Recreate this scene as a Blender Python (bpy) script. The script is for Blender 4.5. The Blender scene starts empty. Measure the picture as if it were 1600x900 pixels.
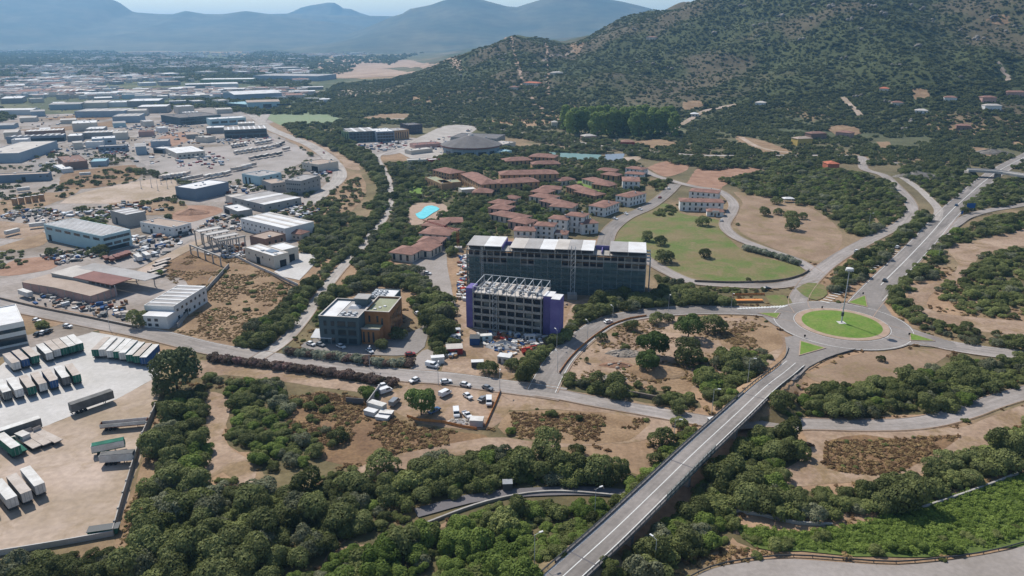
import bpy, bmesh, math, random
import numpy as np
from mathutils import Vector, Matrix
from mathutils.geometry import delaunay_2d_cdt
random.seed(7); RNG = np.random.default_rng(11)
SC = bpy.context.scene; COL = SC.collection

# ------------------------------------------------------------------ camera, sky, sun, exposure
FPX, HORIZON, CAMH = 1150.0, 55.0, 120.0
PITCH = math.atan((450 - HORIZON) / FPX)
cam = bpy.data.objects.new('camera', bpy.data.cameras.new('camera')); COL.objects.link(cam)
cam.location = (0, 0, CAMH); cam.rotation_euler = (math.pi / 2 - PITCH, 0, 0)
cam.data.sensor_width = 36; cam.data.lens = 36 * FPX / 1600
cam.data.clip_start = 1; cam.data.clip_end = 60000
SC.camera = cam
SUN_EL, SUN_AZ = math.radians(48), math.radians(-37)          # azimuth from +Y towards +X
sunv = Vector((math.sin(SUN_AZ) * math.cos(SUN_EL), math.cos(SUN_AZ) * math.cos(SUN_EL), math.sin(SUN_EL)))
w = bpy.data.worlds.new('World'); SC.world = w; w.use_nodes = True
nt = w.node_tree; bg = nt.nodes['Background']; sky = nt.nodes.new('ShaderNodeTexSky')
sky.sky_type = 'NISHITA'; sky.sun_disc = False; sky.sun_elevation = SUN_EL; sky.sun_rotation = SUN_AZ
sky.altitude = 100; sky.air_density = 1.0; sky.dust_density = 0.6; sky.ozone_density = 1.0
nt.links.new(sky.outputs[0], bg.inputs[0]); bg.inputs[1].default_value = 0.105
sl = bpy.data.lights.new('sun', 'SUN'); sl.energy = 4.6; sl.angle = math.radians(0.5); sl.color = (1, .945, .86)
so = bpy.data.objects.new('sun', sl); COL.objects.link(so); so.rotation_euler = sunv.to_track_quat('Z', 'Y').to_euler()
so.location = sunv * 1500
vs = SC.view_settings; vs.view_transform = 'Standard'; vs.look = 'None'; vs.exposure = 0.26; vs.gamma = 1; vs.use_curve_mapping = False
SC.render.engine = 'CYCLES'
cy = SC.cycles; cy.max_bounces = 5; cy.diffuse_bounces = 2; cy.glossy_bounces = 2; cy.transmission_bounces = 3; cy.transparent_max_bounces = 8
cy.volume_bounces = 0; cy.use_denoising = True; cy.sample_clamp_indirect = 4; cy.caustics_reflective = False; cy.caustics_refractive = False

# ------------------------------------------------------------------ terrain
def _hash(ix, iy, s):
    n = (ix.astype(np.int64) * 374761393 + iy.astype(np.int64) * 668265263 + s * 974711) & 0xffffffff
    n = ((n ^ (n >> 13)) * 1274126177) & 0xffffffff
    return ((n ^ (n >> 16)) & 0xffff) / 65535.0
def vnoise(x, y, s=0):
    x = np.asarray(x, float); y = np.asarray(y, float)
    ix = np.floor(x); iy = np.floor(y); fx = x - ix; fy = y - iy
    fx = fx * fx * (3 - 2 * fx); fy = fy * fy * (3 - 2 * fy)
    a = _hash(ix, iy, s); b = _hash(ix + 1, iy, s); c = _hash(ix, iy + 1, s); d = _hash(ix + 1, iy + 1, s)
    return (a + (b - a) * fx) * (1 - fy) + (c + (d - c) * fx) * fy
def fbm(x, y, s=0, o=4):
    r = 0; a = 1; t = 0
    for i in range(o):
        r = r + a * vnoise(x * 2 ** i, y * 2 ** i, s + i); t += a; a *= .5
    return r / t
def sstep(t): t = np.clip(t, 0, 1); return t * t * (3 - 2 * t)
RX = [-900, -420, -280, -139, 0, 139, 278, 445, 700, 1000, 1400, 2600]
RZ = [0, 0, 14, 56, 100, 112, 158, 200, 290, 330, 300, 240]
FX = [-900, -300, 0, 300, 600, 900, 2600]
FY = [1250, 1200, 1080, 1010, 840, 790, 780]
def hill(x, y):
    if y.max() < 770: return np.zeros(np.broadcast(x, y).shape)
    xs = x * 1600 / np.maximum(y, 700)                        # valleys fan out from the plain
    xs = x * .45 + xs * .55
    top = np.interp(xs, RX, RZ); foot = np.interp(x, FX, FY)
    t = (y - foot) / (1720 - foot)
    up = np.clip(t, 0, 1) ** 1.45
    z = top * up
    z = np.where(y > 1720, top * (1 - .35 * sstep((y - 1800) / 1500)), z)
    n = fbm(x / 150, y / 150, 3, 5) - .5
    rug = np.clip(z / 60, 0, 1)
    return np.where(t > 0, np.maximum(z + n * 62 * rug, 0), 0.0)
def ray(px, py):
    dx, dz = (px - 800) / FPX, -(py - 450) / FPX
    c, s = math.cos(PITCH), math.sin(PITCH)
    return dx, c + s * dz, -s + c * dz
def PZ(px, py, z=0.0):
    """the point at height z that the photograph shows at a pixel"""
    d = ray(px, py); t = (z - CAMH) / d[2]
    return Vector((d[0] * t, d[1] * t, z))
def proj(x, y, z):
    c, s = math.cos(PITCH), math.sin(PITCH); v = z - CAMH
    yy = c * y - s * v; zz = s * y + c * v
    return 800 + FPX * x / yy, 450 - FPX * zz / yy
# the raised road that becomes the bridge: pixel, pixel, deck height
BRC = [(1243, 567, .5), (1225, 582, 2.0), (1195, 605, 4.4), (1152, 645, 6.0), (1088, 704, 6.5), (1017, 773, 6.5), (952, 835, 6.5), (880, 900, 6.5), (788, 985, 6.5)]
def catmull(pts, step):
    P = [np.array(p, float) for p in pts]; P = [2 * P[0] - P[1]] + P + [2 * P[-1] - P[-2]]
    out = []
    for i in range(1, len(P) - 2):
        p0, p1, p2, p3 = P[i - 1:i + 3]; n = max(2, int(np.linalg.norm(p2[:2] - p1[:2]) / step))
        for k in range(n):
            t = k / n
            out.append(.5 * ((2 * p1) + (-p0 + p2) * t + (2 * p0 - 5 * p1 + 4 * p2 - p3) * t * t + (-p0 + 3 * p1 - 3 * p2 + p3) * t ** 3))
    out.append(P[-2]); return np.array(out)
BR = catmull([tuple(PZ(a, b, z)) for a, b, z in BRC], 2.5)
NAB = PZ(1172, 627, 5.4); SAB = PZ(912, 870, 6.5)            # abutments
def emb(x, y):
    x = np.asarray(x, float); y = np.asarray(y, float)
    z = np.zeros(np.broadcast(x, y).shape)
    m = (x > -60) & (x < 150) & (y > 60) & (y < 300)
    if not np.any(m): return z
    xx = np.broadcast_to(x, z.shape)[m]; yy = np.broadcast_to(y, z.shape)[m]; r = np.zeros(xx.shape)
    for p in BR[::2]:
        if SAB.y < p[1] < NAB.y: continue
        d = np.hypot(xx - p[0], yy - p[1])
        r = np.maximum(r, np.clip(p[2] - .8 - np.maximum(d - 5.6, 0) * .62, 0, None))
    z[m] = r; return z
def T(x, y):
    x = np.asarray(x, float); y = np.asarray(y, float)
    return hill(x, y) + emb(x, y)
def G(px, py, h=0.0):
    """the point h metres above the terrain that the photograph shows at a pixel"""
    p = PZ(px, py, h) if py > HORIZON + 8 else None
    if p and p.y < 760 and not (-70 < p.x < 160 and p.y < 310): return Vector((p.x, p.y, 0))
    d = ray(px, py); ts = np.geomspace(100, 9000, 900)
    X, Y, Z = d[0] * ts, d[1] * ts, CAMH + d[2] * ts
    g = Z - T(X, Y) - h; k = np.argmax(g < 0)
    if g[k] >= 0: k = len(ts) - 1
    a, b = ts[max(k - 1, 0)], ts[k]
    for _ in range(18):
        m = (a + b) / 2
        if CAMH + d[2] * m - float(T(d[0] * m, d[1] * m)) - h < 0: b = m
        else: a = m
    return Vector((d[0] * b, d[1] * b, float(T(d[0] * b, d[1] * b))))

# ------------------------------------------------------------------ materials
def L(c):
    if isinstance(c, str):
        c = [int(c[i:i + 2], 16) / 255 for i in (0, 2, 4)]
        c = [v / 12.92 if v <= .04045 else ((v + .055) / 1.055) ** 2.4 for v in c]
    return tuple(c) + (1,)
MATS = {}
def mat(name, c, c2=None, scale=.12, fine=1.5, var=.16, rough=.9, spec=.2, metal=0, c3=None):
    if name in MATS: return MATS[name]
    m = bpy.data.materials.new(name); m.use_nodes = True; t = m.node_tree; b = t.nodes['Principled BSDF']
    a = L(c); d = L(c2) if c2 else tuple(v * (1 - var) for v in a[:3]) + (1,)
    geo = t.nodes.new('ShaderNodeNewGeometry')
    n1 = t.nodes.new('ShaderNodeTexNoise'); n1.inputs['Scale'].default_value = scale; n1.inputs['Detail'].default_value = 6; n1.inputs['Roughness'].default_value = .62
    n2 = t.nodes.new('ShaderNodeTexNoise'); n2.inputs['Scale'].default_value = fine; n2.inputs['Detail'].default_value = 3
    for n in (n1, n2): t.links.new(geo.outputs['Position'], n.inputs['Vector'])
    r = t.nodes.new('ShaderNodeMapRange'); r.inputs[1].default_value = .38; r.inputs[2].default_value = .62; t.links.new(n1.outputs['Fac'], r.inputs[0])
    mx = t.nodes.new('ShaderNodeMix'); mx.data_type = 'RGBA'; mx.inputs[6].default_value = a; mx.inputs[7].default_value = d; t.links.new(r.outputs[0], mx.inputs[0])
    r2 = t.nodes.new('ShaderNodeMapRange'); r2.inputs[1].default_value = .3; r2.inputs[2].default_value = .7; r2.inputs[3].default_value = 1 - var; r2.inputs[4].default_value = 1 + var; t.links.new(n2.outputs['Fac'], r2.inputs[0])
    mu = t.nodes.new('ShaderNodeMix'); mu.data_type = 'RGBA'; mu.blend_type = 'MULTIPLY'; mu.inputs[0].default_value = 1
    t.links.new(mx.outputs[2], mu.inputs[6]); t.links.new(r2.outputs[0], mu.inputs[7]); t.links.new(mu.outputs[2], b.inputs['Base Color'])
    if c3:                                                       # weedy stains with ragged edges
        n3 = t.nodes.new('ShaderNodeTexNoise'); n3.inputs['Scale'].default_value = .07; n3.inputs['Detail'].default_value = 9; n3.inputs['Roughness'].default_value = .72; n3.inputs['Distortion'].default_value = .6; t.links.new(geo.outputs['Position'], n3.inputs['Vector'])
        r3 = t.nodes.new('ShaderNodeMapRange'); r3.inputs[1].default_value = .5; r3.inputs[2].default_value = .62; r3.inputs[4].default_value = .75; t.links.new(n3.outputs['Fac'], r3.inputs[0])
        m3 = t.nodes.new('ShaderNodeMix'); m3.data_type = 'RGBA'; m3.inputs[7].default_value = L(c3); t.links.new(r3.outputs[0], m3.inputs[0]); t.links.new(mx.outputs[2], m3.inputs[6]); t.links.new(m3.outputs[2], mu.inputs[6])
    b.inputs['Roughness'].default_value = rough; b.inputs['Specular IOR Level'].default_value = spec; b.inputs['Metallic'].default_value = metal
    MATS[name] = m; return m
def leafmat(name, c1, c2, trans=.3, c3=None):
    m = bpy.data.materials.new(name); m.use_nodes = True; t = m.node_tree; b = t.nodes['Principled BSDF']; o = t.nodes['Material Output']
    oi = t.nodes.new('ShaderNodeObjectInfo'); geo = t.nodes.new('ShaderNodeNewGeometry')
    n = t.nodes.new('ShaderNodeTexNoise'); n.inputs['Scale'].default_value = .9; n.inputs['Detail'].default_value = 3; t.links.new(geo.outputs['Position'], n.inputs['Vector'])
    nb = t.nodes.new('ShaderNodeTexNoise'); nb.inputs['Scale'].default_value = .03; nb.inputs['Detail'].default_value = 2; t.links.new(geo.outputs['Position'], nb.inputs['Vector'])
    ad = t.nodes.new('ShaderNodeMath'); ad.operation = 'MULTIPLY_ADD'; t.links.new(oi.outputs['Random'], ad.inputs[0]); ad.inputs[1].default_value = .75
    s = t.nodes.new('ShaderNodeMath'); s.operation = 'MULTIPLY_ADD'; t.links.new(n.outputs['Fac'], s.inputs[0]); s.inputs[1].default_value = .7; s.inputs[2].default_value = -.35
    s2 = t.nodes.new('ShaderNodeMath'); s2.operation = 'MULTIPLY_ADD'; t.links.new(nb.outputs['Fac'], s2.inputs[0]); s2.inputs[1].default_value = .9; t.links.new(s.outputs[0], s2.inputs[2])
    s3 = t.nodes.new('ShaderNodeMath'); s3.operation = 'ADD'; t.links.new(s2.outputs[0], s3.inputs[0]); s3.inputs[1].default_value = -.33
    t.links.new(s3.outputs[0], ad.inputs[2])
    r = t.nodes.new('ShaderNodeValToRGB'); r.color_ramp.elements[0].color = L(c1); r.color_ramp.elements[1].color = L(c2)
    if c3: e = r.color_ramp.elements.new(.93); e.color = L(c3); r.color_ramp.elements[1].position = .8; r.color_ramp.elements[1].color = L(c2); r.color_ramp.elements[-1].color = L(c3)
    t.links.new(ad.outputs[0], r.inputs[0]); t.links.new(r.outputs[0], b.inputs['Base Color'])
    b.inputs['Roughness'].default_value = .75; b.inputs['Specular IOR Level'].default_value = .15
    tr = t.nodes.new('ShaderNodeBsdfTranslucent'); t.links.new(r.outputs[0], tr.inputs[0])
    ms = t.nodes.new('ShaderNodeMixShader'); ms.inputs[0].default_value = trans
    t.links.new(b.outputs[0], ms.inputs[1]); t.links.new(tr.outputs[0], ms.inputs[2]); t.links.new(ms.outputs[0], o.inputs[0])
    MATS[name] = m; return m
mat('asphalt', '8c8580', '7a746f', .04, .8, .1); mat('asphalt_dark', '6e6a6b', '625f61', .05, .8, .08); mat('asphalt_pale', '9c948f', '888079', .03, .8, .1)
mat('paint_white', 'd8d8d4', None, .3, 2, .1); mat('concrete', 'a9a59f', '96918b', .2, 2, .08); mat('concrete_pale', 'bfbbb7', 'aeaaa5', .05, .6, .07)
mat('kerb', 'a58f80', '98836f', .3, 2, .08); mat('dirt', 'a18b78', '836d5a', .05, .7, .18, c3='7c6849'); mat('dirt_pale', 'ae9c8e', '94836f', .03, .5, .13, c3='8f7d66')
mat('dirt_red', '9a7a66', '846450', .08, .7, .14); mat('dry_grass', '927a60', '7a634b', .09, 1.1, .18); mat('brown_scrub', '6d5540', '83694c', .08, .9, .25)
mat('dry_field', '947e6a', '806b57', .05, .8, .14, c3='766847'); mat('lawn', '5a6a33', '76694a', .045, .8, .14, c3='7f6f54'); mat('lawn_bright', '5a782c', '6b7e38', .16, 1, .16, c3='707a42'); mat('turf', '71815f', '7b8568', .05, .5, .05)
mat('yard', '9a918b', '75695c', .022, .4, .16); mat('gravel_road', 'a9a29b', '989089', .06, .6, .08)
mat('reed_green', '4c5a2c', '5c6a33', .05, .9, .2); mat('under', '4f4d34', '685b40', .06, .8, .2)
mat('white_wall', 'd9d7d3', None, .15, 1.5, .06); mat('cream_wall', 'cfc5b6', None, .15, 1.5, .08); mat('grey_wall', '9a9894', None, .15, 1.5, .08); mat('blue_wall', '9aa7b1', None, .15, 1.5, .06)
mat('teal_wall', 'a9c3c8', None, .15, 1.5, .06); mat('steel_blue', '74818f', None, .12, 1.5, .06); mat('pink_wall', 'b9968b', None, .15, 1.5, .1); mat('tan_wall', 'b08c68', None, .15, 1.5, .08)
mat('orange_wall', 'a5744f', '966843', .3, 2, .08); mat('slate_wall', '59666b', None, .3, 2, .08); mat('yellow_wall', 'c2a860', None, .3, 2, .08); mat('green_wall', '8b9a70', None, .3, 2, .08)
mat('brown_wall', '8a6f62', None, .3, 2, .1); mat('dark_wall', '4d4a52', None, .3, 2, .1); mat('shell_concrete', 'a5a099', '8d8882', .3, 2, .1); mat('purple', '756b9f', '665c92', .3, 2, .06); mat('red_paint', 'a23a30', None, .3, 2, .1)
mat('roof_white', 'd6d6d6', 'c4c2c0', .1, 1.5, .05); mat('roof_grey', 'a6a3a1', '94908d', .1, 1.5, .07); mat('roof_pale', 'bdb7b0', 'aca59e', .1, 1.5, .06); mat('roof_tan', 'a8988b', '9a897c', .1, 1.5, .07)
mat('roof_brown', '86695e', '765a50', .1, 1.5, .1); mat('roof_red', '86625b', '775650', .1, 1.5, .1); mat('terracotta', '8e6c60', '785a50', .25, 2, .16); mat('terracotta_bright', 'b96f55', 'a35f48', .25, 2, .14)
mat('roof_blue', '8fb0b8', None, .1, 1.5, .06); mat('roof_dark', '6d6a69', '5f5c5c', .1, 1.5, .08); mat('roof_green', '93967f', '87896f', .2, 1.5, .06)
mat('glass', (.03, .045, .055), None, .4, 2, .2, rough=.12, spec=.6); mat('dark', (.025, .027, .03), None, .4, 2, .2, rough=.8); mat('tyre', (.02, .02, .021), None, .4, 3, .2)
mat('steel', '8d9093', None, .4, 3, .1, rough=.45, spec=.5); mat('steel_dark', '4d5052', None, .4, 3, .1, rough=.6); mat('galv', 'b3b6b8', None, .4, 3, .08, rough=.5, spec=.4)
mat('car_white', 'dadada', None, .4, 2, .03, rough=.3, spec=.5); mat('car_grey', '7d8084', None, .4, 2, .03, rough=.3, spec=.5); mat('car_black', '222427', None, .4, 2, .03, rough=.25, spec=.5)
mat('car_red', '8e2620', None, .4, 2, .05, rough=.3, spec=.5); mat('car_blue', '33587e', None, .4, 2, .05, rough=.3, spec=.5)
mat('tarp_green', '2f6a58', '285a4b', .4, 2, .1); mat('tarp_blue', '31507c', None, .4, 2, .1); mat('box_white', 'd2d0cc', 'bcb8b2', .3, 2, .06); mat('box_tan', 'b9afa6', 'a99d92', .3, 2, .08); mat('box_grey', '6f6e6c', '5f5e5c', .4, 2, .1)
mat('orange_mesh', 'cf8a50', None, .4, 2, .1); mat('bark', '5a4a3c', None, .6, 3, .2); mat('stone_wall', '7d7267', '6a5f55', .4, 2, .15); mat('rock', '857f77', '6c665e', .1, .7, .15); mat('rust', '7d4f3c', '643e30', .3, 2, .15)
mat('sign_blue', '2c5a94', None, .4, 2, .05); mat('rubble', 'a39a8f', '857b70', .3, 1.2, .2); mat('wood', '8a6b4c', None, .3, 2, .15); mat('court', '6c8785', '62807f', .1, 1, .06); mat('far_tan', 'a78f7c', '937b68', .01, .1, .1)
leafmat('leaf_oak', '464c29', '868c58', .34); leafmat('leaf_pine', '455628', '718448', .28); leafmat('leaf_mastic', '545c30', '8f955b', .34); leafmat('leaf_light', '586a2e', '87974e', .38)
leafmat('leaf_euc', '3b472c', '646c48', .3); leafmat('leaf_oleander', '524a3c', '7f685f', .3, '947272'); leafmat('leaf_oleander_white', '59634b', 'a3a691', .3, 'c8c6ba')
leafmat('leaf_dry', '70593f', '937757', .3); leafmat('leaf_straw', '86704c', 'a98f66', .25); leafmat('leaf_reed', '5e7330', '90a252', .4); leafmat('leaf_hill', '4b5330', '7a7f51', .5)
leafmat('leaf_poplar', '647838', '93a357', .4); leafmat('leaf_grey', '51553c', '8e9072', .3)
# water of the swimming pool
pm = mat('pool_water', '4fc0c4', '66cfd0', .3, 2, .05, rough=.1, spec=.5)
def wear(m):
    """lengthwise wheel wear and patching on a carriageway, in the road's own coordinates"""
    t = m.node_tree; b = t.nodes['Principled BSDF']; src = b.inputs['Base Color'].links[0].from_socket; N = t.nodes.new; K = t.links.new
    uv = N('ShaderNodeUVMap'); uv.uv_map = 'lane'; mp = N('ShaderNodeMapping'); mp.inputs['Scale'].default_value = (.75, .035, 1); K(uv.outputs[0], mp.inputs[0])
    n = N('ShaderNodeTexNoise'); n.inputs['Scale'].default_value = 1.0; n.inputs['Detail'].default_value = 4; K(mp.outputs[0], n.inputs['Vector'])
    r = N('ShaderNodeMapRange'); r.inputs[1].default_value = .3; r.inputs[2].default_value = .7; r.inputs[3].default_value = .78; r.inputs[4].default_value = 1.14; K(n.outputs['Fac'], r.inputs[0])
    v = N('ShaderNodeTexVoronoi'); v.inputs['Scale'].default_value = 1; mp2 = N('ShaderNodeMapping'); mp2.inputs['Scale'].default_value = (.3, .07, 1); K(uv.outputs[0], mp2.inputs[0]); K(mp2.outputs[0], v.inputs['Vector'])
    sp = N('ShaderNodeSeparateColor'); K(v.outputs['Color'], sp.inputs[0]); r2 = N('ShaderNodeMapRange'); r2.inputs[1].default_value = .8; r2.inputs[2].default_value = .84; r2.inputs[3].default_value = 1; r2.inputs[4].default_value = .84; K(sp.outputs[0], r2.inputs[0])
    q = N('ShaderNodeMath'); q.operation = 'MULTIPLY'; K(r.outputs[0], q.inputs[0]); K(r2.outputs[0], q.inputs[1])
    mu = N('ShaderNodeMix'); mu.data_type = 'RGBA'; mu.blend_type = 'MULTIPLY'; mu.inputs[0].default_value = 1; K(src, mu.inputs[6]); K(q.outputs[0], mu.inputs[7]); K(mu.outputs[2], b.inputs['Base Color'])
for k_ in ('asphalt', 'asphalt_pale', 'gravel_road'):
    MATS[k_ + '_lane'] = MATS[k_].copy(); wear(MATS[k_ + '_lane'])
def netmat():
    m = bpy.data.materials.new('scaffold_net'); m.use_nodes = True; t = m.node_tree; b = t.nodes['Principled BSDF']
    b.inputs['Base Color'].default_value = L('587072'); b.inputs['Roughness'].default_value = .9
    tp = t.nodes.new('ShaderNodeBsdfTransparent'); ms = t.nodes.new('ShaderNodeMixShader'); ms.inputs[0].default_value = .6
    t.links.new(b.outputs[0], ms.inputs[1]); t.links.new(tp.outputs[0], ms.inputs[2]); t.links.new(ms.outputs[0], t.nodes['Material Output'].inputs[0])
    MATS['scaffold_net'] = m
netmat()

# ------------------------------------------------------------------ object helpers
def put(name, me, parent=None, loc=(0, 0, 0), rz=0.0, label=None, cat=None, group=None, kind=None):
    o = bpy.data.objects.new(name, me); COL.objects.link(o); o.location = loc
    if rz: o.rotation_euler = (0, 0, rz)
    if parent: o.parent = parent
    if label: o['label'] = label
    if cat: o['category'] = cat
    if group: o['group'] = group
    if kind: o['kind'] = kind
    return o
def mesh(name, v, f, m, idx=None, smooth=False):
    me = bpy.data.meshes.new(name); me.from_pydata([tuple(p) for p in v], [], [tuple(q) for q in f])
    for x in (m if isinstance(m, (list, tuple)) else [m]): me.materials.append(MATS[x])
    if idx is not None: me.polygons.foreach_set('material_index', idx)
    if smooth: me.polygons.foreach_set('use_smooth', [True] * len(f))
    me.update(); return me
BOXF = [(0, 3, 2, 1), (4, 5, 6, 7), (0, 1, 5, 4), (1, 2, 6, 5), (2, 3, 7, 6), (3, 0, 4, 7)]
def boxv(x0, x1, y0, y1, z0, z1): return [(x0, y0, z0), (x1, y0, z0), (x1, y1, z0), (x0, y1, z0), (x0, y0, z1), (x1, y0, z1), (x1, y1, z1), (x0, y1, z1)]
_bc = {}
def box(name, parent, x0, x1, y0, y1, z0, z1, m, sub=None):
    """an axis-aligned block in its thing's own axes; equal blocks share their mesh; sub: the part it is a piece of"""
    d = (round(x1 - x0, 3), round(y1 - y0, 3), round(z1 - z0, 3), m)
    if d not in _bc: _bc[d] = mesh(name, boxv(0, d[0], 0, d[1], 0, d[2]), BOXF, m)
    p = Vector((x0, y0, z0))
    if sub: return put(name, _bc[d], sub, p - Vector(sub.location))
    return put(name, _bc[d], parent, p)
def multi(name, parent, boxes, m, loc=(0, 0, 0)):
    v = []; f = []
    for b in boxes:
        k = len(v); v += boxv(*b); f += [tuple(i + k for i in q) for q in BOXF]
    return put(name, mesh(name, v, f, m), parent, loc)
def tube(pts, r, n=6, v=None, f=None):
    v = [] if v is None else v; f = [] if f is None else f
    rs = r if isinstance(r, (list, tuple)) else [r] * len(pts); k0 = len(v)
    for i, p in enumerate(pts):
        p = Vector(p); a = Vector(pts[max(i - 1, 0)]); b = Vector(pts[min(i + 1, len(pts) - 1)]); d = (b - a).normalized()
        u = d.orthogonal().normalized(); w_ = d.cross(u)
        for k in range(n):
            t = 2 * math.pi * k / n; v.append(p + (u * math.cos(t) + w_ * math.sin(t)) * rs[i])
    for i in range(len(pts) - 1):
        for k in range(n):
            a = k0 + i * n + k; b = k0 + i * n + (k + 1) % n; f.append((a, b, b + n, a + n))
    f.append(tuple(range(k0 + n - 1, k0 - 1, -1))); f.append(tuple(range(k0 + (len(pts) - 1) * n, k0 + len(pts) * n)))
    return v, f

# raster of ground where nothing may grow (1 m cells)
MX0, MY0, MW, MH = -560, 80, 1500, 1120
MASK = np.zeros((MH, MW), bool); SOFT = np.zeros((MH, MW), bool)
def inpoly(px, py, poly):
    ins = np.zeros(px.shape, bool); n = len(poly)
    for i in range(n):
        x1, y1 = poly[i][0], poly[i][1]; x2, y2 = poly[(i + 1) % n][0], poly[(i + 1) % n][1]
        if y1 == y2: continue
        c = ((y1 > py) != (y2 > py)) & (px < (x2 - x1) * (py - y1) / (y2 - y1) + x1)
        ins ^= c
    return ins
def block(poly, grow=0.0, M=None):
    M = MASK if M is None else M
    p = np.array([(q[0], q[1]) for q in poly], float)
    if grow: c = p.mean(0); d = p - c; p = c + d * (1 + grow / np.maximum(np.linalg.norm(d, axis=1, keepdims=True), .1))
    x0, y0 = np.floor(p.min(0)).astype(int); x1, y1 = np.ceil(p.max(0)).astype(int) + 1
    x0 = max(x0, MX0); y0 = max(y0, MY0); x1 = min(x1, MX0 + MW); y1 = min(y1, MY0 + MH)
    if x0 >= x1 or y0 >= y1: return
    X, Y = np.meshgrid(np.arange(x0, x1) + .5, np.arange(y0, y1) + .5)
    M[y0 - MY0:y1 - MY0, x0 - MX0:x1 - MX0] |= inpoly(X, Y, p)
def blocked(x, y, M=None):
    M = MASK if M is None else M
    i = np.clip((y - MY0).astype(int), 0, MH - 1); j = np.clip((x - MX0).astype(int), 0, MW - 1)
    out = (x < MX0) | (x >= MX0 + MW) | (y < MY0) | (y >= MY0 + MH)
    return M[i, j] & ~out

# ------------------------------------------------------------------ ground sheet
def ground_material():
    m = bpy.data.materials.new('open_country'); m.use_nodes = True; t = m.node_tree; b = t.nodes['Principled BSDF']; N = t.nodes.new; K = t.links.new
    geo = N('ShaderNodeNewGeometry'); at = N('ShaderNodeAttribute'); at.attribute_name = 'cover'
    n = N('ShaderNodeTexNoise'); n.inputs['Scale'].default_value = .5; n.inputs['Detail'].default_value = 5; n.inputs['Roughness'].default_value = .7; K(geo.outputs['Position'], n.inputs['Vector'])
    n2 = N('ShaderNodeTexNoise'); n2.inputs['Scale'].default_value = .04; n2.inputs['Detail'].default_value = 6; n2.inputs['Roughness'].default_value = .65; K(geo.outputs['Position'], n2.inputs['Vector'])
    r = N('ShaderNodeMapRange'); r.inputs[1].default_value = .3; r.inputs[2].default_value = .7; r.inputs[3].default_value = .75; r.inputs[4].default_value = 1.25; K(n.outputs['Fac'], r.inputs[0])
    r2 = N('ShaderNodeMapRange'); r2.inputs[1].default_value = .3; r2.inputs[2].default_value = .7; r2.inputs[3].default_value = .72; r2.inputs[4].default_value = 1.28; K(n2.outputs['Fac'], r2.inputs[0])
    mm = N('ShaderNodeMath'); mm.operation = 'MULTIPLY'; K(r.outputs[0], mm.inputs[0]); K(r2.outputs[0], mm.inputs[1])
    mu = N('ShaderNodeMix'); mu.data_type = 'RGBA'; mu.blend_type = 'MULTIPLY'; mu.inputs[0].default_value = 1; K(at.outputs['Color'], mu.inputs[6]); K(mm.outputs[0], mu.inputs[7])
    K(mu.outputs[2], b.inputs['Base Color']); b.inputs['Roughness'].default_value = .95; b.inputs['Specular IOR Level'].default_value = .1
    MATS['open_country'] = m
ground_material()
NR, NC = 560, 460
rr = np.geomspace(40, 17000, NR); aa = np.radians(np.linspace(-68, 68, NC))
RR, AA = np.meshgrid(rr, aa, indexing='ij'); GX, GY = RR * np.sin(AA), RR * np.cos(AA); GZ = T(GX, GY)
def lin(c): return np.array(L(c)[:3])
def cover(x, y, z):
    """land cover colour: scrub and dry grass near by, fields and built-up land on the far plain, maquis on the hill"""
    c = np.empty(x.shape + (3,)); a = fbm(x / 30, y / 30, 21, 4)[..., None]
    c[:] = lin('85735c') + (lin('6b6147') - lin('85735c')) * sstep((a - .35) / .3)
    d = sstep((fbm(x / 90, y / 90, 31, 4) - .5) / .12)[..., None]; c = c + (lin('9d8068') - c) * d * .7
    hz = np.clip(z / 25, 0, 1)[..., None]
    hb = sstep((fbm(x / 120, y / 120, 41, 5) - .5) / .14)[..., None]
    hc = lin('474d31') + (lin('585140') - lin('474d31')) * hb
    c = c + (hc - c) * hz
    rt = (sstep((y - 470) / 120) * sstep((x - 40) / 120))[..., None] * (1 - hz); c = c + (lin('5f5a44') - c) * rt * .75
    # plain
    far = sstep((np.hypot(x, y) - 700) / 500)[..., None] * (1 - hz)
    u = x * .8 + y * .6; v_ = -x * .6 + y * .8
    cell = _hash(np.floor(u / 170 + vnoise(x / 200, y / 200, 5) * .6), np.floor(v_ / 120 + vnoise(x / 200, y / 200, 9) * .6), 77)[..., None]
    fc = np.where(cell < .58, lin('46523a'), np.where(cell < .78, lin('60644a'), np.where(cell < .93, lin('a08468'), lin('8e857c'))))
    c = c + (fc - c) * far * .9
    return np.clip(c, 0, 1)
ii = np.arange(NR * NC).reshape(NR, NC)
gf = np.stack([ii[:-1, :-1], ii[:-1, 1:], ii[1:, 1:], ii[1:, :-1]], -1).reshape(-1, 4)[:, ::-1]
me = bpy.data.meshes.new('ground'); gv = np.stack([GX, GY, GZ], -1).reshape(-1, 3)
me.vertices.add(len(gv)); me.vertices.foreach_set('co', gv.ravel())
me.loops.add(gf.size); me.loops.foreach_set('vertex_index', gf.ravel()); me.polygons.add(len(gf))
me.polygons.foreach_set('loop_start', np.arange(0, gf.size, 4)); me.polygons.foreach_set('loop_total', np.full(len(gf), 4))
me.update(calc_edges=True); me.polygons.foreach_set('use_smooth', np.ones(len(gf), bool))
ca = me.attributes.new('cover', 'FLOAT_COLOR', 'POINT'); cc = np.ones((len(gv), 4)); cc[:, :3] = cover(GX, GY, GZ).reshape(-1, 3); ca.data.foreach_set('color', cc.ravel())
me.materials.append(MATS['open_country'])
put('ground', me, kind='structure', label='scrubby dry ground of the plain and hillside', cat='ground')

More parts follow.
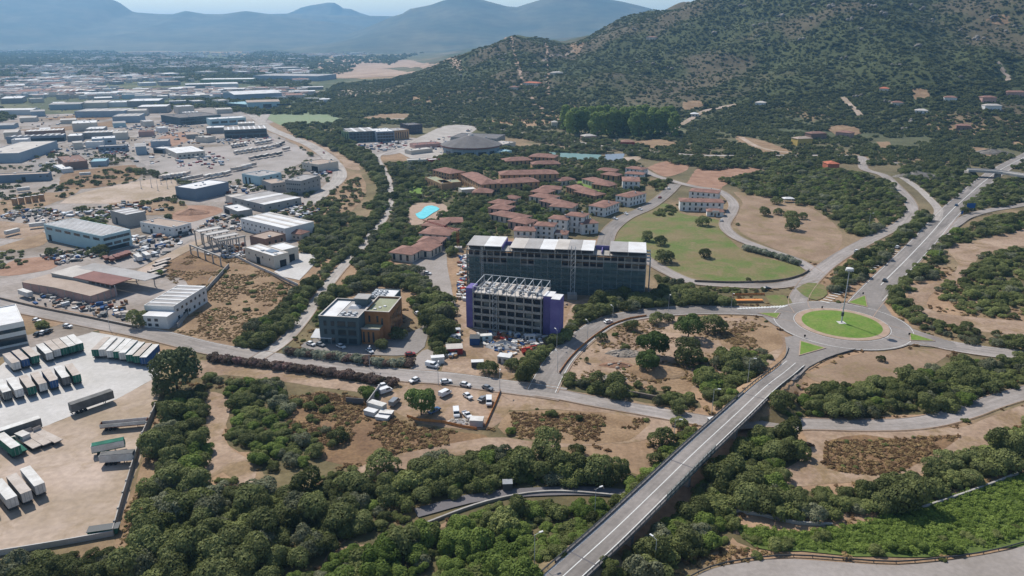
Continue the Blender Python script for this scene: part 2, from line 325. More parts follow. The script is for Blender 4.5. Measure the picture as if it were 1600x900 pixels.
# ------------------------------------------------------------------ roads and patches
_lv = [0.02]
def level(): _lv[0] += .003; return _lv[0]
def edge_noise(p, amp, step=4.0):
    out = []; n = len(p)
    for i in range(n):
        a, b = Vector(p[i][:2]), Vector(p[(i + 1) % n][:2]); k = max(1, int((b - a).length / step)); nn = (b - a).normalized().orthogonal() if (b - a).length > 0 else Vector((0, 0))
        for j in range(k):
            q = a.lerp(b, j / k)
            out.append(q + nn * float((fbm(np.array(q.x / 9), np.array(q.y / 9), 51, 3) - .5) * 2 * amp))
    return out
def patch(name, pix, m, label, amp=1.2, smooth=True, keep=True, cat='ground', h=0.0, kind='structure', world=False, up=None):
    """a sheet of ground laid over the terrain"""
    p = [Vector(q) for q in pix] if world else [G(a, b, h) for a, b in pix]
    if smooth:
        q = catmull([tuple(v)[:2] for v in p + [p[0]]], 5)[:-1]; p = [Vector((a[0], a[1], 0)) for a in q]
    if amp: p = [Vector((a[0], a[1], 0)) for a in edge_noise(p, amp)]
    block(p, 0, MASK if keep else SOFT)
    z0 = level() if up is None else up
    pts = [Vector((a[0], a[1])) for a in p]; xs = [a.x for a in pts]; ys = [a.y for a in pts]
    far = max(ys) > 750
    big = max(max(xs) - min(xs), max(ys) - min(ys)); st = 8 if far else 12
    nb = len(pts)
    if far or min(ys) < 300:
        X, Y = np.meshgrid(np.arange(min(xs) + st / 2, max(xs), st), np.arange(min(ys) + st / 2, max(ys), st)); k = inpoly(X, Y, [(a.x, a.y) for a in pts])
        pts += [Vector((x, y)) for x, y in zip(X[k], Y[k])]
    r = delaunay_2d_cdt(pts, [(i, (i + 1) % nb) for i in range(nb)], [], 1, 1e-3)
    vx = np.array([(a.x, a.y) for a in r[0]]); vz = T(vx[:, 0], vx[:, 1]); vz = vz + z0 + np.where(vz > .3, .45, 0) * (vx[:, 1] > 700)
    fs = []
    for f in r[2]:
        a, b, c = [vx[i] for i in f[:3]]
        fs.append(tuple(f) if (b[0] - a[0]) * (c[1] - a[1]) - (b[1] - a[1]) * (c[0] - a[0]) > 0 else tuple(reversed(f)))
    return put(name, mesh(name, [(a[0], a[1], z) for a, z in zip(vx, vz)], fs, m), label=label, cat=cat, kind=kind)
def ribbon(c, w0, w1, zoff, m, name):
    """strip between two lateral offsets of a centre line (n x 3, z already set)"""
    d = np.gradient(c[:, :2], axis=0); d /= np.maximum(np.linalg.norm(d, axis=1, keepdims=True), 1e-6); n = np.stack([-d[:, 1], d[:, 0]], 1)
    a = c[:, :2] + n * w0; b = c[:, :2] + n * w1
    v = [(p[0], p[1], z + zoff) for p, z in zip(a, c[:, 2])] + [(p[0], p[1], z + zoff) for p, z in zip(b, c[:, 2])]; k = len(c)
    f = [(i, i + 1, k + i + 1, k + i) if w0 > w1 else (k + i, k + i + 1, i + 1, i) for i in range(k - 1)]
    me = mesh(name, v, f, m)
    if m.endswith('_lane'):
        s_ = np.concatenate([[0], np.cumsum(np.linalg.norm(np.diff(c[:, :2], axis=0), axis=1))]); U = np.array([[w0, q] for q in s_] + [[w1, q] for q in s_])
        li = np.empty(len(me.loops), np.int32); me.loops.foreach_get('vertex_index', li); me.uv_layers.new(name='lane').data.foreach_set('uv', U[li].ravel())
    return me, a, b
def line(pix, step=4.0, zs=None):
    c = catmull([tuple(G(*q)) for q in pix], step)
    c[:, 2] = T(c[:, 0], c[:, 1]); return c
def road(name, pix, width, m, label, marks=(), kerb=False, step=4.0, lift=None, cat='road', c=None, edge=0.0):
    given = c is not None
    c = line(pix, step) if c is None else c
    if m + '_lane' in MATS: m += '_lane'
    z = level() if lift is None else lift
    if c[:, 1].max() > 700 and c[:, 2].max() > .3 and not given: z += .5
    if c[:, 2].max() > 12:                                       # a track over rough hillside: drape each edge
        me, a, b = ribbon(c, width / 2, -width / 2, z, m, name)
        for v in me.vertices: v.co.z = float(T(v.co.x, v.co.y)) + .7
    else: me, a, b = ribbon(c, width / 2, -width / 2, z, m, name)
    o = put(name, me, label=label, cat=cat, kind='structure')
    poly = list(a) + list(b[::-1])
    for i in range(0, len(a) - 1): block([a[i], a[i + 1], b[i + 1], b[i]], .7)
    for off, w_, dash in marks:
        if dash:
            k = 0
            while k < len(c) - 1:
                put('lane_dash', ribbon(c[k:k + 2], off + w_ / 2, off - w_ / 2, z + .025, 'paint_white', 'lane_dash')[0], o); k += dash
        else: put('painted_line', ribbon(c, off + w_ / 2, off - w_ / 2, z + .025, 'paint_white', 'painted_line')[0], o)
    if kerb:
        for s in (1, -1):
            k_, _, _ = ribbon(c, s * (width / 2 + .15), s * (width / 2 + .15) - .3, z + .12, 'kerb', 'kerb'); put('kerb', k_, o)
    return o
# ------------------------------------------------------------------ far mountains
def mountain(name, label, sky_px, dist, deep, seed, base_row=66):
    """a range whose crest line runs through the given skyline directions at a distance"""
    xs = np.linspace(sky_px[0][0], sky_px[-1][0], 170); ys = np.interp(xs, [p[0] for p in sky_px], [p[1] for p in sky_px])
    cx = []; cz = []
    for a, b in zip(xs, ys):
        d = ray(a, b); t = dist / d[1]; cx.append(d[0] * t); cz.append(max(CAMH + d[2] * t, 3))
    cx = np.array(cx); cz = np.array(cz); n = 65; v = []
    tt = np.linspace(-1, 1, n)
    for j, t in enumerate(tt):
        y = dist + t * deep * (1 if t < 0 else .7)
        fade = 1 - abs(t) ** .8
        ridge = fbm(cx / (deep * .32) + 7 * seed, np.full_like(cx, y) / (deep * .5), seed, 5)
        z = cz * fade * (1 - (1 - fade) * 1.25 * (ridge - .35)) + (ridge - .5) * 190 * np.minimum(1, (1 - fade) * 4) * fade
        z = np.minimum(z, 545); z = np.maximum(z, -20 * abs(t))
        v.append(np.stack([cx, np.full_like(cx, y), z], -1))
    v = np.array(v).reshape(-1, 3); k = len(cx)
    f = [(j * k + i, j * k + i + 1, (j + 1) * k + i + 1, (j + 1) * k + i) for j in range(n - 1) for i in range(k - 1)]
    put(name, mesh(name, v, f, 'mountain', smooth=True), label=label, cat='mountain', kind='structure')
mat('mountain', '2c3a2e', '56543f', .0022, .009, .35)
mountain('mountain', 'broad blue mountain shoulder behind the industrial plain', [(-420, 40), (-250, -40), (-60, -45), (60, -30), (160, -6), (185, 3), (208, 19), (250, 22), (270, 22), (290, 17), (322, 22), (350, 22), (383, 17), (420, 22), (480, 30), (560, 40), (660, 60)], 8800, 2600, 3)
mountain('mountain', 'low hazy ridge at the middle of the skyline', [(300, 60), (360, 30), (420, 22), (460, 21), (520, 24), (600, 25), (660, 26), (740, 40), (820, 60)], 9900, 1800, 5)
mountain('mountain', 'jagged distant peak on the skyline', [(400, 40), (440, 24), (458, 18), (470, 12), (482, 9), (500, 6), (520, 3), (528, 7), (536, 13), (548, 14), (562, 20), (576, 24), (620, 40)], 10900, 1500, 9)
mountain('mountain', 'large blue mountain behind the green hill', [(520, 62), (580, 40), (612, 26), (628, 22), (640, 14), (672, 8), (695, 0), (720, -4), (748, -2), (770, 4), (792, 10), (808, 11), (830, 4), (850, -2), (880, -6), (930, -3), (965, 1), (1000, 9), (1035, 18), (1080, 24), (1200, 30), (1400, 45), (1600, 60)], 7600, 2300, 13)

# ------------------------------------------------------------------ patches of ground
patch('industrial_ground', up=.012, pix=[(-60, 465), (-60, 190), (30, 180), (180, 176), (330, 168), (430, 190), (500, 225), (535, 262), (520, 300), (470, 330), (440, 350), (470, 390), (420, 400), (350, 430), (310, 470), (300, 510), (200, 505), (80, 480)], m='yard', label='grey-beige hardstanding of the industrial estate', amp=2, keep=False)
patch('trailer_yard', [(-60, 595), (0, 572), (30, 548), (60, 536), (140, 518), (200, 528), (240, 540), (254, 560), (252, 578), (240, 592), (182, 624), (109, 651), (66, 668), (-60, 716)], 'concrete_pale', 'pale concrete trailer yard', .3, smooth=False)
patch('dirt_yard', [(-60, 716), (66, 668), (109, 651), (182, 624), (240, 592), (252, 604), (242, 642), (218, 722), (192, 800), (178, 836), (90, 852), (-60, 876)], 'dirt_pale', 'bare beige earth yard in front of the parked trailers', .6, smooth=False)
patch('dry_verge', [(247, 640), (268, 645), (250, 720), (236, 800), (215, 850), (184, 868), (182, 840), (196, 800), (221, 722)], 'dry_grass', 'strip of dry brown grass outside the yard fence', 1, keep=False)
patch('office_forecourt', [(-60, 545), (48, 522), (120, 500), (150, 508), (140, 520), (60, 540), (-60, 575)], 'yard', 'paved forecourt of the white office by the road', .6)
patch('dirt_track', [(318, 612), (352, 616), (358, 640), (350, 688), (386, 715), (404, 714), (398, 752), (372, 757), (348, 738), (318, 748), (322, 690)], 'dirt', 'pinkish dirt track between two groves', 1.2)
patch('dirt_track', [(296, 562), (350, 566), (440, 578), (520, 590), (600, 602), (650, 592), (700, 602), (790, 612), (796, 640), (768, 668), (700, 668), (640, 655), (600, 634), (570, 616), (450, 597), (350, 586), (310, 590)], 'dirt', 'dirt strip and makeshift car park beside the main road', 1)
patch('scrub_patch', [(500, 612), (560, 622), (600, 645), (650, 668), (720, 675), (770, 690), (700, 705), (640, 712), (560, 730), (500, 720), (450, 680), (450, 630)], 'brown_scrub', 'brown dry scrubland below the makeshift car park', 2, keep=False)
patch('dirt_track', [(536, 742), (580, 722), (640, 706), (720, 690), (790, 684), (850, 692), (940, 694), (1000, 690), (1050, 668), (1060, 655), (1010, 648), (900, 628), (790, 615), (790, 640), (860, 640), (960, 648), (1020, 658), (1000, 672), (970, 690), (900, 696), (840, 702), (740, 706), (650, 728), (590, 746)], 'dirt', 'looping dirt track around the brown plot', 1.2)
patch('scrub_patch', [(795, 645), (860, 642), (940, 646), (1012, 656), (995, 680), (960, 690), (880, 692), (810, 684), (780, 668)], 'dry_grass', 'oval plot of dry brown grass inside the dirt loop', 1.5, keep=False)
patch('pine_plot', [(876, 582), (905, 545), (945, 515), (985, 499), (1080, 495), (1180, 500), (1222, 520), (1226, 545), (1180, 590), (1120, 606), (1050, 604), (960, 596), (885, 596)], 'dirt', 'bare reddish plot with umbrella pines', 1.2, keep=False)
patch('dry_verge', [(1030, 575), (1060, 560), (1085, 600), (1060, 612), (1010, 602)], 'dry_grass', 'tussocks of dry grass on the pine plot', 2, keep=False)
patch('dry_verge', [(1130, 515), (1200, 510), (1222, 535), (1190, 555), (1130, 540)], 'dry_grass', 'dry grass corner next to the roundabout', 2, keep=False)
patch('dirt_loop', [(1250, 668), (1350, 672), (1500, 668), (1560, 645), (1640, 618), (1640, 640), (1560, 690), (1500, 722), (1420, 745), (1320, 755), (1230, 758), (1214, 745), (1265, 705)], 'dirt', 'dirt loop with a scrubby middle below the service road', 1.2, keep=False)
patch('scrub_patch', [(1290, 690), (1350, 680), (1420, 686), (1500, 680), (1485, 700), (1440, 720), (1400, 740), (1330, 742), (1285, 728)], 'brown_scrub', 'brown scrub in the middle of the dirt loop', 2, keep=False)
patch('dirt_loop', [(1420, 445), (1470, 440), (1498, 412), (1484, 388), (1540, 372), (1640, 352), (1640, 376), (1540, 396), (1510, 430), (1462, 455), (1448, 478), (1500, 494), (1640, 506), (1640, 524), (1520, 516), (1450, 496), (1420, 470)], 'dirt', 'bare earth path around the scrub east of the roundabout', 1.5)
patch('dry_field', [(1258, 586), (1300, 566), (1350, 552), (1420, 546), (1484, 546), (1474, 560), (1430, 584), (1380, 596), (1290, 600)], 'dry_field', 'beige mown verge south of the roundabout', .8, keep=False)
patch('resort_lawn', [(952, 384), (968, 352), (1004, 330), (1040, 318), (1066, 334), (1122, 344), (1130, 364), (1160, 390), (1200, 404), (1256, 416), (1264, 426), (1228, 437), (1150, 441), (1088, 438), (1056, 428), (1020, 408), (1010, 392)], 'lawn', 'half-dry green lawn beside the resort road', .8, keep=False)
patch('dry_field', [(1146, 300), (1180, 304), (1240, 314), (1272, 328), (1300, 346), (1316, 370), (1304, 398), (1276, 411), (1240, 400), (1190, 380), (1156, 362), (1150, 336), (1160, 318)], 'dry_field', 'tan mown field dotted with round trees', .8, keep=False)
patch('dry_field', [(1070, 290), (1092, 262), (1130, 252), (1172, 262), (1190, 266), (1140, 285), (1120, 296)], 'dirt_red', 'reddish bare slope above the white apartment houses', 2, keep=False)
patch('dry_field', [(1010, 262), (1040, 252), (1075, 254), (1072, 266), (1040, 276)], 'dirt_red', 'small reddish clearing behind the villas', 1.5, keep=False)
patch('brown_field', [(272, 524), (300, 480), (336, 425), (364, 402), (400, 404), (440, 432), (466, 446), (440, 480), (400, 540), (350, 546)], 'dry_grass', 'sloping field of dry brown weeds', 1.5, keep=False)
patch('olive_field', [(246, 420), (290, 392), (330, 398), (362, 406), (336, 424), (305, 470), (290, 440)], 'brown_scrub', 'weedy plot behind the grey sheds', 1.5, keep=False)
patch('dry_field', [(-20, 432), (20, 408), (70, 402), (92, 416), (30, 430)], 'dirt_red', 'rusty dry slope left of the pink shed', 1.5, keep=False)
patch('dry_field', [(-20, 392), (40, 372), (66, 362), (74, 378), (40, 390)], 'dry_grass', 'dry grass plot beside the striped teal shed', 1.5, keep=False)
patch('sand_lot', [(92, 318), (110, 308), (150, 296), (240, 280), (276, 284), (272, 306), (250, 312), (180, 318)], 'dirt_pale', 'empty sandy lot with rows of posts', 1)
patch('dry_field', [(120, 286), (160, 274), (210, 270), (215, 280), (160, 292)], 'dry_grass', 'heaps of dry weeds behind the sandy lot', 1.5, keep=False)
patch('excavated_lot', [(258, 336), (282, 322), (330, 322), (350, 330), (318, 342), (284, 348)], 'dirt_red', 'dug-over red earth lot behind the white workshop', 1.2)
for pl, m_, lb in [([(-20, 318), (40, 302), (96, 300), (130, 290), (110, 306), (60, 324), (-20, 336)], 'dry_grass', 'dry weeds left of the sandy lot'), ([(92, 296), (100, 272), (160, 262), (214, 258), (226, 270), (160, 292)], 'brown_scrub', 'weedy bank behind the brown warehouse'), ([(160, 404), (206, 392), (262, 376), (300, 372), (250, 402), (210, 420), (170, 414)], 'asphalt_pale', 'paved yard before the striped teal shed'), ([(-20, 372), (-20, 346), (40, 350), (66, 356), (50, 372)], 'dirt', 'earth yard left of the striped teal shed'), ([(170, 318), (230, 314), (290, 318), (280, 332), (226, 336), (180, 326)], 'dry_grass', 'dry verge below the sandy lot'), ([(400, 292), (470, 308), (500, 312), (470, 326), (420, 322)], 'asphalt_pale', 'grey yard beside the broad workshop'), ([(430, 190), (470, 206), (512, 240), (490, 240), (440, 214), (410, 200)], 'dry_grass', 'dry bank along the estate avenue'), ([(505, 305), (540, 280), (562, 272), (572, 300), (548, 330), (520, 340), (490, 340)], 'dry_grass', 'reddish scrubby earth between avenue and tree belt'), ([(540, 262), (524, 244), (480, 220), (500, 218), (548, 246), (562, 266)], 'dirt', 'pale earth verge of the estate avenue'), ([(40, 252), (80, 246), (86, 266), (60, 270)], 'asphalt', 'dark yard left of the brown warehouse'), ([(100, 236), (130, 224), (150, 240), (130, 246)], 'asphalt', 'dark yard above the brown warehouse'), ([(200, 246), (230, 232), (240, 244), (220, 262)], 'asphalt', 'dark strip beside the lorry park'), ([(10, 204), (120, 196), (200, 186), (190, 196), (100, 204)], 'brown_scrub', 'band of weeds between the sheds'), ([(300, 178), (340, 166), (400, 172), (360, 182)], 'asphalt', 'dark car park before the halls'), ([(60, 186), (140, 178), (200, 178), (150, 188)], 'brown_scrub', 'scrubby band below the far sheds')]:
    patch('yard_ground', pl, m_, lb, 1.5, keep=False)
patch('truck_park', [(225, 262), (262, 240), (330, 232), (420, 216), (470, 232), (480, 248), (440, 268), (380, 282), (318, 288), (262, 276)], 'asphalt_pale', 'asphalt lorry park', .6)
patch('grassy_lot', [(228, 226), (262, 210), (300, 206), (290, 222), (250, 232)], 'dirt_red', 'reddish rough lot by the estate road', 1, keep=False)
patch('sports_field', [(402, 178), (470, 170), (492, 172), (545, 190), (516, 193), (438, 196)], 'turf', 'dull green artificial football pitch', 0, smooth=False)
patch('pale_court', [(434, 166), (470, 162), (498, 168), (450, 172)], 'lawn', 'pale grass strip above the football pitch', .5)
patch('office_car_park', [(545, 226), (590, 218), (650, 216), (640, 232), (610, 242), (575, 240)], 'asphalt_pale', 'car park in front of the blue office blocks', .8)
patch('arena_car_park', [(615, 234), (660, 212), (700, 196), (745, 200), (700, 228), (690, 248), (650, 250)], 'gravel_road', 'pale parking lots beside the round arena', .8)
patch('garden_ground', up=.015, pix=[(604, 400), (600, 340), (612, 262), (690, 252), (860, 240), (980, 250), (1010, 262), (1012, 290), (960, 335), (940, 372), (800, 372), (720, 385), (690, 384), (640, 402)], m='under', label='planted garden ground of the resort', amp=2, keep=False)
patch('resort_lawn', [(612, 316), (618, 292), (640, 284), (660, 290), (666, 300), (650, 306), (636, 318)], 'lawn_bright', 'bright green garden lawn near the pool', .8, keep=False)
patch('resort_lawn', [(688, 302), (700, 300), (700, 308), (688, 310)], 'lawn_bright', 'small square lawn behind the pool terrace', .4, keep=False)
patch('resort_lawn', [(900, 290), (906, 282), (920, 290), (942, 298), (932, 302), (912, 297)], 'lawn_bright', 'curved green lawn between terracotta rows', .4)
patch('pool_terrace', [(634, 340), (640, 326), (652, 318), (690, 318), (702, 330), (690, 338), (668, 348), (640, 352)], 'kerb', 'pink paved pool terrace', .4)
patch('swimming_pool', [(649, 335), (658, 331), (664, 324), (675, 322), (687, 327), (676, 334), (662, 343), (653, 341)], 'pool_water', 'curved turquoise swimming pool', 0, cat='swimming pool', up=.5)
patch('tennis_court', [(848, 237), (940, 242), (936, 249), (905, 250), (868, 244)], 'court', 'long pale teal sports courts', 0, smooth=False)
patch('tennis_court', [(946, 241), (976, 240), (973, 251), (943, 251)], 'steel_blue', 'blue tennis court', 0, smooth=False)
patch('gravel_lot', [(974, 246), (1002, 245), (992, 253), (974, 251)], 'dirt_pale', 'white gravel lot beside the blue court', .4)
patch('building_site', [(690, 580), (700, 540), (716, 470), (730, 440), (745, 440), (735, 500), (870, 512), (900, 472), (1010, 456), (1012, 466), (940, 480), (905, 500), (860, 535), (830, 562), (800, 592), (760, 594)], 'dirt', 'churned pinkish earth of the building site', 1, keep=False)
patch('access_road', [(640, 578), (652, 556), (668, 546), (688, 560), (682, 580)], 'asphalt_pale', 'paved gateway to the office car park', .4)
patch('access_road', [(640, 400), (690, 380), (700, 420), (706, 455), (713, 482), (704, 490), (694, 472), (668, 448), (648, 420)], 'asphalt_pale', 'paved access road beside the orange office', .6)
patch('office_court', [(470, 545), (490, 530), (640, 520), (668, 500), (668, 530), (652, 552), (590, 556), (500, 552)], 'asphalt', 'car park around the orange office', .6)
patch('white_yard', [(428, 425), (455, 410), (470, 394), (498, 400), (490, 415), (468, 438), (440, 432)], 'concrete_pale', 'bright concrete yard beside the grey workshop', .5, smooth=False)
patch('paved_lot', [(1060, 920), (1100, 894), (1160, 880), (1240, 874), (1400, 884), (1500, 874), (1580, 860), (1660, 842), (1660, 960), (1060, 960)], 'asphalt_pale', 'wide paved bend at the bottom edge', .3)
patch('reed_bed', [(1150, 822), (1250, 832), (1330, 822), (1420, 796), (1520, 765), (1640, 735), (1640, 830), (1560, 858), (1450, 872), (1300, 868), (1180, 856)], 'reed_green', 'bright green reed bed along the channel', 1.5, keep=False)
for k, (pl, lb) in enumerate([([(480, 100), (545, 92), (600, 96), (590, 108), (530, 114)], 'pale tan field on the far plain'), ([(560, 101), (640, 94), (715, 93), (706, 102), (640, 106), (590, 108)], 'long beige field below the blue mountain'), ([(520, 112), (600, 108), (650, 112), (590, 120), (530, 122)], 'dry tan meadow before the wooded rise'), ([(400, 70), (470, 66), (500, 70), (480, 76), (420, 78)], 'straw coloured fields far out on the plain'), ([(520, 60), (600, 57), (625, 62), (570, 68)], 'pale fields at the foot of the mountains'), ([(760, 62), (800, 60), (850, 62), (800, 68)], 'bare tan slope under the blue mountain'), ([(0, 110), (40, 108), (60, 111), (20, 114)], 'thin tan field at the left of the plain')]):
    patch('far_field', pl, 'far_tan', lb, 8, keep=False)
for pl, lb in [([(560, 186), (600, 178), (640, 180), (620, 190)], 'dry clearing below the wooded slope'), ([(1150, 212), (1190, 220), (1236, 238), (1200, 240), (1160, 226)], 'bare earth terrace below the hill houses'), ([(1290, 200), (1320, 196), (1346, 206), (1320, 214)], 'earth clearing around the hill houses'), ([(1425, 140), (1450, 140), (1452, 152), (1432, 156)], 'reddish clearing on the hillside'), ([(985, 222), (1030, 218), (1060, 226), (1020, 232)], 'red earth plot below the poplars'), ([(1066, 160), (1090, 158), (1098, 166), (1070, 172)], 'grey rocky clearing on the hill'), ([(885, 70), (905, 66), (912, 72), (894, 82)], 'bare patch on the spur crest'), ([(1540, 32), (1566, 24), (1580, 34), (1560, 40)], 'pale bare scar high on the hill'), ([(1520, 230), (1556, 235), (1562, 246), (1530, 244)], 'pink rocky cutting above the overpass'), ([(1370, 222), (1392, 222), (1388, 234), (1374, 232)], 'small bare plot by the winding road')]:
    patch('clearing', pl, 'dry_grass', lb, 4, keep=True)

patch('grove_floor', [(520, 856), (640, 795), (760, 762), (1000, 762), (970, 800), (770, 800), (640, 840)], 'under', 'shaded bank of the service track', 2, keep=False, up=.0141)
# ------------------------------------------------------------------ roads
R = road
R('main_road', [(-80, 462), (0, 476), (60, 487), (150, 505), (240, 523), (330, 545), (420, 560), (520, 573), (620, 586), (700, 592), (780, 603), (850, 612), (880, 617)], 10, 'asphalt_pale', 'main road across the estate', [(4.5, .18, 0)], True)
R('main_road', [(840, 612), (880, 618), (920, 626), (1010, 642), (1090, 656), (1170, 661), (1255, 663), (1340, 665), (1430, 662), (1500, 647), (1560, 626), (1660, 597)], 7.2, 'asphalt_pale', 'narrower road running on under the bridge', [], True)
R('side_road', [(400, 562), (440, 536), (470, 504), (500, 462), (530, 423), (556, 396), (585, 361), (603, 335), (610, 310), (608, 286), (600, 266), (590, 248), (596, 241), (620, 234), (650, 218)], 5.8, 'gravel_road', 'narrow road along the tree belt', [], True)
R('estate_avenue', [(330, 158), (380, 172), (419, 199), (450, 213), (485, 227), (518, 251), (531, 274), (514, 294), (490, 312), (462, 326)], 13, 'gravel_road', 'curving estate avenue beside the tree belt', [], True)
R('estate_avenue', [(-40, 250), (60, 232), (120, 218), (190, 222), (205, 240), (240, 262)], 8, 'asphalt_pale', 'estate lane between the blue sheds')
R('estate_avenue', [(205, 215), (250, 202), (310, 190), (330, 184)], 12, 'gravel_road', 'pale estate lane past the grey offices')
R('estate_avenue', [(200, 440), (250, 410), (300, 384), (330, 372)], 9, 'dirt_pale', 'dusty yard lane beside the concrete frame')
R('link_road', [(846, 612), (858, 588), (876, 560), (898, 538), (922, 519), (952, 502), (1005, 491), (1060, 486), (1105, 485), (1180, 487), (1250, 498)], 11, 'asphalt', 'link road curving round the pine plot', [(5, .18, 0), (-5, .18, 0)], True)
R('highway', [(1330, 500), (1352, 472), (1382, 440), (1418, 404), (1452, 368), (1482, 334), (1512, 306), (1540, 282), (1566, 264), (1620, 236)], 14, 'asphalt', 'highway leaving the roundabout towards the overpass', [(6.4, .2, 0), (-6.2, .2, 0), (0, .35, 0)], True)
R('exit_road', [(1360, 510), (1420, 525), (1480, 540), (1560, 552), (1660, 562)], 11, 'asphalt_pale', 'road leaving the roundabout to the east', [(5, .18, 0), (-5, .18, 0)], True)
R('resort_road', [(1256, 490), (1246, 472), (1258, 448), (1283, 422), (1310, 402), (1345, 382), (1380, 364), (1408, 350), (1424, 330), (1418, 311), (1398, 290), (1380, 274), (1350, 264), (1346, 246), (1320, 243)], 8.5, 'asphalt_pale', 'winding resort road north of the roundabout', [], True)
R('resort_road', [(1276, 428), (1244, 407), (1190, 388), (1148, 370), (1132, 352), (1142, 334), (1146, 320), (1136, 307), (1118, 297), (1080, 291), (1024, 275), (1000, 262)], 7.5, 'asphalt_pale', 'resort road bending round the white apartment houses', [], True)
R('resort_road', [(1270, 435), (1216, 447), (1150, 446), (1084, 441), (1048, 428), (1016, 410), (1000, 400)], 8, 'asphalt_pale', 'resort road along the lower edge of the lawn', [], True)
R('villa_street', [(1056, 288), (1040, 304), (1013, 324), (978, 340), (954, 360), (944, 384)], 10, 'asphalt', 'street in front of the white villas', [], True)
R('slip_road', [(1404, 274), (1431, 292), (1450, 309), (1466, 328), (1462, 345)], 6, 'gravel_road', 'pale slip road joining the highway from the rocks')
R('slip_road', [(1660, 308), (1600, 320), (1546, 329), (1520, 336), (1498, 347), (1470, 372)], 7, 'asphalt_pale', 'slip road joining the highway from the east')
R('hill_road', [(1320, 243), (1375, 252), (1410, 256)], 6, 'asphalt_pale', 'short road towards the overpass')
R('hill_road', [(560, 190), (620, 186), (680, 187), (740, 196), (800, 206), (900, 222), (1000, 236), (1100, 243), (1200, 243), (1320, 243)], 8, 'gravel_road', 'road along the foot of the hill')
R('hill_road', [(1040, 212), (1056, 200), (1080, 186), (1105, 173), (1150, 164)], 9, 'dirt_pale', 'pale track climbing past the poplar row')
R('hill_track', [(1317, 152), (1330, 166), (1344, 181)], 8, 'dirt_pale', 'straight sandy track between hill houses')
R('hill_track', [(1558, 98), (1568, 108), (1566, 112), (1576, 120), (1574, 127)], 7, 'dirt_pale', 'small zigzag track high on the hill')
R('hill_track', [(826, 100), (850, 94), (880, 88), (892, 82), (912, 72)], 6, 'dirt_pale', 'sandy track up the spur')
R('hill_track', [(545, 138), (550, 146), (560, 151)], 12, 'dirt_pale', 'sandy cut on the low wooded slope')
R('hill_track', [(590, 158), (610, 168), (632, 174)], 8, 'dirt_pale', 'sandy track at the wooded foot of the hill')
R('hill_track', [(1158, 215), (1180, 228), (1210, 236), (1250, 240)], 7, 'dirt_pale', 'light earth lane below the hill houses')
R('highway_far', [(400, 200), (430, 160), (445, 145), (452, 130), (470, 118)], 14, 'gravel_road', 'estate road past the big white halls')
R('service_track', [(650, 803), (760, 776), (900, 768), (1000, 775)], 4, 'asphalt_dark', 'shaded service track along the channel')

for pl, lb in [([(1226, 528), (1228, 552), (1216, 580), (1240, 596), (1264, 574), (1306, 556), (1340, 546), (1320, 530), (1270, 522)], 'flared road mouth between roundabout and bridge'), ([(1330, 486), (1344, 466), (1352, 452), (1376, 446), (1378, 470), (1396, 500), (1372, 506)], 'flared road mouth between roundabout and highway'), ([(1384, 494), (1400, 504), (1440, 520), (1490, 536), (1486, 545), (1430, 540), (1376, 536), (1380, 515)], 'flared road mouth east of the roundabout'), ([(1250, 500), (1222, 514), (1190, 494), (1180, 484), (1230, 476), (1256, 480)], 'flared road mouth between roundabout and link road')]:
    patch('road_mouth', pl, 'asphalt', lb, 0, cat='road', up=.33)
# roundabout
RC = G(1314.5, 507); RI, RK, RO = 16.6, 19.2, 29.0
def ring(name, c, r0, r1, z, m, n=72, **k):
    v = []; f = []
    for i in range(n):
        a = 2 * math.pi * i / n
        v += [(c.x + r0 * math.cos(a), c.y + r0 * math.sin(a), z), (c.x + r1 * math.cos(a), c.y + r1 * math.sin(a), z)]
    for i in range(n):
        j = (i + 1) % n; f.append((2 * i, 2 * i + 1, 2 * j + 1, 2 * j))
    return put(name, mesh(name, v, f, m), **k)
rb = ring('roundabout_road', RC, RK - .2, RO, .36, 'asphalt', kind='structure', label='circular carriageway of the roundabout', cat='road')
block([(RC.x + RO * math.cos(a / 8 * math.pi), RC.y + RO * math.sin(a / 8 * math.pi)) for a in range(16)])
ring('painted_line', RC, RO - .9, RO - .7, .385, 'paint_white', parent=rb); ring('painted_line', RC, RK + .4, RK + .55, .385, 'paint_white', parent=rb)
isl = put('roundabout_island', None, label='round green island in the middle of the roundabout', cat='island')
isl.location = (RC.x, RC.y, .36)
def dome(r, hgt, m, name, n=64, k=6):
    v = [(0, 0, hgt)]; f = []
    for j in range(1, k + 1):
        for i in range(n):
            a = 2 * math.pi * i / n; q = j / k; v.append((r * q * math.cos(a), r * q * math.sin(a), hgt * (1 - q * q)))
    for i in range(n): f.append((0, 1 + i, 1 + (i + 1) % n))
    for j in range(k - 1):
        for i in range(n): a = 1 + j * n + i; b = 1 + j * n + (i + 1) % n; f.append((a, a + n, b + n, b))
    return mesh(name, v, f, m, smooth=True)
put('grass', dome(RI, .7, 'lawn_bright', 'grass'), isl, (0, 0, .14))
v, f = [], []
for i in range(72):
    a = 2 * math.pi * i / 72
    for r_, z_ in ((RI - .2, .16), (RK, .16), (RK, -.3)): v.append((r_ * math.cos(a), r_ * math.sin(a), z_))
for i in range(72):
    j = (i + 1) % 72; f += [(3 * i, 3 * i + 1, 3 * j + 1, 3 * j), (3 * i + 1, 3 * i + 2, 3 * j + 2, 3 * j + 1)]
put('kerb_apron', mesh('kerb_apron', v, f, 'kerb'), isl)
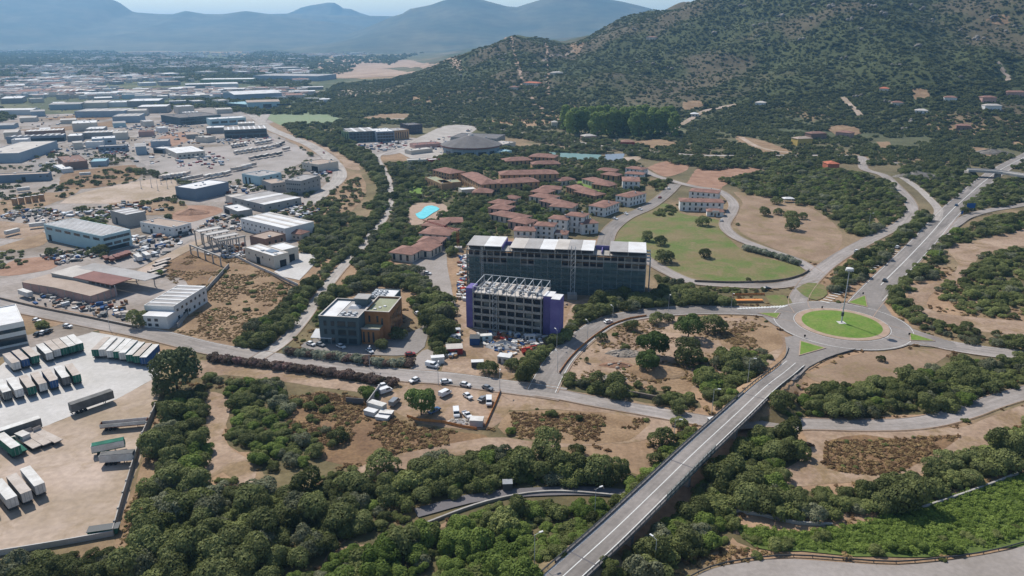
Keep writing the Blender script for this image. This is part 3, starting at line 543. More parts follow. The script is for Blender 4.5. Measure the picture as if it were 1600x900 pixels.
# grassed splitter islands and corners with kerbs
def splitter(pts, label, m='lawn_bright', z=.42):
    p = [PZ(a, b, z) for a, b in pts]; c = sum(p, Vector()) / len(p)
    root = put('splitter_island', None, loc=(c.x, c.y, z), label=label, cat='traffic island')
    q = [v - c for v in p]; n = len(q)
    inn = [v * .88 for v in q]; block(p)
    v = [(*x[:2], .16) for x in inn] + [(*x[:2], .14) for x in q] + [(*x[:2], -.5) for x in q]
    f = [(i, n + i, n + (i + 1) % n, (i + 1) % n) for i in range(n)] + [(n + i, 2 * n + i, 2 * n + (i + 1) % n, n + (i + 1) % n) for i in range(n)]
    put('kerb', mesh('kerb', v, f, 'kerb'), root); o = list(range(n))
    g = [(*x[:2], .15) for x in inn]; put('grass', mesh('grass', g, [tuple(reversed(o)) if (q[1] - q[0]).cross(q[2] - q[1]).z < 0 else tuple(o)], m), root)
splitter([(1250, 532), (1291, 544), (1248, 556)], 'triangular green traffic island at the bridge exit')
splitter([(1323, 473), (1352, 461), (1356, 480)], 'triangular green traffic island at the highway exit')
splitter([(1421, 520), (1462, 533), (1422, 532)], 'narrow green traffic island at the eastern exit')
splitter([(1184, 489), (1220, 489), (1214, 498)], 'small green traffic island at the link road mouth')
patch('verge', [(1244, 452), (1262, 443), (1286, 446), (1292, 460), (1276, 470), (1256, 463)], 'lawn', 'green corner verge north-west of the roundabout', .3, cat='verge')
patch('verge', [(1196, 463), (1224, 462), (1238, 474), (1210, 480)], 'lawn', 'small green verge before the roundabout', .3, cat='verge')
# hatched no-parking area beside the highway
hz = put('road_hatching', None, label='row of white hatched bars beside the highway', cat='road marking', kind='structure')
for k in range(26):
    t = k / 25; a = PZ(1282 + 112 * t, 470 - 78 * t, .42); b = PZ(1296 + 108 * t, 473 - 80 * t, .42); d = (b - a); s = Vector((-d.y, d.x, 0)).normalized() * (.35)
    put('hatch_bar', mesh('hatch_bar', [a - s, b - s, b + s, a + s], [(0, 1, 2, 3)], 'paint_white'), hz)
hz = put('road_hatching', None, label='white chevrons on the link road before the roundabout', cat='road marking', kind='structure')
for k in range(16):
    t = k / 15; a = PZ(1152 + 70 * t, 483 - 3 * t, .42); b = PZ(1158 + 72 * t, 481 - 4 * t, .42); d = (b - a); s = Vector((-d.y, d.x, 0)).normalized() * .3
    put('hatch_bar', mesh('hatch_bar', [a - s, b - s, b + s, a + s], [(0, 1, 2, 3)], 'paint_white'), hz)

# ------------------------------------------------------------------ bridge
bridge = put('road_bridge', None, loc=(SAB.x, SAB.y, 0), label='long grey road bridge running diagonally to the roundabout', cat='bridge')
off = Vector((-SAB.x, -SAB.y, 0))
W2 = 3.75
c = BR.copy(); me_, ea, eb = ribbon(c, W2, -W2, .02, 'asphalt_lane', 'carriageway'); put('carriageway', me_, bridge, off)
for i in range(len(ea) - 1):
    block([ea[i], ea[i + 1], eb[i + 1], eb[i]], 2.6)
for o_, w_ in ((W2 - .45, .2), (-W2 + .45, .2), (0, .22)): put('painted_line', ribbon(c, o_ + w_ / 2, o_ - w_ / 2, .045, 'paint_white', 'painted_line')[0], bridge, off)
sel = [i for i in range(len(c)) if SAB.y - 6 < c[i][1] < NAB.y + 6]; cs = c[sel[0]:sel[-1] + 1]
def sweep(c, prof, m, name):
    """profile (lateral, z) swept along a centre line"""
    d = np.gradient(c[:, :2], axis=0); d /= np.linalg.norm(d, axis=1, keepdims=True); n = np.stack([-d[:, 1], d[:, 0]], 1); k = len(prof); v = []; f = []
    for p, q in zip(c, n):
        for l, z in prof: v.append((p[0] + q[0] * l, p[1] + q[1] * l, p[2] + z))
    for i in range(len(c) - 1):
        for j in range(k): a = i * k + j; b = i * k + (j + 1) % k; f.append((a, a + k, b + k, b))
    f += [tuple(range(k)), tuple(range(len(v) - 1, len(v) - k - 1, -1))]
    return mesh(name, v, f, m)
put('deck', sweep(cs, [(4.15, -.02), (-4.15, -.02), (-4.15, -.5), (-2.6, -1.6), (2.6, -1.6), (4.15, -.5)], 'concrete', 'deck'), bridge, off)
for s in (1, -1):
    put('edge_beam', sweep(cs, [(s * 3.9, -.6), (s * 3.9, .24), (s * 4.4, .24), (s * 4.4, -.6)], 'roof_dark', 'edge_beam'), bridge, off)
for t in (.2, .5, .8):
    p = cs[int(t * (len(cs) - 1))]; d = cs[min(int(t * (len(cs) - 1)) + 1, len(cs) - 1)] - p; a = math.atan2(d[1], d[0])
    pr = put('pier', mesh('pier', boxv(-.7, .7, -2.4, 2.4, 0, p[2] - 1.55), BOXF, 'concrete'), bridge, Vector((p[0], p[1], 0)) + off, a)
for q in (.0, .5, .995):
    i = int(q * (len(cs) - 2)); put('expansion_joint', ribbon(np.array([cs[i] + (cs[i + 1] - cs[i]) * .1, cs[i] + (cs[i + 1] - cs[i]) * .25]), W2, -W2, .05, 'asphalt_dark', 'expansion_joint')[0], bridge, off)
for s, nm in ((1, 'steel guard rail on the side of the bridge facing the parked cars'), (-1, 'steel guard rail on the side of the bridge facing the green grove')):
    gr = put('guard_rail', None, loc=(SAB.x, SAB.y, 0), label=nm, cat='guard rail')
    for zz in (.55, .85): put('rail', sweep(c[2:], [(s * 4.1, zz), (s * 4.1, zz + .18), (s * 4.18, zz + .18), (s * 4.18, zz)], 'steel_dark', 'rail'), gr, off)
    d = np.gradient(c[:, :2], axis=0); d /= np.linalg.norm(d, axis=1, keepdims=True); pm_ = mesh('post', boxv(-.06, .06, -.06, .06, -.3, 1.1), BOXF, 'steel_dark')
    for i in range(3, len(c), 1):
        put('post', pm_, gr, Vector((c[i][0] - d[i][1] * s * 4.25, c[i][1] + d[i][0] * s * 4.25, c[i][2])) + off)
fen = put('mesh_fence', None, loc=(SAB.x, SAB.y, 0), label='tall dark mesh fence panel along the middle of the bridge', cat='fence')
i0 = [i for i in range(len(c)) if c[i][1] < PZ(1062, 690, 8).y][0]; i1 = [i for i in range(len(c)) if c[i][1] < PZ(985, 766, 8).y][0]
MATS['fence_net'] = MATS['scaffold_net']
put('netting', sweep(c[i0:i1], [(4.46, -.2), (4.46, 2.2), (4.5, 2.2), (4.5, -.2)], 'fence_net', 'netting'), fen, off)
for i in range(i0, i1, 1): put('post', mesh('post', boxv(-.05, .05, -.05, .05, -.3, 2.3), BOXF, 'steel_dark'), fen, Vector((c[i][0] - d[i][1] * 4.55, c[i][1] + d[i][0] * 4.55, c[i][2])) + off)

# overpass across the highway
op = [PZ(1512, 265, 6), PZ(1560, 268, 6), PZ(1606, 275, 6), PZ(1660, 282, 6)]; oc = catmull([tuple(p) for p in op], 5)
ov = put('overpass', None, loc=(op[0].x, op[0].y, 0), label='flat grey overpass crossing above the highway', cat='bridge'); oo = Vector((-op[0].x, -op[0].y, 0))
put('deck', sweep(oc, [(4.5, 0), (-4.5, 0), (-4.5, -1.3), (4.5, -1.3)], 'concrete', 'deck'), ov, oo)
for s in (1, -1): put('parapet', sweep(oc, [(s * 4.2, -.2), (s * 4.2, .9), (s * 4.6, .9), (s * 4.6, -.2)], 'concrete_pale', 'parapet'), ov, oo)
for t in (.05, .35, .7): p = oc[int(t * (len(oc) - 1))]; put('pier', mesh('pier', boxv(-.8, .8, -3.5, 3.5, 0, 4.8), BOXF, 'concrete'), ov, Vector((p[0], p[1], 0)) + oo)
# low walls
def wall(pix, h, th, m, label, name='low_wall', cat='wall', posts=0, pm='concrete'):
    c = line(pix, 3.0); r = put(name, None, loc=(c[0][0], c[0][1], 0), label=label, cat=cat); o_ = Vector((-c[0][0], -c[0][1], 0))
    put('coping' if not posts else 'panel', sweep(c, [(-th / 2, -.2), (-th / 2, h), (th / 2, h), (th / 2, -.2)], m, 'wall_body'), r, o_)
    if posts:
        pmx = mesh('post', boxv(-th, th, -th, th, -.2, h + .35), BOXF, pm)
        for i in range(0, len(c), posts): put('post', pmx, r, Vector(c[i]) + o_)
    return r
wall([(244, 640), (220, 695), (194, 780), (178, 837)], 2.2, .25, 'concrete', 'concrete panel wall with posts down the right side of the dirt yard', 'boundary_wall', posts=2)
wall([(178, 837), (90, 853), (-40, 874)], 1.6, .3, 'concrete_pale', 'pale low wall along the bottom of the dirt yard', 'boundary_wall')
wall([(0, 468), (60, 482), (150, 500), (215, 514)], 1.2, .3, 'stone_wall', 'dark roadside wall below the pink shed', 'roadside_wall')
wall([(278, 512), (318, 462), (358, 417)], 2.0, .3, 'concrete', 'grey wall running up beside the brown field', 'boundary_wall')
wall([(890, 598), (930, 606), (1000, 620), (1075, 634)], 1.6, .5, 'stone_wall', 'stone retaining wall under the trees of the pine plot', 'retaining_wall')
wall([(1085, 441), (1150, 443), (1216, 440), (1250, 432), (1264, 424)], 1.3, .4, 'stone_wall', 'curved stone wall along the bottom of the lawn', 'retaining_wall')
wall([(372, 404), (400, 418), (436, 434), (466, 448)], 1.6, .25, 'concrete_pale', 'pale wall between the white yard and the brown field', 'boundary_wall')
wall([(1140, 800), (1190, 806), (1240, 818), (1300, 822)], .9, .5, 'concrete', 'low concrete channel wall below the grove', 'channel_wall')
wall([(1440, 796), (1500, 776), (1550, 758), (1590, 742)], 1.0, .5, 'concrete', 'low concrete channel wall beside the bright reeds', 'channel_wall')
wall([(600, 846), (650, 826), (760, 786), (860, 770), (985, 778)], .8, .5, 'concrete', 'concrete kerb wall along the shaded service track', 'channel_wall')
wall([(420, 428), (452, 446), (470, 452)], 1.0, .2, 'stone_wall', 'short dark wall at the corner of the brown field', 'boundary_wall')
wall([(541, 630), (556, 631), (568, 632)], 2.2, .3, 'roof_dark', 'dark ruined wall at the edge of the brown scrub', 'ruined_wall')
wall([(574, 640), (584, 626), (594, 612)], 3.0, .3, 'roof_grey', 'grey ruined wall beside the white vans', 'ruined_wall')
def rail(pix, label, h=.75):
    c = line(pix, 4.0); r = put('guard_rail', None, loc=(c[0][0], c[0][1], 0), label=label, cat='guard rail'); o_ = Vector((-c[0][0], -c[0][1], 0))
    put('rail', sweep(c, [(-.05, .35), (-.05, h), (.05, h), (.05, .35)], 'steel_dark', 'rail'), r, o_)
    pmx = mesh('post', boxv(-.07, .07, -.07, .07, -.2, h + .1), BOXF, 'steel_dark')
    for q in c: put('post', pmx, r, Vector(q) + o_)
rail([(1075, 905), (1110, 888), (1165, 876), (1240, 870), (1330, 876), (1400, 880), (1490, 872), (1560, 860), (1640, 838)], 'guard rail round the wide bend at the bottom edge')
rail([(1262, 578), (1290, 562), (1320, 552), (1336, 548)], 'guard rail beside the slip from roundabout to bridge')
rail([(1470, 372), (1500, 354), (1520, 341), (1550, 334)], 'guard rail on the slip road east of the highway')
rail([(1232, 545), (1226, 560), (1205, 578), (1190, 590)], 'guard rail on the pine plot side of the bridge ramp')
# orange plastic mesh fences of the building sites
def mesh_fence(pix, label):
    c = line(pix, 3.0); r = put('mesh_fence', None, loc=(c[0][0], c[0][1], 0), label=label, cat='fence'); o_ = Vector((-c[0][0], -c[0][1], 0))
    put('netting', sweep(c, [(-.04, .1), (-.04, 1.05), (.04, 1.05), (.04, .1)], 'orange_mesh', 'netting'), r, o_)
    pmx = mesh('post', boxv(-.05, .05, -.05, .05, -.2, 1.2), BOXF, 'rust')
    for q in c[::1]: put('post', pmx, r, Vector(q) + o_)
mesh_fence([(874, 584), (890, 562), (912, 540), (935, 522), (958, 508), (985, 499), (1010, 495)], 'orange plastic mesh fence round the pine plot')
mesh_fence([(636, 652), (655, 658), (690, 661), (720, 668), (745, 672)], 'orange mesh fence behind the makeshift car park')
mesh_fence([(782, 612), (774, 632), (766, 650), (758, 668)], 'orange mesh fence at the end of the makeshift car park')
mesh_fence([(1144, 462), (1190, 461), (1194, 462)], 'orange mesh fence on the verge near the roundabout')
# ------------------------------------------------------------------ buildings
class Bld:
    """a building whose front eave runs from pixel A to pixel B at height h; C is the far end of the right-hand eave (or depth in metres)"""
    def __init__(s, name, label, cat, A, B, C, h, group=None, z=None):
        if z is None:
            a, b = PZ(*A, h), PZ(*B, h)
            if a.y > 700: a, b = G(*A, h), G(*B, h)
        else: a, b = PZ(*A, h + z), PZ(*B, h + z)
        d = Vector((b.x - a.x, b.y - a.y)); s.W = d.length; s.ang = math.atan2(d.y, d.x); n = Vector((-d.y, d.x)) / s.W
        if isinstance(C, tuple):
            c = PZ(*C, h if z is None else h + z)
            if a.y > 700 and z is None: c = G(*C, h)
            s.D = abs((c.x - b.x) * n.x + (c.y - b.y) * n.y)
        else: s.D = C
        s.h = h; z0 = float(T(a.x, a.y)) if z is None else z
        if z is None: z0 = min(z0, float(T(b.x, b.y)))
        s.root = put(name, None, loc=(a.x, a.y, z0), rz=s.ang, label=label, cat=cat, group=group)
        u = d / s.W; q = Vector((a.x, a.y)); s.poly = [q, q + u * s.W, q + u * s.W + n * s.D, q + n * s.D]; block(s.poly, 1.0)
        if z is None and z0 > 5: s.box('foundation', -.2, s.W + .2, -.2, s.D + .2, -6, .2, 'stone_wall')
    def box(s, name, x0, x1, y0, y1, z0, z1, m, sub=None): return box(name, s.root, x0, x1, y0, y1, z0, z1, m, sub)
    def mesh(s, name, v, f, m): return put(name, mesh(name, v, f, m), s.root)
    def walls(s, m, x0=0, x1=None, y0=0, y1=None, z1=None, par=.35, name='wall'):
        """four walls with a parapet, open at the top"""
        x1 = s.W if x1 is None else x1; y1 = s.D if y1 is None else y1; z1 = s.h if z1 is None else z1; t = .3
        v = []; f = []
        for b in ((x0, x1, y0, y0 + t, 0, z1 + par), (x0, x1, y1 - t, y1, 0, z1 + par), (x0, x0 + t, y0 + t, y1 - t, 0, z1 + par - .004), (x1 - t, x1, y0 + t, y1 - t, 0, z1 + par - .004)):
            k = len(v); v += boxv(*b); f += [tuple(i + k for i in q) for q in BOXF]
        return s.mesh(name, v, f, m)
    def flat(s, m, x0=0, x1=None, y0=0, y1=None, z=None, name='roof'):
        x1 = s.W if x1 is None else x1; y1 = s.D if y1 is None else y1; z = s.h if z is None else z
        return s.box(name, x0 + .3, x1 - .3, y0 + .3, y1 - .3, z - .25, z, m)
    def strips(s, n, m1, m2, along='x', x0=.3, x1=None, y0=.3, y1=None, z=None):
        x1 = s.W - .3 if x1 is None else x1; y1 = s.D - .3 if y1 is None else y1; z = s.h if z is None else z
        for k in range(n):
            for j, (m, fr, dz) in enumerate(((m1, .68, .16), (m2, .32, .34))):
                a = (k + (0 if j == 0 else .68)) / n; b = a + fr / n
                if along == 'x': s.box('roof_panel' if j == 0 else 'skylight', x0, x1, y0 + (y1 - y0) * a, y0 + (y1 - y0) * b - .02, z - .2, z + dz, m)
                else: s.box('roof_panel' if j == 0 else 'skylight', x0 + (x1 - x0) * a, x0 + (x1 - x0) * b - .02, y0, y1, z - .2, z + dz, m)
    def gable(s, m, rise, axis='x', over=.4, z=None, x0=0, x1=None, y0=0, y1=None, name='roof'):
        x1 = s.W if x1 is None else x1; y1 = s.D if y1 is None else y1; z = s.h if z is None else z
        a, b, c_, d = x0 - over, x1 + over, y0 - over, y1 + over
        if axis == 'x': v = [(a, c_, z), (b, c_, z), (b, d, z), (a, d, z), (a, (c_ + d) / 2, z + rise), (b, (c_ + d) / 2, z + rise)]; f = [(0, 1, 5, 4), (2, 3, 4, 5), (0, 4, 3), (1, 2, 5), (0, 3, 2, 1)]
        else: v = [(a, c_, z), (b, c_, z), (b, d, z), (a, d, z), ((a + b) / 2, c_, z + rise), ((a + b) / 2, d, z + rise)]; f = [(0, 4, 5, 3), (1, 2, 5, 4), (0, 1, 4), (2, 3, 5), (0, 3, 2, 1)]
        return s.mesh(name, v, f, m)
    def hip(s, m, rise, x0=0, x1=None, y0=0, y1=None, z=None, over=.5, name='roof'):
        x1 = s.W if x1 is None else x1; y1 = s.D if y1 is None else y1; z = s.h if z is None else z
        a, b, c_, d = x0 - over, x1 + over, y0 - over, y1 + over; i = min(b - a, d - c_) / 2 * .95
        if b - a > d - c_: r = [(a + i, (c_ + d) / 2), (b - i, (c_ + d) / 2)]; f = [(0, 1, 5, 4), (1, 2, 5), (2, 3, 4, 5), (3, 0, 4)]
        else: r = [((a + b) / 2, c_ + i), ((a + b) / 2, d - i)]; f = [(0, 1, 4), (1, 2, 5, 4), (2, 3, 5), (3, 0, 4, 5)]
        v = [(a, c_, z), (b, c_, z), (b, d, z), (a, d, z)] + [(q[0], q[1], z + rise) for q in r] + [(a, c_, z - .22), (b, c_, z - .22), (b, d, z - .22), (a, d, z - .22)]
        return s.mesh(name, v, f + [(6, 7, 1, 0), (7, 8, 2, 1), (8, 9, 3, 2), (9, 6, 0, 3), (9, 8, 7, 6)], m)
    def win(s, face, n, z0, z1, w_, m='glass', x0=None, x1=None, name='window', at=0.0, frame=None):
        """n openings on a face: front f (y=0), right r (x=W), left l (x=0)"""
        L_ = s.W if face == 'f' else s.D; a = .8 if x0 is None else x0; b = L_ - .8 if x1 is None else x1; st = (b - a) / n
        for k in range(n):
            c_ = a + st * (k + .5); p, q = c_ - w_ / 2, c_ + w_ / 2
            if face == 'f': o = s.box(name, p, q, at - .05, at + .1, z0, z1, m)
            elif face == 'r': o = s.box(name, (at or s.W) - .1, (at or s.W) + .05, p, q, z0, z1, m)
            else: o = s.box(name, at - .05, at + .1, p, q, z0, z1, m)
            if frame:
                if face == 'f': s.box('sill', p - .1, q + .1, at - .18, at, z0 - .14, z0 - .01, frame, o)
                elif face == 'r': s.box('sill', (at or s.W) - .02, (at or s.W) + .18, p - .1, q + .1, z0 - .14, z0 - .01, frame, o)
def shed(label, A, B, C, h, wm, rm, name='warehouse', strips=0, alt='roof_white', along='x', wins=(), doors=(), gable=0, cat='warehouse', group=None, axis='x', clutter=0):
    s = Bld(name, label, cat, A, B, C, h, group)
    s.walls(wm, par=0 if gable else .4)
    if gable: s.gable(rm, gable, axis)
    elif strips: s.strips(strips, rm, alt, along)
    else:
        s.flat(rm); clutter = clutter or min(5, int(s.W * s.D / 160))
    for w_ in wins: s.win(*w_)
    for face, x, w_, hh in doors:
        if face == 'f': s.box('door', x, x + w_, -.06, .1, 0.05, hh, 'dark')
        else: s.box('door', s.W - .1, s.W + .06, x, x + w_, 0.05, hh, 'dark')
    for k in range(clutter):
        x = 1.5 + random.random() * (s.W - 4); y = 1.5 + random.random() * (s.D - 4); s.box('roof_unit', x, x + .8 + random.random(), y, y + .8 + random.random(), h - .05, h + .5 + random.random() * .6, 'galv')
    return s
# near industrial sheds
shed('pale teal shed with a striped white roof and high window bands', (68, 351), (158.5, 370), (202, 359), 9.5, 'teal_wall', 'roof_grey', strips=9, wins=[('f', 6, 6.8, 8.3, 6.2), ('r', 4, 6.6, 8.2, 4.0), ('r', 3, 3.4, 5.0, 4.5), ('r', 1, .3, 2.6, 14)], doors=[('f', 3, 3, 3.6)])
s = shed('low shed with a faded pinkish roof and pink panel walls', (34.7, 440.4), (141.7, 462), (183, 449), 4.2, 'pink_wall', 'roof_tan', gable=.7, axis='y')
for k in range(9): s.box('pilaster', s.W * k / 8 - .2, s.W * k / 8 + .2, -.16, .02, 0, 4.1, 'concrete')
for k in range(1, 4): s.box('pilaster', s.W - .02, s.W + .16, s.D * k / 4 - .2, s.D * k / 4 + .2, 0, 4.1, 'concrete')
s = Bld('open_shed', 'open-fronted shed with a dark red and pale roof', 'shed', (80, 427), (175, 446), (200, 431), 6.0)
s.walls('grey_wall', x1=s.W * .62, par=0); s.box('roof', -.3, s.W * .38, -.3, s.D + .3, 6.05, 6.3, 'roof_pale'); s.box('roof', s.W * .38, s.W + .4, -.3, s.D * .8, 6.02, 6.42, 'roof_red'); s.box('canopy', s.W * .1, s.W + 9, s.D * .82, s.D + 7, 6.1, 6.35, 'roof_grey')
for k in range(6): s.box('post', s.W * .65 + k * s.W * .075, s.W * .65 + k * s.W * .075 + .35, .2, .55, 0, 6, 'steel')
for k in range(4): s.box('post', s.W * .2 + k * (s.W * .8 + 8) / 3.3, s.W * .2 + k * (s.W * .8 + 8) / 3.3 + .35, s.D + 6.2, s.D + 6.55, 0, 6, 'steel')
s = shed('white two-storey shed with six roof stripes next to the brown field', (225, 478), (271, 480), (298.5, 447), 7.6, 'white_wall', 'roof_grey', strips=6, wins=[('r', 7, 4.8, 6.0, 1.5), ('r', 6, 1.2, 2.6, 1.5)], doors=[('r', 8, 2.4, 3.4)])
b = s.box('annex', 3.2, s.W + .4, -6.5, -.02, 0, 5.6, 'white_wall'); s.box('annex_roof', 2.9, s.W + .7, -6.8, -.1, 5.62, 5.8, 'roof_white')
for k in range(2):
    s.box('window', 5 + k * 3.2, 6.6 + k * 3.2, -6.56, -6.4, 3.2, 4.5, 'glass'); s.box('window', 5 + k * 3.2, 6.6 + k * 3.2, -6.56, -6.4, .9, 2.2, 'glass')
s.box('door', .3, 2.8, -.08, .1, 0, 4.2, 'dark')
shed('white office block with dark window bands at the left edge', (-60, 522), (37, 503), (4, 480), 9.5, 'white_wall', 'roof_white', 'office_building', wins=[('f', 5, 6.0, 7.6, 5.6), ('f', 5, 1.0, 4.2, 5.0)], cat='office', clutter=4)
shed('white workshop with small square windows and a tan roof', (218.7, 347.4), (270.3, 356.2), (298.5, 349), 6.2, 'white_wall', 'roof_tan', 'workshop', wins=[('f', 6, 3.8, 4.9, 1.1), ('r', 4, 3.8, 4.9, 1.3)], doors=[('f', 9, 2.2, 3), ('r', 3, 3, 3.2), ('r', 11, 2.4, 2.8)])
shed('small grey box shed with three white roof stripes', (172, 329.5), (197, 336.4), (223, 329.8), 8, 'grey_wall', 'roof_grey', strips=3, along='y', doors=[('f', 6, 2.4, 4.5)])
shed('plain steel-blue shed with a white roof', (273.5, 292), (304.4, 296), (359, 285), 8.6, 'steel_blue', 'roof_white', clutter=0)
shed('long white warehouse with a flat white roof beside the trees', (375.8, 341.7), (445, 358), (490, 347), 7.6, 'white_wall', 'roof_white', strips=3, alt='roof_pale', wins=[('f', 10, 4.6, 5.8, 1.2), ('f', 8, 1.6, 2.8, 1.1)], doors=[('r', 6, 3, 3.4)])
s = shed('pale grey workshop with dark doors above the brown field', (382, 387), (427.4, 401), (452.7, 395.6), 7, 'cream_wall', 'roof_white', 'workshop', strips=2, alt='roof_pale', wins=[('f', 4, 4.0, 5.2, .9)], doors=[('f', 11, 3.6, 4), ('r', 3.5, 4, 4)], cat='workshop', clutter=2)
s.box('solar_panel', s.W * .55, s.W * .8, s.D * .3, s.D * .8, 7.4, 7.5, 'steel_blue')
shed('rear block of the pale grey workshop', (418, 384.6), (441, 392), (463.5, 385.4), 7.3, 'cream_wall', 'roof_white', 'workshop', doors=[('r', 4, 3.4, 4.2)], cat='workshop')
s = shed('unfinished brown brick house behind the grey workshop', (390, 369), (414, 374.5), (432, 363), 8, 'brown_wall', 'roof_tan', 'house', wins=[('f', 3, 1, 2.6, 1.2), ('r', 3, 4.6, 6.2, 1.2), ('r', 3, 1.2, 2.8, 1.2)], cat='house'); s.box('balcony', s.W + .02, s.W + 1.6, 1, s.D - 1, 3.4, 3.6, 'white_wall')
s = Bld('house', 'small house with a red hipped roof at the edge of the trees', 'house', (448, 363), (470, 366), (480, 361), 4.2); s.walls('cream_wall', par=0); s.hip('terracotta', 1.8); s.win('f', 3, 1.2, 2.4, 1.1)
shed('pale blue-grey shed with tall grey doors in the estate centre', (377.7, 272), (405.8, 276.4), (435, 269.6), 8, 'teal_wall', 'roof_grey', doors=[('f', 4, 2, 6), ('f', 9, 2, 6)], wins=[('r', 3, 5, 6.4, 2)])
shed('tall grey two-storey block with small windows', (445, 281.5), (470.6, 283.4), (491, 274), 11, 'grey_wall', 'roof_grey', 'factory_block', wins=[('f', 7, 7.6, 8.8, 1.2), ('f', 6, 3.6, 4.8, 1.2), ('r', 4, 7.6, 8.8, 1.4), ('r', 4, 3.6, 4.8, 1.4)], cat='factory', clutter=2)
shed('low grey annexe with a dark doorway in front of the tall block', (408.6, 281.7), (424, 287.6), (446, 284.6), 7, 'grey_wall', 'roof_tan', 'workshop', doors=[('f', 4, 4, 3.6)], wins=[('r', 4, 4, 5, 1.2)])
shed('broad grey-roofed workshop with two white skylights', (362.6, 309), (413, 320.6), (452.7, 305.6), 5.6, 'grey_wall', 'roof_grey', 'workshop', strips=2, alt='roof_white', along='y', wins=[('f', 5, 2.6, 3.8, 1.4), ('r', 4, 2.6, 3.8, 1.4)])
shed('narrow low shed at the side of the broad grey workshop', (352, 305.4), (364, 309.5), (378, 303), 5.0, 'cream_wall', 'roof_pale', 'workshop')
shed('small white-roofed canopy shed', (349, 322.4), (371, 331), (382.5, 323), 4.8, 'grey_wall', 'roof_white', 'workshop', doors=[('f', 2, 8, 3.6)])
shed('beige hangar with a big dark doorway beside the avenue', (471.5, 253.6), (497, 257.6), (512, 250), 7.5, 'cream_wall', 'roof_tan', 'hangar', doors=[('f', 14, 9, 5.6)], wins=[('f', 2, 4, 5, 1.4, 'glass', 2, 10)])
shed('low building with a brilliant white roof at the lorry park', (258, 232), (276, 240), (318, 235.4), 5.6, 'cream_wall', 'roof_white', strips=2, wins=[('r', 6, 2, 3.6, 2)])
shed('dark open bay left of the brilliant white roof', (239, 231.5), (256, 232.6), 14, 5, 'steel_blue', 'roof_white', doors=[('f', 1, 12, 3.8)])
shed('large shed with a pale roof and blue wall at the left edge', (-34, 241), (29, 239.6), (24, 221.6), 9, 'blue_wall', 'roof_pale')
shed('brown-roofed warehouse with dark brown walls', (89, 245), (100.4, 254.6), (137, 252), 7, 'brown_wall', 'roof_brown')
shed('low blue-roofed shed joined to the brown warehouse', (141, 253.2), (165.5, 252), 20, 4.6, 'blue_wall', 'roof_blue')
shed('white porch shed in front of the brown warehouse', (83, 258), (97, 265), 9, 3.5, 'white_wall', 'roof_white')
shed('long low blue and pink shed at the left edge', (-30, 276), (75, 271.4), 10, 6.0, 'steel_blue', 'roof_tan', wins=[('f', 3, 3.4, 4.6, 1.6, 'glass', 42, 58)], doors=[('f', 30, 3, 4)])
shed('long blue shed with a saw-tooth white roof', (9, 214.6), (98, 211.4), 16, 7, 'steel_blue', 'roof_dark', strips=9, along='y', doors=[('f', 20, 40, 4.5)])
shed('long grey shed behind the blue saw-tooth shed', (38, 206), (98, 203.4), 20, 8, 'brown_wall', 'roof_pale', strips=8, along='y')
shed('white-roofed office with two dark windows', (143, 217.6), (180, 215.6), 22, 9.5, 'blue_wall', 'roof_white', wins=[('f', 2, 5, 7, 4), ('f', 3, 1, 3, 3)])
shed('lower blue shed before the white-roofed office', (153, 229.6), (198, 227.6), 12, 6, 'steel_blue', 'roof_grey', wins=[('f', 5, 2.5, 4.2, 3)])
shed('pale shed with a row of roof lanterns', (128, 208.2), (182, 206.2), 20, 7, 'grey_wall', 'roof_pale', strips=7, along='y')
shed('blue-glazed shed with a saw-tooth roof by the lorry park', (350, 203.8), (416.5, 201), 36, 10, 'slate_wall', 'roof_grey', strips=8, along='y', wins=[('f', 7, 5.6, 8, 7), ('f', 6, 1, 3.6, 7)])
shed('white and green flat shed behind the glazed shed', (328, 186.8), (384, 183.6), 24, 9, 'teal_wall', 'roof_white', wins=[('f', 4, 3, 6, 9)])
shed('small pale block with a white roof among the weeds', (112, 193.4), (151, 191.6), 34, 10, 'cream_wall', 'roof_white')
shed('grey flat-roofed office block with dark glazing', (281, 184.6), (345, 179.4), 60, 10, 'slate_wall', 'roof_dark', 'office_building', wins=[('f', 9, 5.8, 8, 6), ('f', 9, 1.4, 4, 6)], cat='office', clutter=8)
shed('pale office behind the grey flat-roofed block', (277, 167), (303, 165.6), 24, 11, 'cream_wall', 'roof_white')
shed('small tan hut in the weedy lot', (305, 214), (323, 215.2), 14, 6, 'cream_wall', 'roof_pale', 'hut', cat='hut')
shed('biggest white hall with a wide pitched roof', (366, 148), (440, 144.6), 70, 13, 'blue_wall', 'roof_white', 'exhibition_hall', gable=4, axis='x', cat='hall')
shed('white hall with a tan roof and glazed front', (386, 160), (437, 158.4), 45, 12, 'teal_wall', 'roof_tan', 'exhibition_hall', gable=2, wins=[('f', 1, 1, 8, 14, 'glass', 20, 45), ('f', 3, 5, 8, 8, 'glass', 48, 72)], cat='hall')
shed('teal-roofed low hall beside the white hall', (351, 161), (389, 163.8), 40, 7, 'slate_wall', 'roof_blue', 'exhibition_hall', cat='hall')
shed('very long pale warehouse across the plain', (395, 118), (496, 119.2), 120, 13, 'blue_wall', 'roof_grey')
shed('long white-roofed warehouse left of the very long one', (312, 124.4), (395, 123.6), 60, 10, 'green_wall', 'roof_white')
FARROOF = [('grey_wall', 'roof_white'), ('cream_wall', 'roof_pale'), ('blue_wall', 'roof_grey'), ('grey_wall', 'roof_tan'), ('white_wall', 'roof_white'), ('pink_wall', 'roof_brown'), ('teal_wall', 'roof_grey')]
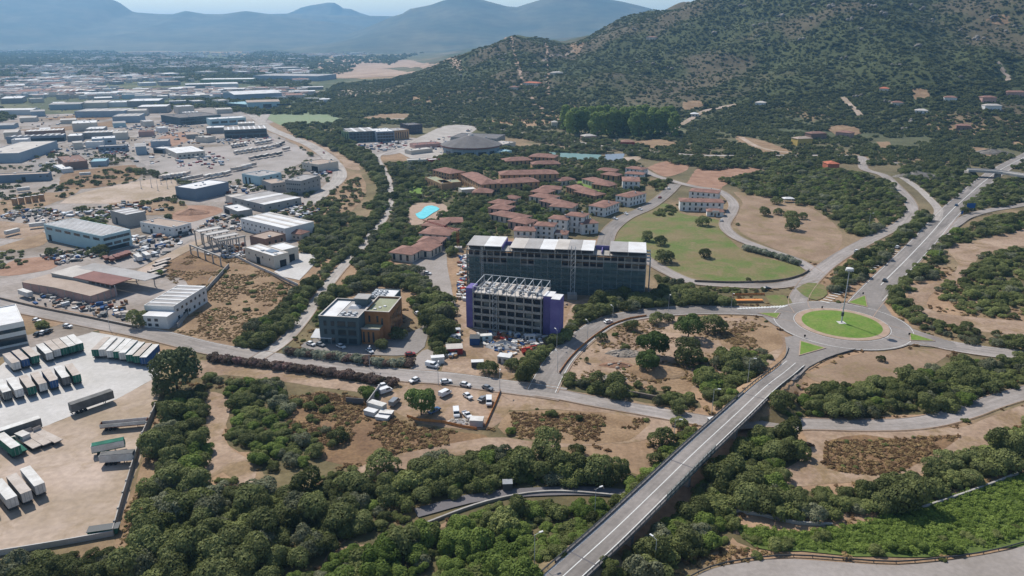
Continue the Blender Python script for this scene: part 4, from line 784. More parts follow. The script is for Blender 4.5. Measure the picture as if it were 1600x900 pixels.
FAR = [(76, 125, 163, 9, 40, 2), (116, 193, 174, 9, 45, 2), (85, 105, 161, 8, 30, 0), (125, 166, 161, 9, 60, 1), (198, 248, 158, 10, 55, 0), (214, 260, 167, 10, 40, 0), (193, 228, 173, 8, 30, 1), (175, 217, 182, 9, 40, 2), (166, 206, 160, 8, 40, 4), (32, 63, 126, 8, 60, 4), (75, 95, 121, 8, 50, 4), (123, 140, 128, 8, 40, 0), (197, 224, 118, 9, 60, 4), (260, 280, 115, 9, 60, 4), (172, 190, 114, 9, 60, 3), (80, 120, 143, 8, 50, 5), (120, 145, 146, 8, 40, 0), (0, 34, 154, 9, 60, 0), (-20, 50, 172, 8, 30, 4), (48, 70, 174, 8, 30, 2), (8, 40, 134, 8, 60, 0), (0, 20, 143, 8, 50, 4), (132, 165, 147, 8, 40, 4), (148, 175, 153, 8, 30, 0), (190, 226, 148, 8, 40, 6), (250, 282, 128, 9, 40, 3), (290, 330, 132, 9, 50, 0), (330, 372, 131, 9, 60, 4), (345, 372, 138, 7, 40, 2), (318, 345, 143, 7, 40, 3), (434, 470, 106, 10, 60, 0), (450, 480, 109, 8, 40, 4), (322, 340, 112, 8, 50, 1), (378, 394, 112, 9, 40, 0), (240, 268, 143, 8, 40, 1), (30, 56, 184, 6, 26, 1), (225, 240, 190, 7, 20, 1), (248, 262, 200, 6, 16, 4), (216, 240, 206, 6, 16, 5), (372, 398, 193, 6, 20, 1), (470, 505, 136, 6, 12, 0), (474, 515, 153, 5, 10, 4), (500, 515, 155, 6, 14, 4), (496, 508, 158.5, 4, 10, 0)]
ORD = 'first second third fourth fifth sixth seventh eighth ninth tenth eleventh twelfth thirteenth fourteenth fifteenth sixteenth seventeenth eighteenth nineteenth twentieth'.split() + [a + b for a in ('twenty-', 'thirty-', 'forty-', 'fifty-') for b in 'first second third fourth fifth sixth seventh eighth ninth tenth'.split()]
rg = random.Random(5)
for _ in range(900):                                             # smaller sheds filling the gaps of the estate
    x, y = rg.uniform(-20, 500), 120 + 110 * rg.random() ** 1.3; w_ = rg.uniform(14, 34) * (.45 + y / 400)
    if not inpoly(np.array([x]), np.array([y]), [(-40, 235), (-40, 120), (300, 118), (400, 125), (345, 160), (330, 200), (225, 232), (90, 240)])[0]: continue
    if any(abs(x + w_ / 2 - (a + b) / 2) < (w_ + b - a) / 2 + 3 and -13 < y - c < 9 for a, b, c, *_ in FAR): continue
    if any(bool(blocked(np.array([g.x]), np.array([g.y]))[0]) for g in (PZ(x, y), PZ(x + w_, y), PZ(x + w_ / 2, y - 3), PZ(x + w_ / 2, y + 3))): continue
    FAR.append((x, x + w_, y, rg.uniform(5, 9), rg.uniform(12, 30), rg.randrange(7)))
FAR.sort()
fcount = {}
for k, (x0, x1, y, h, d, m) in enumerate(FAR):
    wm, rm = FARROOF[m]; fk = (m, y < 150); fcount[fk] = fcount.get(fk, 0) + 1; fo = ORD[fcount[fk] - 1]
    shed({0: 'white-roofed grey shed', 1: 'beige shed with a pale roof', 2: 'bluish shed with a grey roof', 3: 'grey shed with a tan roof', 4: 'bright white shed', 5: 'pinkish shed with a brown roof', 6: 'pale teal shed'}[m] + ((', %s from left in the far estate' if y < 150 else ', %s from left in the middle estate') % fo), (x0, y + .4), (x1, y - .6), d, h, wm, rm, gable=1.2 if k % 3 == 0 else 0, strips=4 if k % 3 == 1 else 0, alt=random.choice(['roof_white', 'roof_pale']), along='y', group='sheds of the far estate')
# precast concrete frame under construction
s = Bld('precast_structure', 'unfinished precast concrete frame of long beams on columns', 'frame', (304, 362), (344, 378), (386, 372), 8.5)
for i in range(4):
    for j in range(5): s.box('column', s.W * i / 3 - .3, s.W * i / 3 + .3, s.D * j / 4 - .3, s.D * j / 4 + .3, 0, 8.5, 'concrete')
for i in range(4): s.box('beam', s.W * i / 3 - .45, s.W * i / 3 + .45, -.6, s.D + .6, 8.52, 9.5, 'concrete')
for k in range(3): s.box('roof_plank', s.W / 3 * k + .6, s.W / 3 * k + 5.2, .3, s.D - .3, 8.9, 9.3, 'concrete_pale')
s = Bld('precast_structure', 'row of bare concrete columns with one beam beside the weedy plot', 'frame', (296, 384), (343, 402), 5, 5)
for i in range(5): s.box('column', s.W * i / 4 - .3, s.W * i / 4 + .3, 0, .6, 0, 5, 'concrete')
s.box('beam', -.4, s.W + .4, -.1, .7, 5.02, 5.8, 'concrete')
# row of concrete silos or bases at the left edge
for k in range(5):
    a = G(24 + k * 10.5, 320 - k * 1.6); r = put('concrete_panel_stack', None, loc=a, rz=.1, label='brown concrete block of the row beside the sandy lot, number %s from the left edge' % ['one', 'two', 'three', 'four', 'five'][k], cat='concrete block', group='concrete blocks by the sandy lot')
    box('block', r, -1.6, 1.6, -1, 1, 0, 4.6, 'tan_wall'); box('cap', r, -1.8, 1.8, -1.2, 1.2, 4.62, 4.9, 'concrete_pale')
for k, (a, b) in enumerate([(221, 295), (237, 293), (247, 298), (252, 288), (262, 295), (268, 286), (277, 288), (291, 286)]):
    p = G(a, b); r = put('lamp_post', None, loc=p, label='bare steel post, %s from left on the sandy lot' % ORD[k], cat='post', group='posts on the sandy lot'); v, f = tube([(0, 0, 0), (0, 0, 9)], [.22, .14]); put('pole', mesh('pole', v, f, 'galv'), r); box('base', r, -.5, .5, -.5, .5, 0, .4, 'concrete')

# blue office complex beyond the tree belt
shed('pale green office end block beyond the tree belt', (533, 204.6), (545, 206.6), 26, 12, 'green_wall', 'roof_grey', 'office_building', wins=[('f', 3, 2, 10, 1.6)], cat='office')
shed('long blue-grey office block with white roof strips', (545, 206.8), (588, 204.8), 40, 12, 'slate_wall', 'roof_grey', 'office_building', strips=3, along='y', wins=[('f', 8, 8, 10.6, 3), ('f', 8, 4.6, 7, 3), ('f', 8, 1, 3.6, 3)], cat='office')
shed('blue-glass office block beside the orange one', (588, 206.4), (616, 205), 34, 12, 'steel_blue', 'roof_white', 'office_building', wins=[('f', 6, 8, 10.6, 3), ('f', 6, 4.6, 7, 3), ('f', 6, 1, 3.6, 3)], cat='office', clutter=6)
shed('orange-brown office block at the end of the blue complex', (616, 204.6), (639, 202.6), 26, 11, 'tan_wall', 'roof_grey', 'office_building', wins=[('f', 6, 2, 9, 1.1)], cat='office')
shed('dark purple office block behind the orange one', (638, 196), (660, 194.4), 24, 11, 'dark_wall', 'roof_dark', 'office_building', wins=[('f', 5, 6.6, 8.6, 2.4), ('f', 5, 2.6, 4.6, 2.4)], cat='office')
# round arena
ac = PZ(735, 244, 0); ar = 33
ar_ = put('round_arena', None, loc=(ac.x, ac.y + ar * .55, 0), label='round arena with a low grey conical roof and red fascia', cat='arena'); block([(ac.x + ar * math.cos(a * .4), ac.y + ar * .55 + ar * math.sin(a * .4)) for a in range(16)], 2)
def prism(r, z0, z1, m, name, n=14, r1=None):
    r1 = r if r1 is None else r1
    v = [(r * math.cos(2 * math.pi * i / n), r * math.sin(2 * math.pi * i / n), z0) for i in range(n)] + [(r1 * math.cos(2 * math.pi * i / n), r1 * math.sin(2 * math.pi * i / n), z1) for i in range(n)]
    return mesh(name, v, [(i, (i + 1) % n, n + (i + 1) % n, n + i) for i in range(n)] + [tuple(range(n, 2 * n))], m)
put('wall', prism(ar * .92, 0, 9, 'blue_wall', 'wall'), ar_); put('fascia', prism(ar, 8.6, 10.2, 'roof_red', 'fascia'), ar_)
put('roof', prism(ar + .1, 10.22, 19.4, 'roof_dark', 'roof', r1=3), ar_); put('roof_cap', prism(4, 18.8, 20.8, 'roof_pale', 'roof_cap', r1=2.2), ar_)
for i in range(14):
    a = 2 * math.pi * (i + .5) / 14
    if math.sin(a) < .3: put('window', mesh('window', boxv(-.1, .1, -4.5, 4.5, 1, 5.4), BOXF, 'glass'), ar_, (ar * .905 * math.cos(a), ar * .905 * math.sin(a), 0), a)
shed('flat grey hall attached behind the round arena', (704, 214.5), (775, 217), 40, 8, 'grey_wall', 'roof_dark', 'exhibition_hall', cat='hall', clutter=5)
# low buildings around the arena
for A, B, d, h, wm, rm, lb in [((648, 227), (690, 224), 16, 4, 'pink_wall', 'roof_red', 'low red-roofed pavilion left of the arena'), ((642, 236), (676, 232), 12, 4, 'cream_wall', 'roof_pale', 'low cream pavilion left of the arena'), ((637, 250.6), (668, 249.4), 10, 4, 'cream_wall', 'roof_pale', 'long pale shelter before the arena'), ((671, 250.4), (687, 249), 8, 4, 'red_paint', 'roof_white', 'small red kiosk before the arena'), ((782, 227), (806, 222), 20, 5, 'cream_wall', 'roof_pale', 'pale flat building right of the arena'), ((780, 238), (800, 236), 14, 5, 'teal_wall', 'roof_blue', 'small teal hut right of the arena')]:
    shed(lb, A, B, d, h, wm, rm, 'pavilion', cat='pavilion')

# ------------------------------------------------------------------ terracotta resort
def wing(label, A, B, C, h, wall_='tan_wall', roof='terracotta', rise=2.6, storeys=2, group=None, name='resort_building', cat='hotel', arches=True):
    s = Bld(name, label, cat, A, B, C, h, group); s.walls(wall_, par=0); s.hip(roof, rise)
    n = max(2, int(s.W / 4.2)); hh = h / storeys
    for q in range(storeys): s.win('f', n, q * hh + .7, q * hh + hh - .7, 1.5, frame='cream_wall' if h > 6 else None)
    nr = max(1, int(s.D / 4.5))
    for q in range(storeys): s.win('r', nr, q * hh + .7, q * hh + hh - .7, 1.4)
    return s
wing('hotel end block with a terracotta hip roof near the lawns', (676, 265.4), (703, 271.6), (723, 267.4), 9.5, storeys=3)
wing('diagonal hotel wing linking the end block to the courtyard', (720, 271.6), (752, 288.4), 15, 9)
wing('long front hotel wing with a dark arcade', (778, 287.4), (843, 283.4), 16, 8)
wing('long back hotel wing with a row of dark openings', (782, 273.4), (873, 271.4), 16, 9)
wing('corner hotel pavilion between front and diagonal wings', (751, 289), (778, 289.4), 15, 7.4)
wing('low square pavilion with a terracotta roof before the hotel', (738, 300.6), (768, 301.4), 12, 4.5, storeys=1)
shed('low tan service building below the hotel end block', (664, 277), (690, 288), 10, 5, 'tan_wall', 'roof_green', 'annexe', wins=[('f', 6, 1.2, 3.2, 1.4)], cat='annexe'); shed('flat-roofed tan block with a green roof beside the hotel', (690, 286.6), (721, 284.6), 14, 5, 'tan_wall', 'roof_green', 'annexe', cat='annexe')
shed('white flat canopy beside the hotel terrace', (721, 297.2), (744, 295.6), 9, 3.6, 'cream_wall', 'roof_white', 'annexe', cat='annexe')
wing('upper resort house with a wide terracotta roof', (790, 252), (832, 250), 16, 5, storeys=1); wing('upper resort house with a raised red roof', (826, 244.6), (866, 246.6), 16, 7); wing('low resort house below the sports courts', (832, 257), (876, 256), 12, 4.5, storeys=1)
VIL = [(766, 316, 786, 320, 9, 'first house of the terracotta row at the left'), (766, 325, 790, 328, 9, 'second house of the left terracotta row'), (768, 334, 786, 339, 9, 'red-walled house of the left terracotta row'), (784, 337, 808, 343, 9, 'lower house of the left terracotta row'), (797, 345, 818, 350, 9, 'last house of the left terracotta row'),
       (832, 299, 852, 302, 9, 'top house of the middle terracotta row'), (846, 295, 872, 296, 8, 'rear house of the middle terracotta row'), (830, 306, 856, 311, 9, 'broad house of the middle terracotta row'), (846, 313, 872, 321, 9, 'long house of the middle terracotta row'), (862, 322, 890, 325, 10, 'end house of the middle terracotta row with dark gable'),
       (888, 291, 908, 300, 8, 'upper house above the curved lawn'), (900, 299, 926, 306, 8, 'lower house above the white villas'), (913, 279, 936, 288, 9, 'house beyond the curved lawn'), (928, 287, 948, 291, 8, 'end house beyond the curved lawn'), (936, 266, 958, 268, 8, 'small house among trees north of the lawn'), (942, 272, 960, 275, 7, 'lower small house among trees north of the lawn'), (880, 283, 896, 280, 7, 'small house west of the curved lawn'),
       (662, 352, 688, 354, 10, 'terracotta house just below the pool'), (692, 348, 720, 347, 9, 'flat terracotta house right of the pool'), (658, 364, 698, 368, 12, 'large red-roofed house below the pool'), (612, 394, 640, 398, 10, 'cream house half hidden by trees'), (640, 388, 668, 392, 10, 'pink-roofed house west of the construction site'), (655, 378, 684, 380, 9, 'red-roofed house in the trees north of the access road'), (790, 309, 802, 311, 6, 'small red hut behind the terracotta rows')]
for x0, y0, x1, y1, d, lb in VIL:
    wing(lb, (x0 - 3.5, y0), (x1 + 3.5, y1), d * 1.5, 4.2 + random.random() * 1.2, random.choice(['tan_wall', 'pink_wall', 'cream_wall']), 'terracotta', 2.0, 1, 'terracotta houses of the resort', 'resort_house', 'house')
# white villas
def villa(label, A, B, C, h, group='white villas', wallm='white_wall', storeys=2):
    s = Bld('villa', label, 'villa', A, B, C, h, group); s.walls(wallm, par=0); s.hip('terracotta', 1.5); hh = h / storeys
    n = max(2, int(s.W / 4)); nr = max(2, int(s.D / 4))
    for q in range(storeys):
        s.win('f', n, q * hh + .8, q * hh + hh - .8, 1.3, frame='cream_wall'); s.win('r', nr, q * hh + .8, q * hh + hh - .8, 1.3)
    s.box('balcony', s.W * .3, s.W * .7, -1.4, -.02, hh - .15, hh + .02, wallm); s.box('railing', s.W * .3, s.W * .7, -1.42, -1.3, hh + .04, hh + .95, wallm)
    s.box('door', s.W * .45, s.W * .45 + 1.1, -.06, .1, .05, 2.2, 'wood')
    s.box('chimney', s.W * .7, s.W * .7 + .7, s.D * .55, s.D * .55 + .7, h + .4, h + 2.2, wallm)
    return s
villa('white villa in the middle of the villa street', (920, 321), (945, 324.6), (971, 316.4), 6.6); villa('large white villa with an outside stair above the street', (962, 305), (983, 308.6), (1013, 302), 7.2)
villa('white villa with an awning, third up the slope', (973, 283), (1000, 283.6), (1014, 277), 6.8); villa('topmost white villa of the street', (977, 262.4), (1003, 265.4), 12, 6); villa('white villa stepping down behind the topmost one', (976, 271), (1004, 273), 10, 5.4)
villa('leftmost white villa of the front row', (803, 360), (836, 361), 10, 7); villa('second white villa of the front row', (835, 352), (865, 354), 10, 9, storeys=3); villa('third white villa of the front row', (857, 341), (886, 344), 10, 9, storeys=3)
villa('tall tower-like white villa of the front row', (884, 336), (912, 339), 10, 11, storeys=3); villa('rightmost white villa of the front row', (909, 350), (935, 348), 10, 7); villa('low white villa below the front row', (861, 365), (885, 366.4), 9, 4, storeys=1)
villa('long white apartment house with arched windows beside the lawn', (1063, 314.6), (1131, 316.6), 12, 7, 'white apartment houses'); villa('white apartment house behind the long one', (1077, 298.4), (1122, 302), 12, 7, 'white apartment houses'); villa('small white annexe beside the long apartment house', (1105, 330), (1131, 331), 7, 3.6, 'white apartment houses', storeys=1)
s = Bld('garden_gazebo', 'small white-roofed gazebo in the tan field', 'gazebo', (1226, 310.6), (1241, 310.6), 5, 3); s.hip('roof_white', 1)
for x in (0, s.W - .2):
    for y in (0, 4.8): s.box('post', x, x + .2, y, y + .2, 0, 2.85, 'white_wall')
# hillside houses
HH = [(1374, 138, 1389, 138, 10, 5, 'cream_wall', 'terracotta_bright', 'house with a bright terracotta roof alone on the hillside'), (1536, 152, 1558, 152, 12, 8, 'pink_wall', 'terracotta', 'large pink house on the right of the hillside'), (1540, 164, 1566, 165, 10, 7, 'white_wall', 'roof_pale', 'white block just below the pink hillside house'), (1574, 143, 1606, 144, 12, 6, 'pink_wall', 'terracotta', 'long pink house at the right edge of the hillside'), (1476, 152, 1496, 152, 10, 6, 'white_wall', 'terracotta', 'white house in the hillside trees'), (1495, 196, 1518, 196, 10, 6, 'brown_wall', 'terracotta', 'brownish house low in the hillside trees'), (1306, 206, 1330, 208, 12, 6, 'pink_wall', 'terracotta', 'pink house at the earth clearing'), (1247, 217, 1270, 216, 12, 8, 'yellow_wall', 'roof_tan', 'yellow house below the hill'), (1268, 209, 1292, 208, 12, 8, 'brown_wall', 'roof_brown', 'brown house beside the yellow one'), (818, 129, 840, 129, 14, 6, 'cream_wall', 'terracotta_bright', 'red-roofed house on the wooded spur'), (795, 136, 808, 136, 12, 6, 'cream_wall', 'terracotta', 'small house left of the red-roofed one on the spur'), (866, 113, 880, 113, 12, 5, 'cream_wall', 'roof_pale', 'pale house higher on the wooded spur'), (1010, 58, 1024, 58, 14, 6, 'cream_wall', 'terracotta', 'lone house high on the hill'), (970, 222, 992, 222, 12, 5, 'red_paint', 'terracotta', 'red house at the foot of the hill'), (914, 213, 932, 212, 12, 5, 'pink_wall', 'roof_pale', 'pale house by the hill road'), (862, 191, 871, 191, 8, 8, 'cream_wall', 'roof_pale', 'small white tower house left of the poplars'), (1294, 256, 1312, 256, 12, 7, 'terracotta_bright', 'terracotta_bright', 'orange house in the dense scrub'), (1080, 178, 1092, 178, 10, 4, 'cream_wall', 'roof_white', 'small white hut beside the climbing track'), (1180, 160, 1196, 160, 12, 5, 'white_wall', 'roof_pale', 'white house above the track'), (1395, 160, 1412, 160, 10, 5, 'cream_wall', 'terracotta', 'cream house among hillside boulders'), (1430, 172, 1450, 173, 10, 4, 'white_wall', 'roof_pale', 'low white house below the boulders')]
for x0, y0, x1, y1, d, h, wm, rm, lb in HH:
    s = Bld('hill_house', lb, 'house', (x0, y0), (x1, y1), d, h, 'houses on the hillside'); s.walls(wm, par=0); s.hip(rm, 2.0); s.win('f', max(2, int(s.W / 5)), 1.0, 2.8, 1.6, frame='cream_wall')

# ------------------------------------------------------------------ orange and slate office
h = 11.6
s = Bld('office_building', 'three-storey office with orange and slate walls and a flat roof', 'office', (497.5, 496), (559.5, 499.2), (622, 452), h)
def loc(px, py, z): p = PZ(px, py, z) - s.root.location; c_, s_ = math.cos(-s.ang), math.sin(-s.ang); return p.x * c_ - p.y * s_, p.x * s_ + p.y * c_
xo, yo = loc(608, 490, h); x2, y2 = loc(637, 467, h); xb, yb = loc(571, 488.5, h)
XO = xo; YB = max(yb, 3.0); YE = max(y2, YB + 18)
block([(s.root.matrix_basis @ Vector(q)).xy for q in ((0, 0, 0), (XO, 0, 0), (XO, YE, 0), (0, YE, 0))], 1.5)
W1 = s.W
s.walls('slate_wall', x1=W1, y1=YE * .8, par=.7); s.flat('roof_white', x1=W1 * .42, y1=YE * .8); s.flat('roof_grey', x0=W1 * .42 - .3, x1=W1, y1=YE * .8)
s.walls('orange_wall', x0=W1 + .01, x1=XO, y0=YB, y1=YE, par=.7, name='orange_wall'); s.flat('roof_green', x0=W1, x1=XO, y0=YB, y1=YE)
s.box('low_wing', W1 + .4, W1 + (XO - W1) * .75, YB - 6, YB - .01, 0, 6.6, 'orange_wall'); s.box('low_wing_parapet', W1 + .2, W1 + (XO - W1) * .77, YB - 6.2, YB - 5.8, 6.62, 7.3, 'roof_pale'); s.box('low_wing_roof', W1 + .6, W1 + (XO - W1) * .74, YB - 5.7, YB - .2, 6.62, 6.7, 'roof_green')
s.box('penthouse', W1 * .62, W1 * .95, YE * .55, YE * .75, h, h + 3.4, 'slate_wall'); s.box('penthouse_roof', W1 * .6, W1 * .97, YE * .53, YE * .77, h + 3.42, h + 3.7, 'roof_grey')
s.walls('slate_wall', x0=W1 * .72, x1=XO * .86, y0=YE + .01, y1=YE * 1.45, z1=h - .4, name='rear_wall'); s.flat('roof_white', x0=W1 * .72, x1=XO * .86, y0=YE, y1=YE * 1.45, z=h - .4)
for x0, x1, y0, y1 in ((0, W1, 0, YE * .8), (W1, XO, YB, YE)):                  # pale coping strips
    for b_ in ((x0 - .1, x1 + .1, y0 - .12, y0 + .42), (x0 - .1, x1 + .1, y1 - .42, y1 + .12)): s.box('coping', *b_, h + .71, h + .86, 'roof_pale')
    for b_ in ((x0 - .1, x0 + .42, y0 + .43, y1 - .43), (x1 - .42, x1 + .1, y0 + .43, y1 - .43)): s.box('coping', *b_, h + .705, h + .85, 'roof_pale')
for k in range(9): x = W1 * .48 + (k % 3) * W1 * .15; y = 1.5 + (k // 3) * 2.1; s.box('air_unit', x, x + 1.3, y, y + 1.0, h, h + .7 + .3 * (k % 2), 'galv')
for k in range(12): x = W1 * .76 + (k % 3) * 2.2; y = YE + 1.5 + (k // 3) * 2.2; s.box('air_unit', x, x + 1.4, y, y + 1.1, h - .4, h + .5, 'galv')
for k in range(3): s.box('skylight', W1 + 2.5 + k * 1.6, W1 + 3.6 + k * 1.6, YB + 4 + k * 1.8, YB + 5.1 + k * 1.8, h, h + .35, 'roof_white')
s.mesh('roof_lantern', [(W1 * .5, YE * .42, h), (W1 * .5 + 5, YE * .42, h), (W1 * .5 + 5, YE * .42 + 4, h), (W1 * .5, YE * .42 + 4, h), (W1 * .5 + 1, YE * .42 + 1, h + 1), (W1 * .5 + 4, YE * .42 + 1, h + 1), (W1 * .5 + 4, YE * .42 + 3, h + 1), (W1 * .5 + 1, YE * .42 + 3, h + 1)], BOXF, 'roof_white')
for q in range(3):
    z = .8 + q * 3.7
    for k in range(2): s.box('window', W1 * .47 + k * W1 * .26, W1 * .47 + k * W1 * .26 + W1 * .2, -.06, .1, z, z + 2.2, 'glass')
    s.box('window', 2.0, 3.2, -.06, .1, z, z + 2.2, 'glass'); s.box('window', W1 * .3, W1 * .3 + 1.4, -.06, .1, z, z + 2.2, 'glass')
    for k in range(2): f_ = s.box('balcony', W1 * .46 + k * W1 * .26, W1 * .46 + k * W1 * .26 + W1 * .22, -.7, -.1, z - .4, z - .2, 'slate_wall')
for k in range(8): yy = YB + 2 + k * (YE - YB - 3.4) / 8; s.box('slot_window', XO - .1, XO + .06, yy, yy + .75, 1.2, 9.6, 'glass')
for k in range(4): xx = W1 + .9 + k * (XO - W1 - 1.6) / 4.4; s.box('slot_window', xx, xx + .8, (YB - 6.06) if k < 3 else YB - .06, (YB - 5.9) if k < 3 else YB + .1, 1.0, 5.6 if k < 3 else 9.5, 'glass')
for k in range(2): xx = W1 + 1.6 + k * 3.4; s.box('slot_window', xx, xx + .8, YB - .06, YB + .1, 7.6, 10.4, 'glass')
p = G(486, 537); c_ = put('entrance_canopy', None, loc=p, rz=s.ang, label='white sloping canopy at the corner of the orange office', cat='canopy')
put('roof', mesh('roof', [(0, 0, 2.6), (9, 0, 2.6), (9, 6, 4.2), (0, 6, 4.2), (0, 0, 2.75), (9, 0, 2.75), (9, 6, 4.35), (0, 6, 4.35)], BOXF, 'roof_white'), c_)
for x in (.3, 8.5): box('post', c_, x, x + .2, .3, .5, 0, 2.65, 'steel'); box('post', c_, x, x + .2, 5.4, 5.6, 0, 4.0, 'steel')

# ------------------------------------------------------------------ concrete shells under construction
def shell(s, bays, floors, fh, wm='shell_concrete', x0=0, x1=None, net=None, roofs=None):
    x1 = s.W if x1 is None else x1; D = s.D
    for q in range(floors + 1): s.box('floor_slab', x0 - .3, x1 + .3, -.3, D + .3, q * fh - .15 + (.16 if q == 0 else 0), q * fh + .15, wm)
    for k in range(bays + 1):
        x = x0 + (x1 - x0) * k / bays
        for y in (-.1, D * .5, D - .4): s.box('column', x - .25, x + .25, y, y + .5, .16, floors * fh - .16, wm)
    for q in range(floors):
        for k in range(bays):
            a = x0 + (x1 - x0) * k / bays + .26; b = x0 + (x1 - x0) * (k + 1) / bays - .26
            s.box('infill_wall', a, b, 2.6, 2.8, q * fh + .16, (q + 1) * fh - .16, 'dark_wall' if (k * 7 + q * 3) % 4 else 'shell_concrete')
            s.box('parapet', a, b, -.2, -.02, q * fh + .16, q * fh + .9, wm)
# front shell with purple ends
A, B = (739, 457), (845.5, 468)
s = Bld('building_shell', 'five-storey concrete shell with purple insulated ends on the building site', 'construction building', A, B, 15, 16.5)
FS = s; shell(s, 8, 5, 3.3); 
s.box('purple_end', -3.4, -.35, .4, 7, 0, 18.2, 'purple'); s.box('purple_end', s.W + 4.4, s.W + 8.4, -1.6, 5.5, 0, 17.6, 'purple'); s.box('purple_core', s.W + .35, s.W + 4.3, 2.2, 9, 0, 17.2, 'purple'); s.box('core_roof', s.W + .4, s.W + 4.2, 2.3, 8.9, 17.22, 17.4, 'roof_white'); s.box('core_roof', s.W + 4.5, s.W + 8.3, -1.5, 5.4, 17.62, 17.8, 'roof_white')
s.box('roof_deck', 0, s.W, 0, s.D, 16.68, 16.8, 'roof_pale')
for k in range(40): x = random.uniform(.3, s.W - 2); y = random.uniform(.4, s.D - 2); s.box('loose_material', x, x + random.uniform(.4, 1.8), y, y + random.uniform(.3, 1.2), 16.81, 16.9 + random.random() * .7, random.choice(['roof_white', 'galv', 'wood', 'steel_dark', 'concrete', 'box_white']))
for k in range(9):
    x = s.W * k / 8
    s.box('frame_post', x - .12, x + .12, -.1, .14, 16.7, 19.0, 'galv'); s.box('frame_post', x - .12, x + .12, s.D - .3, s.D - .06, 16.7, 19.8, 'galv')
    s.mesh('frame_rafter', [(x - .12, -.1, 18.9), (x + .12, -.1, 18.9), (x + .12, s.D, 19.7), (x - .12, s.D, 19.7), (x - .12, -.1, 19.15), (x + .12, -.1, 19.15), (x + .12, s.D, 19.9), (x - .12, s.D, 19.9)], BOXF, 'galv')
    if k < 8:
        s.box('partition', x + 1, x + 1.15, 2, s.D - 2, 16.82, 18.2, 'concrete_pale'); s.box('material_stack', x + 1.6, x + 3.2, 3 + (k * 5) % 7, 4.4 + (k * 5) % 7, 16.82, 17.5, ['box_white', 'galv', 'concrete_pale'][k % 3])
s.box('frame_beam', -.2, s.W + .2, s.D - .3, s.D - .05, 19.92, 20.1, 'galv'); s.box('frame_beam', -.2, s.W + .2, -.1, .12, 19.16, 19.36, 'galv')
# rear shell wrapped in nets
s = Bld('building_shell', 'long six-storey shell wrapped in dark nets behind the purple-ended one', 'construction building', (729.5, 389.5), (1010, 402), 17, 20.4)
RS = s; shell(s, 26, 6, 3.4)
W = s.W
for a, b, dz in ((0, .2, 1.9), (.245, .5, 1.6), (.5, .715, 1.9), (.80, 1.0, 1.9)):
    n = max(2, int((b - a) * 14)); mm = 'roof_white'
    for k in range(n): s.box('roof_slab', W * (a + (b - a) * k / n), W * (a + (b - a) * (k + 1) / n) - .08, -.8, s.D + .8, 20.9 + dz - .28, 20.9 + dz + (.05 if k % 2 else 0), ['roof_pale', 'roof_white', 'roof_grey', 'roof_pale'][(k * 3 + n) % 4])
    for k in range(n + 1): s.box('roof_post', min(W * (a + (b - a) * k / n), W * b - .3), min(W * (a + (b - a) * k / n), W * b - .3) + .3, -.1, .3, 20.56, 20.9 + dz - .3, 'concrete')
    s.box('roof_wall', W * a + .3, W * b - .3, 3, 3.2, 20.56, 20.9 + dz - .3, 'dark_wall')
s.box('purple_wall', W * .2 + .1, W * .2 + .3, 0, s.D, 20.56, 22.6, 'purple'); s.box('purple_wall', W * .2 + .4, W * .245 - .1, s.D * .6, s.D * .6 + .3, 20.56, 22.4, 'purple'); s.box('purple_wall', W * .72, W * .797, s.D * .55, s.D * .55 + .3, 20.56, 22.6, 'purple'); s.box('purple_wall', W * .755, W * .757 + .2, 1, s.D * .54, 20.56, 22.0, 'purple')
for q in range(5):
    for k in range(13):
        if q == 4 and k not in (5, 6, 0, 3, 10): continue
        s.box('safety_net', W * k / 13 + .05, W * (k + 1) / 13 - .05, -1.42, -1.36, .3 + q * 3.4, 3.6 + q * 3.4, 'scaffold_net')
for k in range(27): s.box('scaffold_pole', W * k / 26 - .05, W * k / 26 + .05, -1.32, -1.22, 0, 20.5, 'galv')
for q in range(6): s.box('scaffold_deck', 0, W, -1.3, -.4, q * 3.4 + 2.9, q * 3.4 + 2.96, 'wood')
for k in range(6): s.box('side_scaffold', W + .4, W + 2.2, s.D * k / 6, s.D * k / 6 + 1.4, k % 2 * 1.0 + 18.2, 18.5 + k % 2, 'galv'); s.box('side_pole', W + 2.1, W + 2.2, s.D * k / 6, s.D * k / 6 + .1, 0, 20.8, 'galv')
for q in range(5): s.box('side_net', W + 2.22, W + 2.26, 0, s.D * .98, .3 + q * 3.4, 3.5 + q * 3.4, 'scaffold_net')
